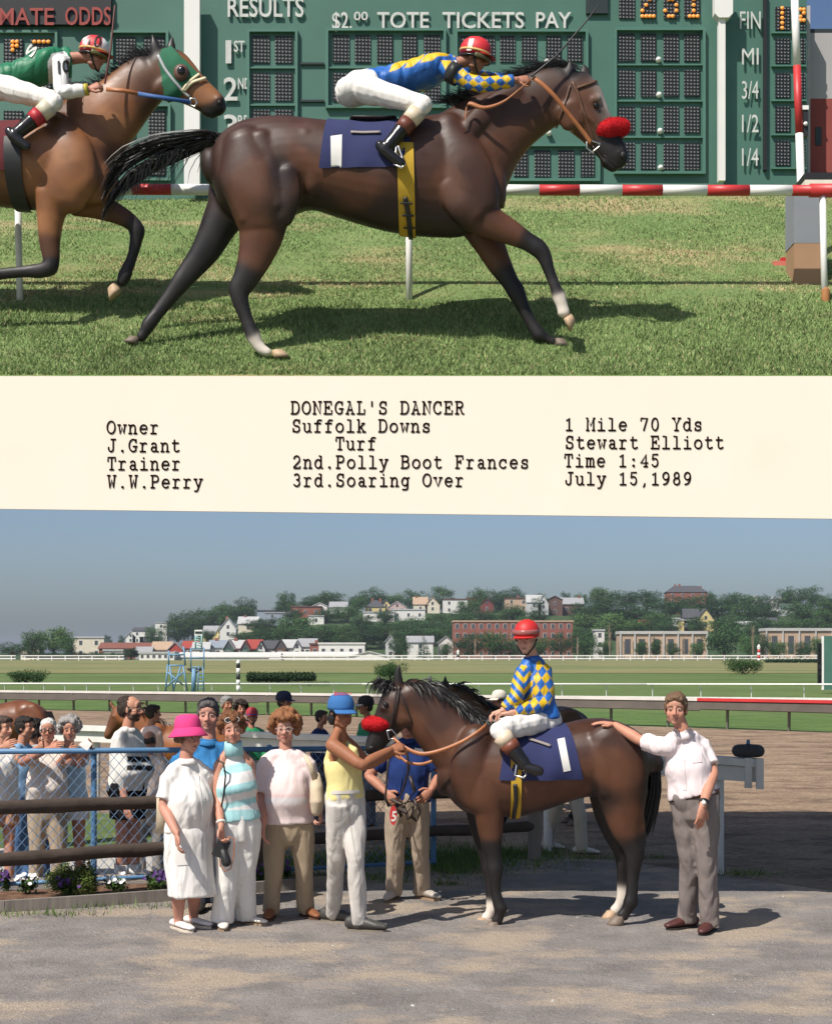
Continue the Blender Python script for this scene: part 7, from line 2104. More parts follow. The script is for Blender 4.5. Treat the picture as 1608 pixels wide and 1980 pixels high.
cf = lambda px: (lambda D: V(X(px, D), D, 0))(12.85 + 1.45 * px / 840)
A_, B_ = cf(-260), cf(842)
top = lambda u: 1.20 - .08 * u
for nm, z0, z1, r in (('top_pipe', 1.20, 1.12, .024), ('bottom_pipe', .09, .07, .018)):
    mb = MB(); mb.tube([A_ + V(0, 0, z0), B_ + V(0, 0, z1)], r, 10, caps=False); part(nm, mb, M_bluepipe, t)
for px in (-255, 180, 520, 838):
    p = cf(px); mb = MB(); mb.tube([p + V(0, .03, -.1), p + V(0, .03, 1.16)], .026, 10); part('post', mb, M_bluepipe, t)
mb = MB()
L = (B_ - A_).length; d = (B_ - A_).normalized(); sp_, h0, h1 = .085, .09, 1.15
cnt = int(L / sp_) + int((h1 - h0) / (sp_ * 1.15)) + 2
for sgn in (1, -1):
    for i in range(-14, cnt):
        u0 = i * sp_; pts = []
        run = (h1 - h0) / 1.15
        ua, ub = (u0, u0 + run) if sgn == 1 else (u0 + run, u0)
        q = []
        for k in range(9):
            f = k / 8; u = ua + (ub - ua) * f
            if 0 <= u <= L:
                q.append(A_ + d * u + V(0, .004 * sgn + .006 * math.sin(u * 9), h0 + (h1 - h0) * f))
        if len(q) > 1:
            mb.tube(q, .0026, 4, caps=False)
part('wire_netting', mb, M_wire, t)
# timber edging of the flower bed
t = thing('bed_edging', 'low grey timber edging along the flower bed', 'edging', P(200, 1765, 12.0))
pts = [(-300, 11.58), (8, 11.82), (170, 12.08), (330, 12.38), (500, 12.80), (700, 13.26)]
for (a, da), (b, db) in zip(pts, pts[1:]):
    mb = MB(); mb.bar(V(X(a, da), da, .055), V(X(b, db), db, .055), .045, .11); part('board', mb, M_greywood, t, smooth=False)
# white outer rail
orail = lambda px: (lambda D: V(X(px, D), D, LOW))(22.6 - 7.7 * (px - 8) / 1455)
t = thing('outer_rail', 'white wooden outer rail between the spectators and the dirt track', 'rail', orail(740))
for nm, z0, z1, w in (('top_board', 1.13, 1.20, .17), ('side_board', .975, 1.12, .05)):
    for a, b in ((-350, 300), (300, 800), (800, 1466)):
        mb = MB(); p0, p1 = orail(a), orail(b)
        mb.bar(p0 + V(0, 0, (z0 + z1) / 2), p1 + V(0, 0, (z0 + z1) / 2), w, z1 - z0); part(nm, mb, M_offwhite, t, smooth=False)
for px in (-340, 185, 520, 800, 1060, 1393):
    p = orail(px); mb = MB(); mb.tube([p + V(0, .08, -.1), p + V(0, .08, 1.12)], .048, 12); part('post', mb, M_offwhite, t)
for px in (1441, 1463):
    p = orail(px); mb = MB(); mb.box((p.x - .035, p.y - .16, .70), (p.x + .03, p.y - .11, .99)); part('end_block', mb, M_offwhite, t, smooth=False)
c = orail(1446) + V(0, 0, 1.27)
t = thing('spare_tyre', 'small black tyre lying flat on the end of the white rail', 'tyre', c - V(0, 0, .07))
mb = MB(); mb.tube([c + V(.105 * math.cos(R(a)), .105 * math.sin(R(a)), 0) for a in range(0, 361, 15)], [(.052, .058)] * 25, 12, ref=(0, 0, 1), caps=False); part('tread', mb, mat('black_rubber', (.045, .045, .05), .75, .2, 25, bump=.3, bscale=40), t)
mb = MB(); mb.tube([c + V(0, 0, -.03), c + V(0, 0, .02)], .06, 14); part('hub_disc', mb, mat('hub_steel', (.1, .1, .12), .5, metal=.6), t)
mb = MB(); mb.tube([c + V(0, 0, .02), c + V(0, 0, .095)], .018, 10); part('hub', mb, M_bluepipe, t)
# inner rail of the dirt track: pale cap over a dark sloping cover
ir = lambda px: (lambda D: V(X(px, D), D, LOW))(61.0 - 18.0 * (px - 8) / 1592)
irz = lambda px: .70 + .16 * (px - 8) / 1592
t = thing('inner_rail', 'long pale capped inner rail with a dark sloping cover across the track', 'rail', ir(800))
cutp = [-400, 150, 500, 900, 1350, 1800, 2200]
M_cap = mat('pale_rail_cap', (.62, .58, .53), .7, .1, 2); M_cover = mat('dark_rail_cover', (.075, .060, .048), .85, .2, 2)
for a, b in zip(cutp, cutp[1:]):
    p0, p1 = ir(a), ir(b); h0, h1 = irz(a), irz(b)
    mb = MB(); mb.bar(p0 + V(0, 0, h0), p1 + V(0, 0, h1), .18, .085); part('cap_board', mb, M_red if a >= 1350 else M_cap, t, smooth=False)
    mb = MB(); mb.add([p0 + V(0, -.05, h0 - .045), p1 + V(0, -.05, h1 - .045), p1 + V(0, -.30, h1 - .31), p0 + V(0, -.30, h0 - .27), p0 + V(0, .05, h0 - .045), p1 + V(0, .05, h1 - .045), p1 + V(0, -.24, h1 - .33), p0 + V(0, -.24, h0 - .29)],
                      [(0, 1, 2, 3), (7, 6, 5, 4), (0, 3, 7, 4), (1, 5, 6, 2), (3, 2, 6, 7), (0, 4, 5, 1)]); part('cover_board', mb, M_cover, t, smooth=False)
px = -380
while px < 2100:
    p = ir(px); mb = MB(); mb.tube([p + V(0, .1, -.2), p + V(0, .05, irz(px) - .12), p + V(0, -.1, irz(px) - .06)], .045, 8); part('post', mb, M_greywood, t)
    px += 52 + 75 * max(0, px + 300) / 1900
# white turf-course rail with goose-neck posts
tr = lambda px: (lambda D: V(X(px, D), D, LOW))(88.0 - 14.0 * (px - 8) / 1592)
trz = lambda px: .46 + .24 * (px - 8) / 1592
t = thing('turf_course_rail', 'thin white pipe rail on curved posts along the infield turf', 'rail', tr(800))
for a, b in ((-300, 700), (700, 1250), (1250, 1900)):
    mb = MB(); mb.tube([tr(a) + V(0, 0, trz(a)), tr(b) + V(0, 0, trz(b))], .045, 8, caps=False); part('pipe', mb, M_white, t)
px = -290; stp = 33.0
while px < 1880:
    p = tr(px); z = trz(px); mb = MB(); mb.tube([p + V(.18, .12, -.1), p + V(.18, .12, z * .6), p + V(.12, .06, z * .9), p + V(0, 0, z)], .032, 6); part('post', mb, M_white, t)
    px += stp; stp = 37 + 72 * max(0, px) / 1600
# low kerb board of the turf course
mb = MB(); mb.bar(tr(-300) + V(0, -6, .12), tr(1900) + V(0, -6, .16), .1, .16); o_ = part('turf_edge_board', mb, M_offwhite, None, smooth=False, base=tr(800) + V(0, -6, 0)); tag(o_, 'low white board along the near edge of the infield turf', 'board')
# far rail under the hill
fr_ = lambda px: V(X(px, 430), 430, LOW)
t = thing('far_rail', 'distant white rail along the far side of the course', 'rail', fr_(900))
for a, b in ((-300, 30), (40, 240), (520, 900), (900, 1300), (1300, 1900)):
    for z, hh in ((1.35, .28), (.55, .35)):
        mb = MB(); mb.bar(fr_(a) + V(0, 0, z), fr_(b) + V(0, 0, z), .15, hh); part('board', mb, M_white, t, smooth=False)
for px in range(-290, 1880, 26):
    if 240 < px < 520: continue
    p = fr_(px); mb = MB(); mb.box((p.x - .12, p.y - .06, LOW), (p.x + .12, p.y + .06, LOW + 1.4)); part('post', mb, M_offwhite, t, smooth=False)

# ------------------------------------------------------------------ infield furniture
TB = 80.0
M_bsteel = mat('sky_blue_steel', (.13, .26, .40), .5, .1, 3)
t = thing('starter_tower', 'thin blue steel tower with ladder and small white cabin on the infield', 'tower', P(372, 1337, TB))
def pole(nm, a, b, r, m=M_bsteel, par=None, D=TB):
    mb = MB(); mb.tube([P(a[0], a[1], D + (a[2] if len(a) > 2 else 0)), P(b[0], b[1], D + (b[2] if len(b) > 2 else 0))], r, 8, caps=False); return part(nm, mb, m, par or t)
pole('mast', (375, 1293), (374, 1340), .12)
for a, b in (((384, 1288), (382, 1340)), ((392, 1288), (394, 1340))): pole('ladder_rail', a, b, .035)
for y in range(1296, 1338, 7): pole('rung', (384, y), (393, y), .025)
for a, b in (((362, 1294), (376, 1302)), ((390, 1294), (376, 1302)), ((362, 1294), (390, 1294)), ((367, 1294, 1), (376, 1304))): pole('bracket', a, b, .04, M_black)
for x0 in (369, 394): pole('corner_rod', (x0, 1252), (x0, 1294), .035)
for y in (1254, 1272, 1290): pole('platform_bar', (369, y), (394, y), .03)
M_grn = mat('pale_green_steel', (.25, .42, .40), .6)
for x0, x1 in ((378, 378), (390, 390)): pole('truss_leg', (x0, 1229), (x1, 1254), .04, M_grn)
for y in range(1231, 1254, 5): pole('truss_brace', (378, y), (390, y + 4), .03, M_grn)
mb = MB(); q = [P(376, 1218, TB), P(391, 1218, TB), P(391, 1229, TB), P(376, 1229, TB)]; mb.prism(q, (0, .5, 0)); cb_ = part('cabin', mb, M_white, t, smooth=False)
mb = MB(); q = [P(377, 1221, TB - .03), P(390, 1221, TB - .03), P(390, 1225, TB - .03), P(377, 1225, TB - .03)]; mb.prism(q, (0, .04, 0)); part('window', mb, M_dark, cb_, smooth=False)
t = thing('blue_trestle', 'blue steel trestle frame standing beside the starter tower', 'frame', P(340, 1336, TB + 2))
for a, b in (((324, 1287), (320, 1338)), ((328, 1287), (336, 1338)), ((350, 1287), (334, 1338)), ((354, 1287), (362, 1337)), ((322, 1287), (356, 1287)), ((324, 1300), (354, 1325)), ((354, 1300), (322, 1328)), ((355, 1250), (358, 1287)), ((326, 1258), (326, 1287)), ((326, 1266), (355, 1266))):
    pole('strut', a, b, .045, M_bsteel, t, TB + 2)
def banded(label, px, y0, y1, w, D, cols, cap_=None):
    t = thing('striped_pole', label, 'pole', P(px, y1, D)); n = len(cols)
    for i, m in enumerate(cols):
        a, b = y0 + (y1 - y0) * i / n, y0 + (y1 - y0) * (i + 1) / n
        mb = MB(); mb.tube([P(px, a, D), P(px, b, D)], w / 2 / FPX * D, 12, caps=False); part('band', mb, m, t)
    mb = MB(); mb.tube([P(px, y0 - 3, D), P(px, y0, D)], [w * .35 / FPX * D, w * .62 / FPX * D], 12); part('cap', mb, M_white, t)
banded('tall black and white banded pole beside the clipped hedge', 460.5, 1281, 1337, 7.5, 80, [M_black, M_white, M_black, M_white, M_white])
banded('distant red and white banded pole above a rounded bush', 1466.5, 1251, 1279, 6, 380, [M_white, M_red, M_white, M_red, M_white])
banded('distant white and black pole on the far rail near the brick block', 885.5, 1261, 1277, 5, 420, [M_white, M_black, M_white])
SD = 86.0
t = thing('track_sign', 'tall dark sign reading track fast at the right edge', 'sign', P(1592, 1332, SD))
mb = MB(); q = [P(1580.5, 1244, SD), P(1588, 1244, SD), P(1588, 1325, SD), P(1580.5, 1325, SD)]; mb.prism(q, (0, .1, 0)); part('panel', mb, M_black, t, smooth=False)
mb = MB(); q = [P(1588.5, 1230, SD), P(1592.5, 1230, SD), P(1592.5, 1334, SD), P(1588.5, 1334, SD)]; mb.prism(q, (0, .12, 0)); part('post', mb, M_white, t, smooth=False)
mb = MB(); q = [P(1593, 1230, SD), P(1640, 1230, SD), P(1640, 1334, SD), P(1593, 1334, SD)]; mb.prism(q, (0, .1, 0)); part('side_panel', mb, M_green, t, smooth=False)
sbv = bvh_of(t.children[0])
for i, ch in enumerate('TRACK FAST'):
    if ch != ' ': decal(ch, 1582, 1253 + i * 7.9, 5, 6.5, sbv, M_white, t, SD, .02, bold=.02)

# ------------------------------------------------------------------ leaves
def leaf_colours(n, rs, base, spread=.35, pale=.15):
    c = np.array(base) * (1 + spread * rs.normal(size=(n, 1)).clip(-1.6, 1.8))
    c *= (1 + pale * rs.normal(size=(n, 3)) * np.array([.5, .3, .5]))
    return np.clip(c, .004, .5)
def leaf_cloud(lobes, n, size, rs, base, out=.75, spread=.35, flat=.4):
    """many small leaf faces through the volume of some lobes (centre, radii)"""
    vol = np.array([r[0] * r[1] * r[2] for _, r in lobes]) ** .67
    idx = rs.choice(len(lobes), n, p=vol / vol.sum())
    C = np.array([list(l[0]) for l in lobes])[idx]; Rr = np.array([list(l[1]) for l in lobes])[idx]
    d = rs.normal(size=(n, 3)); d /= np.linalg.norm(d, axis=1, keepdims=True)
    rad = rs.uniform(out, 1.08, n) * (1 + .12 * rs.normal(size=n))
    c = C + d * Rr * rad[:, None]
    nn = d + rs.normal(0, .55, (n, 3)); nn /= np.linalg.norm(nn, axis=1, keepdims=True)
    u = np.cross(nn, rs.normal(size=(n, 3))); u /= np.linalg.norm(u, axis=1, keepdims=True); v = np.cross(nn, u)
    sz = size * rs.uniform(.6, 1.4, (n, 1))
    co = np.stack([c - u * sz, c - v * sz * .6, c + u * sz, c + v * sz * .6], 1).reshape(-1, 3)
    cols = np.repeat(leaf_colours(n, rs, base, spread), 4, axis=0)
    return co, np.arange(4 * n), np.full(n, 4), cols
M_leaf = mat('leaves', rough=.7, attr=True, var=.1, vscale=3, rnd=.28, spec=.2)
M_bark = mat('tree_bark', (.075, .055, .042), .9, .3, 4, bump=.5, bscale=6)
def tree_template(kind, seed, base):
    rs = np.random.RandomState(seed)
    tr_ = MB()
    if kind == 'conifer':
        tr_.tube([V(0, 0, -.05), V(0, 0, .5), V(0, 0, .97)], [.025, .016, .004], 8)
        lobes = []
        for i in range(15):
            z = .1 + .86 * i / 14; r = .25 * (1 - i / 14.5) + .02
            for k in range(max(3, int(8 * (1 - i / 16)))):
                a = rs.uniform(0, 6.28); lobes.append((V(r * .6 * math.cos(a), r * .6 * math.sin(a), z), (r * .5, r * .5, .045)))
        cl = leaf_cloud(lobes, 1900, .014, rs, base, .3)
    else:
        w = {'round': .52, 'broad': .66, 'tall': .40, 'bush': .62}[kind]; zc = {'round': .52, 'broad': .50, 'tall': .52, 'bush': .45}[kind]
        lobes = []
        for i in range(34):
            d = rs.normal(size=3); d /= np.linalg.norm(d); k = rs.uniform(.35, .85)
            c = V(d[0] * w * k * .95, d[1] * w * k * .95, zc + d[2] * .44 * k)
            r = rs.uniform(.11, .19) * (1.1 - .3 * k)
            lobes.append((c, (r * w / .5, r * w / .5, r * .82)))
        lobes.append((V(0, 0, zc), (w * .55, w * .55, .30)))
        tr_.tube([V(0, 0, -.08), V(.01, 0, .15), V(0, .01, .32), V(.01, .01, .62)], [.040, .030, .024, .010], 9)
        for i in range(7):
            l = lobes[rs.randint(0, 34)][0]; b_ = V(0, 0, rs.uniform(.18, .4)); tr_.tube([b_, lerp(b_, l, .5) + V(0, 0, -.02), l], [.016, .011, .004], 6)
        cl = leaf_cloud(lobes, 5200, .0165, rs, base, .6)
    me_t = np_mesh('trunk', np.array([tuple(v) for v in tr_.v]), np.array([i for f in tr_.f for i in f]), np.array([len(f) for f in tr_.f]), [M_bark])
    me_c = np_mesh('crown', cl[0], cl[1], cl[2], [M_leaf], smooth=False, cols=cl[3])
    return me_t, me_c
DKG, MDG, LTG, BLG = (.030, .072, .022), (.044, .098, .026), (.072, .135, .038), (.030, .070, .036)
TT = {}
for key, kind, base in (('round_dark', 'round', DKG), ('round_mid', 'round', MDG), ('broad_mid', 'broad', MDG), ('broad_dark', 'broad', DKG), ('round_pale', 'round', LTG), ('broad_pale', 'broad', LTG), ('tall_dark', 'tall', DKG), ('conifer', 'conifer', BLG), ('bush', 'bush', DKG)):
    TT[key] = tree_template(kind, hash_name(key), base)
TREES = {
 'hill crest': [(208, 1225, 1241, 18, 'round_dark'), (235, 1226, 1243, 15, 'round_dark'), (405, 1171, 1212, 70, 'round_mid'), (440, 1185, 1215, 40, 'round_mid'), (468, 1167, 1207, 72, 'round_mid'), (545, 1160, 1186, 34, 'round_dark'), (568, 1163, 1186, 30, 'round_mid'), (600, 1152, 1182, 48, 'round_dark'), (642, 1140, 1184, 70, 'round_mid'),
                (690, 1150, 1180, 46, 'round_dark'), (720, 1133, 1166, 62, 'broad_dark'), (760, 1144, 1172, 50, 'round_mid'), (800, 1137, 1170, 56, 'round_dark'), (856, 1130, 1166, 60, 'broad_mid'), (904, 1139, 1160, 17, 'conifer'), (930, 1132, 1159, 50, 'round_mid'), (960, 1138, 1160, 36, 'round_dark'), (990, 1133, 1160, 56, 'broad_dark'),
                (1042, 1145, 1160, 32, 'round_dark'), (1094, 1142, 1160, 26, 'round_dark'), (1120, 1144, 1162, 30, 'round_mid'), (1166, 1131, 1178, 70, 'round_pale'), (1210, 1140, 1180, 64, 'broad_dark'), (1250, 1137, 1180, 70, 'round_mid'), (1376, 1139, 1156, 26, 'round_mid'), (1420, 1143, 1180, 66, 'broad_dark'), (1455, 1147, 1185, 50, 'round_mid'), (1475, 1147, 1180, 40, 'round_dark'),
                (1528, 1131, 1180, 56, 'round_mid'), (1566, 1130, 1178, 50, 'round_dark'), (1598, 1146, 1185, 52, 'broad_dark'), (1630, 1140, 1185, 52, 'round_dark')],
 'upper slope': [(300, 1206, 1245, 40, 'round_mid'), (342, 1196, 1243, 78, 'broad_mid'), (372, 1190, 1236, 52, 'round_mid'), (495, 1195, 1224, 54, 'round_dark'), (520, 1192, 1236, 60, 'round_dark'), (578, 1186, 1240, 84, 'round_mid'), (632, 1175, 1205, 60, 'round_dark'), (672, 1168, 1205, 62, 'round_mid'), (700, 1188, 1225, 60, 'round_dark'), (742, 1184, 1205, 18, 'round_dark'),
                 (790, 1190, 1235, 74, 'round_dark'), (842, 1184, 1226, 84, 'broad_mid'), (888, 1188, 1215, 60, 'round_mid'), (935, 1178, 1206, 70, 'round_dark'), (985, 1174, 1206, 76, 'round_mid'), (1036, 1178, 1206, 60, 'round_dark'), (1130, 1160, 1210, 76, 'broad_dark'), (1180, 1158, 1212, 80, 'round_dark'), (1228, 1162, 1212, 76, 'round_dark'),
                 (1288, 1150, 1200, 80, 'broad_dark'), (1335, 1148, 1196, 84, 'round_dark'), (1386, 1152, 1204, 76, 'round_dark'), (1436, 1162, 1208, 74, 'round_mid'), (1484, 1166, 1208, 56, 'round_dark'), (1550, 1160, 1212, 78, 'round_mid'), (1596, 1172, 1222, 70, 'round_mid')],
 'lower slope': [(400, 1216, 1242, 34, 'round_mid'), (470, 1220, 1243, 56, 'broad_dark'), (510, 1220, 1243, 46, 'round_dark'), (560, 1205, 1252, 70, 'round_mid'), (620, 1204, 1256, 80, 'round_dark'), (664, 1206, 1258, 78, 'broad_mid'), (706, 1204, 1256, 76, 'round_dark'), (748, 1200, 1252, 76, 'round_mid'), (796, 1206, 1252, 60, 'round_dark'), (840, 1210, 1250, 60, 'round_mid'),
                 (876, 1215, 1250, 46, 'round_dark'), (1132, 1182, 1232, 84, 'round_pale'), (1184, 1178, 1238, 100, 'broad_pale'), (1226, 1196, 1240, 60, 'round_mid'), (1272, 1180, 1226, 60, 'round_mid'), (1294, 1192, 1236, 50, 'round_dark'), (1340, 1206, 1226, 24, 'round_mid'), (1410, 1186, 1232, 70, 'round_dark'), (1465, 1190, 1226, 60, 'round_dark'), (1510, 1196, 1232, 56, 'round_mid'), (1560, 1194, 1236, 76, 'round_mid'), (1606, 1202, 1238, 60, 'round_dark')],
 'hill foot': [(25, 1240, 1290, 66, 'broad_dark'), (68, 1214, 1276, 52, 'round_mid'), (104, 1206, 1274, 80, 'round_pale'), (132, 1224, 1272, 40, 'round_mid'), (254, 1252, 1290, 38, 'tall_dark'), (495, 1256, 1288, 34, 'round_dark'), (772, 1228, 1268, 46, 'round_dark'), (819, 1223, 1267, 28, 'conifer'), (905, 1220, 1268, 62, 'round_dark'), (955, 1216, 1268, 74, 'round_mid'), (862, 1240, 1266, 34, 'round_mid'),
               (992, 1230, 1268, 56, 'round_dark'), (1035, 1226, 1268, 50, 'round_mid'), (1085, 1220, 1268, 56, 'broad_dark'), (1130, 1216, 1268, 64, 'round_dark'), (1166, 1236, 1268, 40, 'round_mid'), (1240, 1236, 1268, 28, 'tall_dark'), (1268, 1232, 1268, 26, 'tall_dark'), (1300, 1240, 1268, 30, 'round_dark'), (1345, 1238, 1268, 34, 'round_mid'), (1400, 1192, 1268, 84, 'round_dark'),
               (1447, 1222, 1268, 44, 'round_mid'), (1474, 1220, 1266, 36, 'round_dark'), (1505, 1236, 1268, 50, 'round_mid'), (1548, 1238, 1268, 44, 'round_dark'), (1585, 1228, 1268, 50, 'round_mid')],
 'dark hedge row': [(60 + 24 * i, 1257 + (i % 3) * 2, 1287, 40, 'bush') for i in range(8)]}
rf_ = np.random.RandomState(5)
for row_, ya, yb2, n_ in (('upper slope', 1172, 1212, 20), ('lower slope', 1206, 1250, 26)):
    for k in range(n_):
        px_ = 330 + (1290 * (k + rf_.rand()) / n_); y_ = rf_.uniform(ya, yb2); h_ = rf_.uniform(26, 40)
        TREES[row_].append((px_, y_ - h_, y_, rf_.uniform(34, 56), ('round_dark', 'round_mid', 'broad_dark', 'round_mid')[k % 4]))
ADJ = {'round_dark': 'dark green round', 'round_mid': 'green round', 'broad_mid': 'green spreading', 'broad_dark': 'dark green spreading', 'round_pale': 'pale green round', 'broad_pale': 'pale green spreading', 'tall_dark': 'slim dark green', 'conifer': 'blue green conifer', 'bush': 'low dark'}
rs = np.random.RandomState(77)
for row, lst in TREES.items():
    for i, (px, yt, yb_, w, key) in enumerate(sorted(lst)):
        if row in ('hill foot', 'dark hedge row'):
            D = 470 + (yb_ % 5) + (i % 3) * 4; bz = LOW
        else:
            D = hill_hit(px, yb_); bz = hill_z(X(px, D), D)
        H_ = max(3.0, P(px, yt, D).z - bz); W_ = w / FPX * D * 1.22
        base = V(X(px, D), D, bz)
        lab = '%s tree, %s from the left %s' % (ADJ[key], ordinal(i), {'hill crest': 'along the hill crest', 'upper slope': 'on the upper hill slope', 'lower slope': 'on the lower hill slope', 'hill foot': 'standing at the hill foot', 'dark hedge row': 'in the dark hedge row'}[row])
        t = thing('shrub' if key == 'bush' else 'spruce_tree' if key == 'conifer' else 'tree', lab, 'shrub' if key == 'bush' else 'tree', base, 'trees on the hill')
        t.rotation_euler = (0, 0, rs.uniform(0, 6.28))
        tw = {'conifer': .55, 'tall_dark': .85, 'bush': 1.3}.get(key, 1.3 if 'broad' in key else 1.05)
        t.scale = (W_ / tw, W_ / tw, H_ * (1.05 if key != 'conifer' else 1.0))
        for nm, me in zip(('trunk', 'crown'), TT[key]):
            o = bpy.data.objects.new(nm, me); COL.objects.link(o); o.parent = t
# dry poplars, bare and pale, in front of the far buildings
M_dry = mat('dry_branches', (.27, .20, .14), .9, .2, 2)
for i, (px, yt, yb_) in enumerate(((918, 1236, 1268), (1010, 1238, 1268), (1116, 1232, 1268), (1178, 1206, 1268), (1196, 1244, 1268), (1206, 1240, 1266), (1224, 1240, 1268), (1322, 1232, 1268), (1455, 1212, 1262), (1536, 1238, 1268))):
    D = 462.0; t = thing('bare_poplar', 'dry tan poplar, %s from the left before the far buildings' % ordinal(i), 'tree', V(X(px, D), D, 0), 'dry poplars')
    mb = MB(); H_ = P(px, yt, D).z; b_ = V(X(px, D), D, 0)
    mb.tube([b_, b_ + V(.1, 0, H_ * .5), b_ + V(0, 0, H_)], [.16, .12, .03], 6); part('trunk', mb, M_dry, t)
    mb = MB(); r2 = np.random.RandomState(i)
    for k in range(34):
        z = r2.uniform(.12, .9) * H_; a = r2.uniform(0, 6.28); q0 = b_ + V(0, 0, z); L_ = r2.uniform(.1, .28) * H_
        mb.tube([q0, q0 + V(math.cos(a) * L_ * .28, math.sin(a) * L_ * .28, L_)], [.05, .02], 4)
    part('crown', mb, M_dry, t)

# infield shrubs and hedge
def bush(label, x0, x1, y0, y1, base, name='bush', D=None, n=2600, cat='bush', boxy=False):
    D = D or GL_(y1); w = (x1 - x0) / FPX * D; h = (y1 - y0) / FPX * D; c = V(X((x0 + x1) / 2, D), D, LOW if D > 14 else .03)
    t = thing(name, label, cat, c); rs = np.random.RandomState(int(x0) + 7)
    if boxy:
        k = 16; lobes = [(c + V((i / (k - 1) - .5) * w * .95, 0, h * .5), (w / k * .9, .7, h * .5)) for i in range(k)]
    else:
        lobes = [(c + V(rs.uniform(-.36, .36) * w, rs.uniform(-.2, .2) * w, h * rs.uniform(.22, .70)), (w * rs.uniform(.13, .22), w * .16, h * rs.uniform(.22, .32))) for _ in range(22)]
    cl = leaf_cloud(lobes, n * 2, (.030 if D > 20 else .016) * max(h, w * .4) + .004, rs, base, .55)
    me = np_mesh('foliage', cl[0] - np.array(c), cl[1], cl[2], [M_leaf], smooth=False, cols=cl[3]); o = bpy.data.objects.new('foliage', me); COL.objects.link(o); o.parent = t
    mb = MB()
    for i in range(5):
        a = c + V(rs.uniform(-.05, .05) * w, 0, -.05); mb.tube([a, a + V(rs.uniform(-.3, .3) * w, rs.uniform(-.1, .1), h * .6)], [.03 * h, .01 * h], 5)
    part('stems', mb, M_bark, t)
    return t
bush('rounded green bush at the left edge of the infield', 14, 100, 1292, 1322, MDG)
bush('rounded green bush directly behind the winner ears', 722, 790, 1276, 1312, (.035, .085, .018))
bush('rounded green bush below the distant red and white pole', 1399, 1478, 1270, 1303, MDG)
bush('long clipped dark green hedge on the infield', 480, 607, 1300, 1319, (.022, .05, .014), 'hedge', n=5200, cat='hedge', boxy=True)
bush('low clipped hedge beside the right hand infield bush', 1480, 1582, 1272, 1279.5, (.03, .065, .02), 'hedge', D=340, n=2400, cat='hedge', boxy=True)
bush('low flowering border at the foot of the clipped hedge', 560, 635, 1312, 1320, (.10, .13, .05), 'flower_border', D=106, n=900, cat='flower border', boxy=True)

# flower bed: shrub and petunias
bush('green and yellow azalea shrub behind the lower log rail', 84, 190, 1662, 1735, (.075, .11, .022), 'shrub', D=12.55, n=4200, cat='shrub')
M_petal = mat('petals', rough=.7, attr=True, var=.08)
def flower(label, px, py, col, w, D=None, n=26):
    D = D or GD(py + 8); c = V(X(px, D), D, .03); t = thing('petunia', label, 'flower', c, 'petunias in the bed'); rs = np.random.RandomState(int(px * 3 + py))
    W_ = w / FPX * D
    cl = leaf_cloud([(c + V(rs.normal(0, .2) * W_, rs.normal(0, .15) * W_, .05 + rs.rand() * .05), (W_ * .34, W_ * .3, .06)) for _ in range(5)], 420, .014, rs, (.05, .10, .022), .5)
    me = np_mesh('leaves', cl[0] - np.array(c), cl[1], cl[2], [M_leaf], smooth=False, cols=cl[3]); o = bpy.data.objects.new('leaves', me); COL.objects.link(o); o.parent = t
    for i in range(n):
        q = c + V(rs.uniform(-.5, .5) * W_, rs.uniform(-.3, .2) * W_ - .04, .09 + rs.rand() * .08); mb = MB(); vs = [q]
        nv_ = (V(rs.normal(0, .4), -1, .8 + rs.normal(0, .3))).normalized(); u = nv_.cross(V(1, 0, .2)).normalized(); v = nv_.cross(u)
        for k in range(10):
            a = 2 * math.pi * k / 10; rr = .019 * (1 if k % 2 else .82); vs.append(q + (u * math.cos(a) + v * math.sin(a)) * rr + nv_ * .010)
        mb.add(vs, [(0, 1 + k, 1 + (k + 1) % 10) for k in range(10)]); part('blossom', [(mb, None, 0, tuple(np.array(col) * rs.uniform(.85, 1.1)))], M_petal, t)
PW, PP = (.72, .70, .70), (.07, .02, .14)
flower('white petunia cluster left of the azalea shrub', 55, 1728, PW, 44, n=18)
flower('purple petunia cluster below the azalea shrub', 135, 1735, PP, 50, n=18)
flower('purple petunia at the far left edge of the bed', 8, 1722, PP, 24, n=8)
flower('white and violet petunia cluster right of the azalea shrub', 222, 1728, PW, 46, n=18)
flower('white petunia cluster beside the white dress', 300, 1712, PW, 40, 13.0, n=14)
flower('dark purple petunia cluster under the white ones by the dress', 303, 1724, PP, 44, n=18)
flower('white petunia cluster seen between the white dress and trousers', 396, 1712, PW, 26, 13.0, n=8)
flower('dark purple petunia cluster left of the khaki trousers', 493, 1708, PP, 30, 13.2, n=12)
flower('orange marigold left of the khaki trousers', 493, 1690, (.66, .22, .02), 16, 13.4, n=6)
flower('dark purple petunia cluster between the khaki trouser legs', 548, 1700, PP, 26, 13.4, n=10)

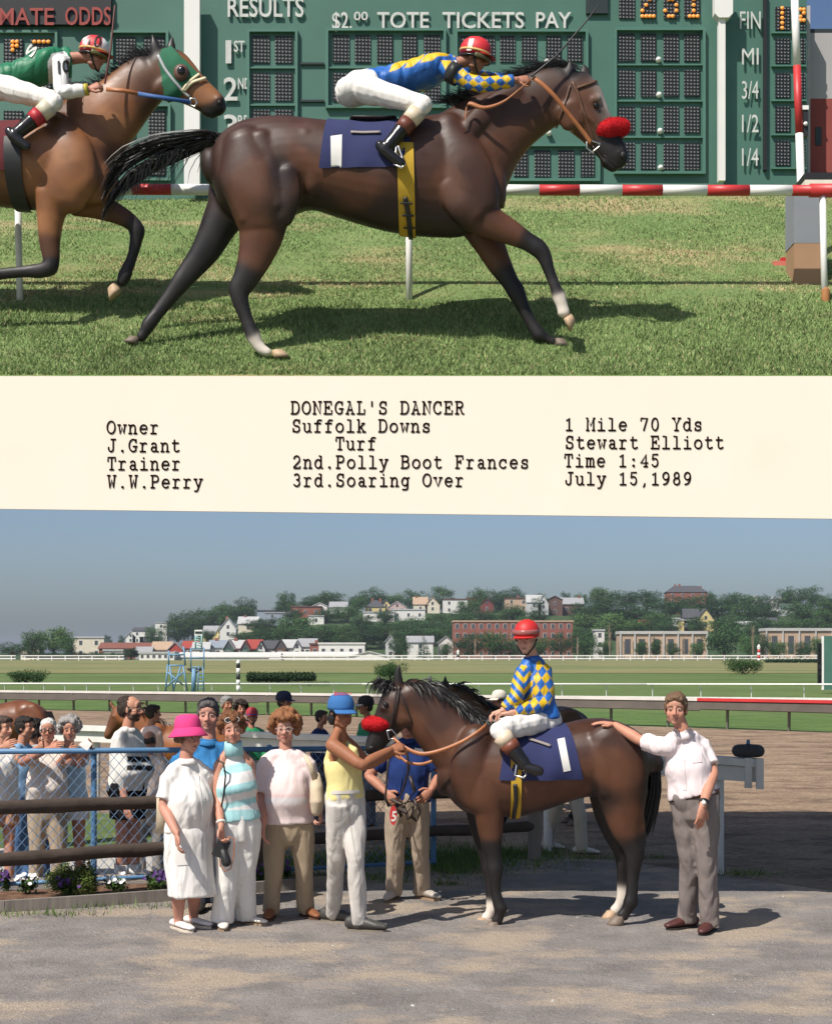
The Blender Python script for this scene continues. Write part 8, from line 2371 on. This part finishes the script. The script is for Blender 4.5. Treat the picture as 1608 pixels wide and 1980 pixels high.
# ------------------------------------------------------------------ buildings on and below the hill
CN = {'white': (.66, .64, .60), 'cream': (.62, .56, .44), 'yellow': (.60, .48, .22), 'tan': (.46, .32, .22), 'brick': (.24, .085, .06), 'brown': (.12, .065, .05), 'grey': (.34, .34, .35), 'blue grey': (.25, .29, .34), 'dark green': (.06, .10, .08), 'dark grey': (.075, .075, .085), 'red': (.36, .055, .04), 'pale grey': (.48, .48, .47), 'rust': (.22, .08, .055), 'pinkish': (.50, .36, .34), 'dark red': (.17, .04, .035)}
def wallm(c): return mat('wall_' + c.replace(' ', '_'), CN[c], .85, .08, .8)
def roofm(c): return mat('roof_' + c.replace(' ', '_'), tuple(k * .85 for k in CN[c]), .9, .12, 1.5, bump=.2, bscale=4)
M_pane = mat('dark_pane', (.07, .075, .085), .2, .1)
def building(x0, x1, yr, ye, yb_, wall, roof, kind, D=None, where='', cols=None, rows=None, chim=None, label=None, trim=None, depth=None):
    """x0..x1 width, yr ridge, ye eaves, yb_ base (pixels); kind: gable end, side gable, flat or hip"""
    pc = (x0 + x1) / 2
    if D is None:
        D = hill_hit(pc, yb_)
    s = D / FPX; w = (x1 - x0) * s; base = P(pc, yb_, D)
    gz = hill_z(base.x, D) if D > 500 else 0.0
    zb = min(base.z, gz) - .8; ze, zr = P(pc, ye, D).z, P(pc, yr, D).z
    dp = depth or min(max(w, 6), 10)
    t = thing('apartment_block' if kind == 'flat' and w > 14 else 'house', label, 'building' if kind == 'flat' and w > 14 else 'house', V(base.x, D, gz), 'buildings on the hill')
    xa, xb = base.x - w / 2, base.x + w / 2
    mb = MB()
    ov = .35
    if kind == 'gable':
        mb.prism([V(xa, D, zb), V(xb, D, zb), V(xb, D, ze), V(base.x, D, zr), V(xa, D, ze)], (0, dp, 0)); part('wall', mb, wallm(wall), t, smooth=False)
        rf = MB()
        for k in (-1, 1):
            e = V(base.x + k * (w / 2 + ov), D - ov, ze - ov * (zr - ze) / (w / 2)); r_ = V(base.x, D - ov, zr + .02)
            q = [e, r_, r_ + V(0, 0, .28), e + V(0, 0, .28)]; rf.prism(q, (0, dp + 2 * ov, 0))
        ro = part('roof', rf, roofm(roof), t, smooth=False)
    elif kind == 'side':
        mb.prism([V(xa, D, zb), V(xa, D + dp, zb), V(xa, D + dp, ze), V(xa, D + dp / 2, zr), V(xa, D, ze)], (w, 0, 0)); part('wall', mb, wallm(wall), t, smooth=False)
        rf = MB()
        for k in (-1, 1):
            e = V(xa - ov, D + dp / 2 + k * (dp / 2 + ov), ze - ov * (zr - ze) / (dp / 2)); r_ = V(xa - ov, D + dp / 2, zr + .02)
            rf.prism([e, r_, r_ + V(0, 0, .25), e + V(0, 0, .25)], (w + 2 * ov, 0, 0))
        ro = part('roof', rf, roofm(roof), t, smooth=False)
    elif kind == 'hip':
        mb.box((xa, D, zb), (xb, D + dp, ze)); part('wall', mb, wallm(wall), t, smooth=False)
        rf = MB(); i_ = min(w, dp) * .42
        rf.add([V(xa - ov, D - ov, ze), V(xb + ov, D - ov, ze), V(xb + ov, D + dp + ov, ze), V(xa - ov, D + dp + ov, ze), V(xa + i_, D + dp / 2, zr), V(xb - i_, D + dp / 2, zr)], [(0, 1, 5, 4), (1, 2, 5), (2, 3, 4, 5), (3, 0, 4), (3, 2, 1, 0)]); ro = part('roof', rf, roofm(roof), t, smooth=False)
    else:
        mb.box((xa, D, zb), (xb, D + dp, ze)); part('wall', mb, wallm(wall), t, smooth=False)
        rf = MB(); rf.box((xa - .25, D - .25, ze + .003), (xb + .25, D + dp + .25, ze + .55)); ro = part('roof', rf, roofm(roof), t, smooth=False)
    hgt = ze - max(zb, gz); nr = rows if rows is not None else max(1, int(hgt / 3.0 + .3)); ncw = cols if cols is not None else max(1, int(w / 4.2))
    zlo = max(zb + .8, gz)
    for j in range(nr):
        for i in range(ncw):
            wx = xa + w * (i + .5) / ncw; wz = zlo + (ze - zlo) * (j + .55) / nr; ww, hh = min(.50, w / ncw * .22), min(.70, (ze - zlo) / nr * .26)
            if hh < .25: continue
            mb = MB(); mb.box((wx - ww - .08, D - .07, wz - hh - .08), (wx + ww + .08, D - .004, wz + hh + .08)); wf = part('window', mb, mat('window_trim', (.60, .58, .55), .7), t, smooth=False)
            mb = MB(); mb.box((wx - ww, D - .10, wz - hh), (wx + ww, D - .072, wz + hh)); part('pane', mb, M_pane, wf, smooth=False)
    if kind == 'gable' and zr - ze > 2.2:
        mb = MB(); mb.box((base.x - .5, D - .08, ze + .1), (base.x + .5, D - .004, ze + 1.5)); part('window', mb, M_pane, t, smooth=False)
    for cx_, cy_ in (chim or ()):
        q = P(cx_, cy_, D + dp / 2); mb = MB(); mb.box((q.x - .5, q.y - .5, zr - 2.2), (q.x + .5, q.y + .5, q.z)); part('chimney', mb, wallm('brick'), ro, smooth=False)
    return t
HS = [  # low row behind the stables
 (40, 76, 1246, 1255, 1272, 'cream', 'dark grey', 'gable', 480, 'low', ()), (141, 201, 1233, 1234, 1268, 'cream', 'pale grey', 'flat', 520, 'low', ()), (191, 299, 1244, 1254, 1266, 'rust', 'rust', 'side', 500, 'low', ()), (200, 238, 1258, 1259, 1272, 'white', 'pale grey', 'flat', 484, 'low', ()),
 (262, 292, 1252, 1262, 1272, 'grey', 'grey', 'side', 490, 'low', ()), (294, 330, 1242, 1256, 1272, 'cream', 'tan', 'side', 494, 'low', ()), (325, 352, 1243, 1256, 1272, 'red', 'grey', 'gable', 490, 'low', ()), (353, 381, 1241, 1253, 1272, 'grey', 'red', 'side', 494, 'low', ()), (372, 404, 1243, 1255, 1272, 'white', 'pale grey', 'side', 490, 'low', ()),
 (404, 438, 1239, 1252, 1272, 'white', 'blue grey', 'side', 494, 'low', ((419, 1234),)), (432, 452, 1238, 1254, 1272, 'dark green', 'pale grey', 'gable', 489, 'low', ()), (446, 471, 1239, 1253, 1272, 'grey', 'pale grey', 'side', 495, 'low', ((456, 1233),)), (465, 482, 1240, 1255, 1272, 'dark green', 'red', 'gable', 489, 'low', ()), (478, 505, 1238, 1254, 1272, 'brown', 'red', 'side', 495, 'low', ()),
 (496, 512, 1241, 1256, 1272, 'white', 'dark grey', 'gable', 489, 'low', ()), (506, 536, 1240, 1254, 1272, 'white', 'dark grey', 'side', 495, 'low', ()), (531, 552, 1238, 1254, 1272, 'brown', 'dark grey', 'gable', 489, 'low', ()), (546, 572, 1238, 1252, 1272, 'grey', 'pale grey', 'side', 495, 'low', ()), (566, 582, 1240, 1254, 1272, 'white', 'grey', 'gable', 489, 'low', ()), (577, 611, 1236, 1250, 1272, 'white', 'grey', 'side', 495, 'low', ()),
 (599, 618, 1246, 1247, 1272, 'brick', 'brown', 'flat', 486, 'low', ((612, 1238),)),
 # upper slope
 (243, 262, 1222, 1232, 1244, 'white', 'pale grey', 'gable', None, 'up', ()), (256, 292, 1214, 1220, 1244, 'white', 'dark grey', 'side', None, 'up', ()), (270, 309, 1221, 1231, 1246, 'cream', 'pale grey', 'side', None, 'up', ()), (300, 323, 1204, 1205, 1220, 'white', 'grey', 'flat', None, 'up', ()),
 (393, 422, 1211, 1225, 1240, 'yellow', 'grey', 'side', None, 'up', ()), (416, 434, 1211, 1226, 1240, 'yellow', 'grey', 'gable', None, 'up', ()), (425, 456, 1196, 1216, 1238, 'white', 'pale grey', 'gable', None, 'up', ((439, 1192),)), (460, 498, 1193, 1206, 1224, 'cream', 'pale grey', 'side', None, 'up', ((474, 1190),)), (497, 532, 1176, 1182, 1206, 'blue grey', 'dark grey', 'flat', None, 'up', ()), (512, 568, 1185, 1186, 1210, 'blue grey', 'grey', 'flat', None, 'up', ()),
 (562, 620, 1172, 1174, 1194, 'brick', 'brown', 'flat', None, 'up', ()), (596, 626, 1191, 1192, 1208, 'white', 'grey', 'flat', None, 'up', ()), (604, 632, 1166, 1172, 1188, 'white', 'pale grey', 'gable', None, 'up', ()), (637, 671, 1164, 1174, 1190, 'white', 'grey', 'side', None, 'up', ()), (706, 745, 1160, 1174, 1186, 'yellow', 'dark grey', 'hip', None, 'up', ((720, 1157), (735, 1157))), (736, 757, 1161, 1174, 1186, 'yellow', 'dark grey', 'gable', None, 'up', ()),
 (750, 785, 1163, 1174, 1186, 'pinkish', 'pale grey', 'gable', None, 'up', ()), (702, 762, 1184, 1185, 1203, 'white', 'pale grey', 'flat', None, 'up', ()), (757, 822, 1179, 1180, 1201, 'white', 'pale grey', 'flat', None, 'up', ()), (799, 826, 1155, 1168, 1186, 'cream', 'tan', 'side', None, 'up', ((805, 1153),)), (822, 850, 1155, 1170, 1186, 'cream', 'tan', 'gable', None, 'up', ()),
 (856, 904, 1159, 1160, 1187, 'white', 'brown', 'flat', None, 'up', ()), (902, 932, 1156, 1164, 1187, 'dark red', 'dark red', 'side', None, 'up', ()), (928, 954, 1159, 1168, 1187, 'dark red', 'dark red', 'gable', None, 'up', ()), (941, 970, 1153, 1166, 1181, 'white', 'dark grey', 'side', None, 'up', ()), (962, 986, 1153, 1168, 1181, 'white', 'dark grey', 'gable', None, 'up', ()), (977, 1023, 1157, 1158, 1184, 'tan', 'brown', 'flat', None, 'up', ((1001, 1152),)),
 (1018, 1046, 1151, 1164, 1192, 'pale grey', 'pale grey', 'side', None, 'up', ()), (1040, 1060, 1151, 1168, 1192, 'pale grey', 'grey', 'gable', None, 'up', ()), (1058, 1087, 1153, 1160, 1190, 'brown', 'brown', 'gable', None, 'up', ()), (1085, 1128, 1156, 1168, 1190, 'brown', 'grey', 'side', None, 'up', ((1119, 1152),)),
 (1290, 1368, 1132, 1145, 1158, 'brick', 'dark grey', 'hip', None, 'up', ((1305, 1130), (1313, 1129), (1354, 1133))), (1322, 1352, 1178, 1194, 1222, 'dark grey', 'dark grey', 'side', None, 'up', ()), (1348, 1380, 1178, 1198, 1222, 'yellow', 'dark grey', 'gable', None, 'up', ()), (1317, 1357, 1199, 1200, 1222, 'yellow', 'pale grey', 'flat', None, 'up', ()), (1236, 1256, 1200, 1210, 1226, 'white', 'red', 'side', None, 'up', ()),
 (1304, 1316, 1196, 1197, 1214, 'white', 'pale grey', 'flat', None, 'up', ()), (1425, 1464, 1202, 1210, 1222, 'white', 'pale grey', 'side', None, 'up', ()), (1464, 1504, 1195, 1208, 1222, 'blue grey', 'dark grey', 'side', None, 'up', ()), (1453, 1470, 1152, 1160, 1172, 'white', 'grey', 'gable', None, 'up', ()), (1487, 1507, 1154, 1164, 1184, 'white', 'grey', 'gable', None, 'up', ()), (1508, 1532, 1155, 1161, 1178, 'white', 'pale grey', 'side', None, 'up', ()), (1510, 1538, 1168, 1176, 1190, 'grey', 'dark green', 'side', None, 'up', ()),
 # hill foot, right of the stables
 (745, 764, 1229, 1240, 1268, 'pale grey', 'grey', 'gable', 500, 'foot', ()), (787, 837, 1231, 1242, 1268, 'white', 'grey', 'side', 486, 'foot', ((834, 1240),)), (847, 877, 1231, 1243, 1268, 'white', 'grey', 'gable', 492, 'foot', ()), (1150, 1168, 1219, 1220, 1268, 'white', 'pale grey', 'flat', 500, 'foot', ())]
WH = {'low': 'in row behind the stables', 'up': 'on the hill slope', 'foot': 'at the hill foot'}
KD = {'gable': 'gable end', 'side': 'pitched', 'flat': 'flat', 'hip': 'hipped'}
HS.sort(key=lambda h: (h[9], h[0]))
cnt_ = {}
for h in HS:
    i = cnt_.get(h[9], 0); cnt_[h[9]] = i + 1
    building(*h[:8], D=h[8], chim=h[10], label='%s house, %s %s roof, %s from left %s' % (h[5], h[6], KD[h[7]], ordinal(i), WH[h[9]]))
building(876, 1107, 1200, 1203, 1270, 'brick', 'tan', 'flat', 488, cols=15, rows=4, label='long four storey red brick apartment block behind the mounted rider', depth=14)
building(269, 337, 1263, 1264, 1287, 'white', 'pale grey', 'flat', 452, cols=6, rows=1, label='low white stable office with square windows left of the barns', depth=8)
building(336, 540, 1263, 1271, 1283, 'white', 'white', 'side', 458, cols=0, rows=0, label='long low white stable barn below the row of houses', depth=9)
building(536, 690, 1262, 1270, 1281, 'white', 'white', 'side', 461, cols=0, rows=0, label='second long white stable barn beside the gabled barn', depth=9)
building(672, 753, 1261, 1271, 1280, 'white', 'pale grey', 'gable', 455, cols=7, rows=1, label='white gabled barn end at the right of the stables', depth=12)
building(616, 705, 1245, 1246, 1268, 'white', 'white', 'flat', 476, cols=5, rows=1, label='two storey white flat roofed building behind the stable barns', depth=8)
# modern low buildings in white frames
M_frame = mat('dull_white_frame', (.46, .44, .42), .8, .1, 1)
def framed(label, x0, x1, y0, y1, n, D=486):
    t = thing('school_building', label, 'building', P((x0 + x1) / 2, y1, D)); s = D / FPX
    mb = MB(); a, b = P(x0, y0, D), P(x1, y1, D); mb.box((a.x, D, 0), (b.x, D + 10, a.z)); part('wall', mb, wallm('tan'), t, smooth=False)
    mb = MB(); mb.box((a.x - .3, D - .5, a.z), (b.x + .3, D + 10, a.z + .9)); part('roof_band', mb, M_frame, t, smooth=False)
    for i in range(n + 1):
        x = a.x + (b.x - a.x) * i / n; mb = MB(); mb.box((x - .22, D - .45, 0), (x + .22, D - .004, a.z - .003)); part('column', mb, M_frame, t, smooth=False)
    for i in range(n):
        x = a.x + (b.x - a.x) * (i + .5) / n; mb = MB(); mb.box((x - .9, D - .08, 1.6), (x + .9, D - .004, a.z - 1.6)); part('window', mb, M_pane, t, smooth=False)
framed('low tan school building in white frames right of the brick block', 1199, 1366, 1226, 1270, 6)
framed('second low tan building in white frames at the right edge', 1481, 1640, 1220, 1262, 5, 500)

# ------------------------------------------------------------------ grass tufts, weeds and stones in the yard
rs = np.random.RandomState(31)
def tuft_cols(p, rs):
    n = len(p); return np.clip(np.array([.10, .16, .04]) * (1 + .35 * rs.normal(size=(n, 1)).clip(-1.5, 1.8)), .01, .4)
pts = []
for cx_, cy_, sx, sy, n in ((880, 15.0, .5, .5, 2600), (865, 14.2, .22, .25, 1400), (930, 14.9, .3, .3, 900), (1000, 15.3, .25, .15, 700), (610, 14.6, .5, .3, 1500), (720, 14.9, .5, .35, 1500), (560, 13.6, .25, .15, 400), (1180, 14.95, .4, .05, 300), (1440, 13.85, .15, .06, 140), (40, 11.72, .3, .04, 60), (230, 12.05, .5, .05, 160), (105, 11.7, .2, .06, 120), (700, 13.6, .15, .1, 160), (760, 13.4, .12, .08, 90), (860, 13.2, .12, .06, 120), (880, 15.0, .3, .3, 10)):
    q = np.stack([X(cx_, cy_) + rs.normal(0, sx, n), cy_ + rs.normal(0, sy, n), np.full(n, .012)], 1); pts.append(q)
pts = np.concatenate(pts)
tag(blades('weed_grass', pts, rs.uniform(.03, .10, len(pts)), rs.uniform(.006, .012, len(pts)), tuft_cols, M_blade, .5, 7), 'patches of weedy grass round the fence and track edge', 'grass', kind='stuff')
n = 5200
Dd = 8.2 + 6.3 * rs.rand(n) ** 1.4; xx = (rs.rand(n) * 1700 - 40 - CX) / FPX * Dd
ok = np.array([on_gravel(np.array([[a, b, 0]]))[0] for a, b in zip(xx, Dd)]); xx, Dd = xx[ok], Dd[ok]; n = len(xx)
mbv = []; faces = []; cols = []
tet = np.array([(1, 0, 0), (-.5, .87, 0), (-.5, -.87, 0), (0, 0, .8)])
for i in range(n):
    s_ = rs.uniform(.003, .009) * (1 if rs.rand() < .96 else 1.9); a = rs.uniform(0, 6.28); ca, sa = math.cos(a), math.sin(a)
    q = tet * s_ * rs.uniform(.7, 1.3, (4, 3)); mbv.append(np.stack([q[:, 0] * ca - q[:, 1] * sa + xx[i], q[:, 0] * sa + q[:, 1] * ca + Dd[i], q[:, 2] + .014], 1))
    faces += [4 * i, 4 * i + 1, 4 * i + 3, 4 * i + 1, 4 * i + 2, 4 * i + 3, 4 * i + 2, 4 * i, 4 * i + 3]
    g = rs.uniform(.10, .42); cols += [(g, g * .96, g * .9)] * 4
me = np_mesh('gravel', np.concatenate(mbv), np.array(faces), np.full(3 * n, 3), [mat('gravel_stone', rough=.9, attr=True, var=.1)], smooth=False, cols=np.array(cols))
o = bpy.data.objects.new('gravel', me); COL.objects.link(o); tag(o, 'loose small stones scattered over the yard', 'gravel', kind='stuff')
bake()

# summer haze over the whole place
def haze_box(density):
    m = bpy.data.materials.new('summer_haze'); m.use_nodes = True
    N, L = m.node_tree.nodes, m.node_tree.links
    N.remove(N['Principled BSDF'])
    v = N.new('ShaderNodeVolumePrincipled'); v.inputs['Density'].default_value = density; v.inputs['Color'].default_value = (.80, .88, 1.0, 1); v.inputs['Anisotropy'].default_value = .2
    L.new(v.outputs[0], N['Material Output'].inputs['Volume'])
    mb = MB(); mb.box((-2600, -60, -2.0), (2600, 5100, 48)); o = part('haze', mb, m, None, smooth=False)
    tag(o, 'thin summer haze in the air over the course and hill', 'haze', kind='stuff')
haze_box(.00014)
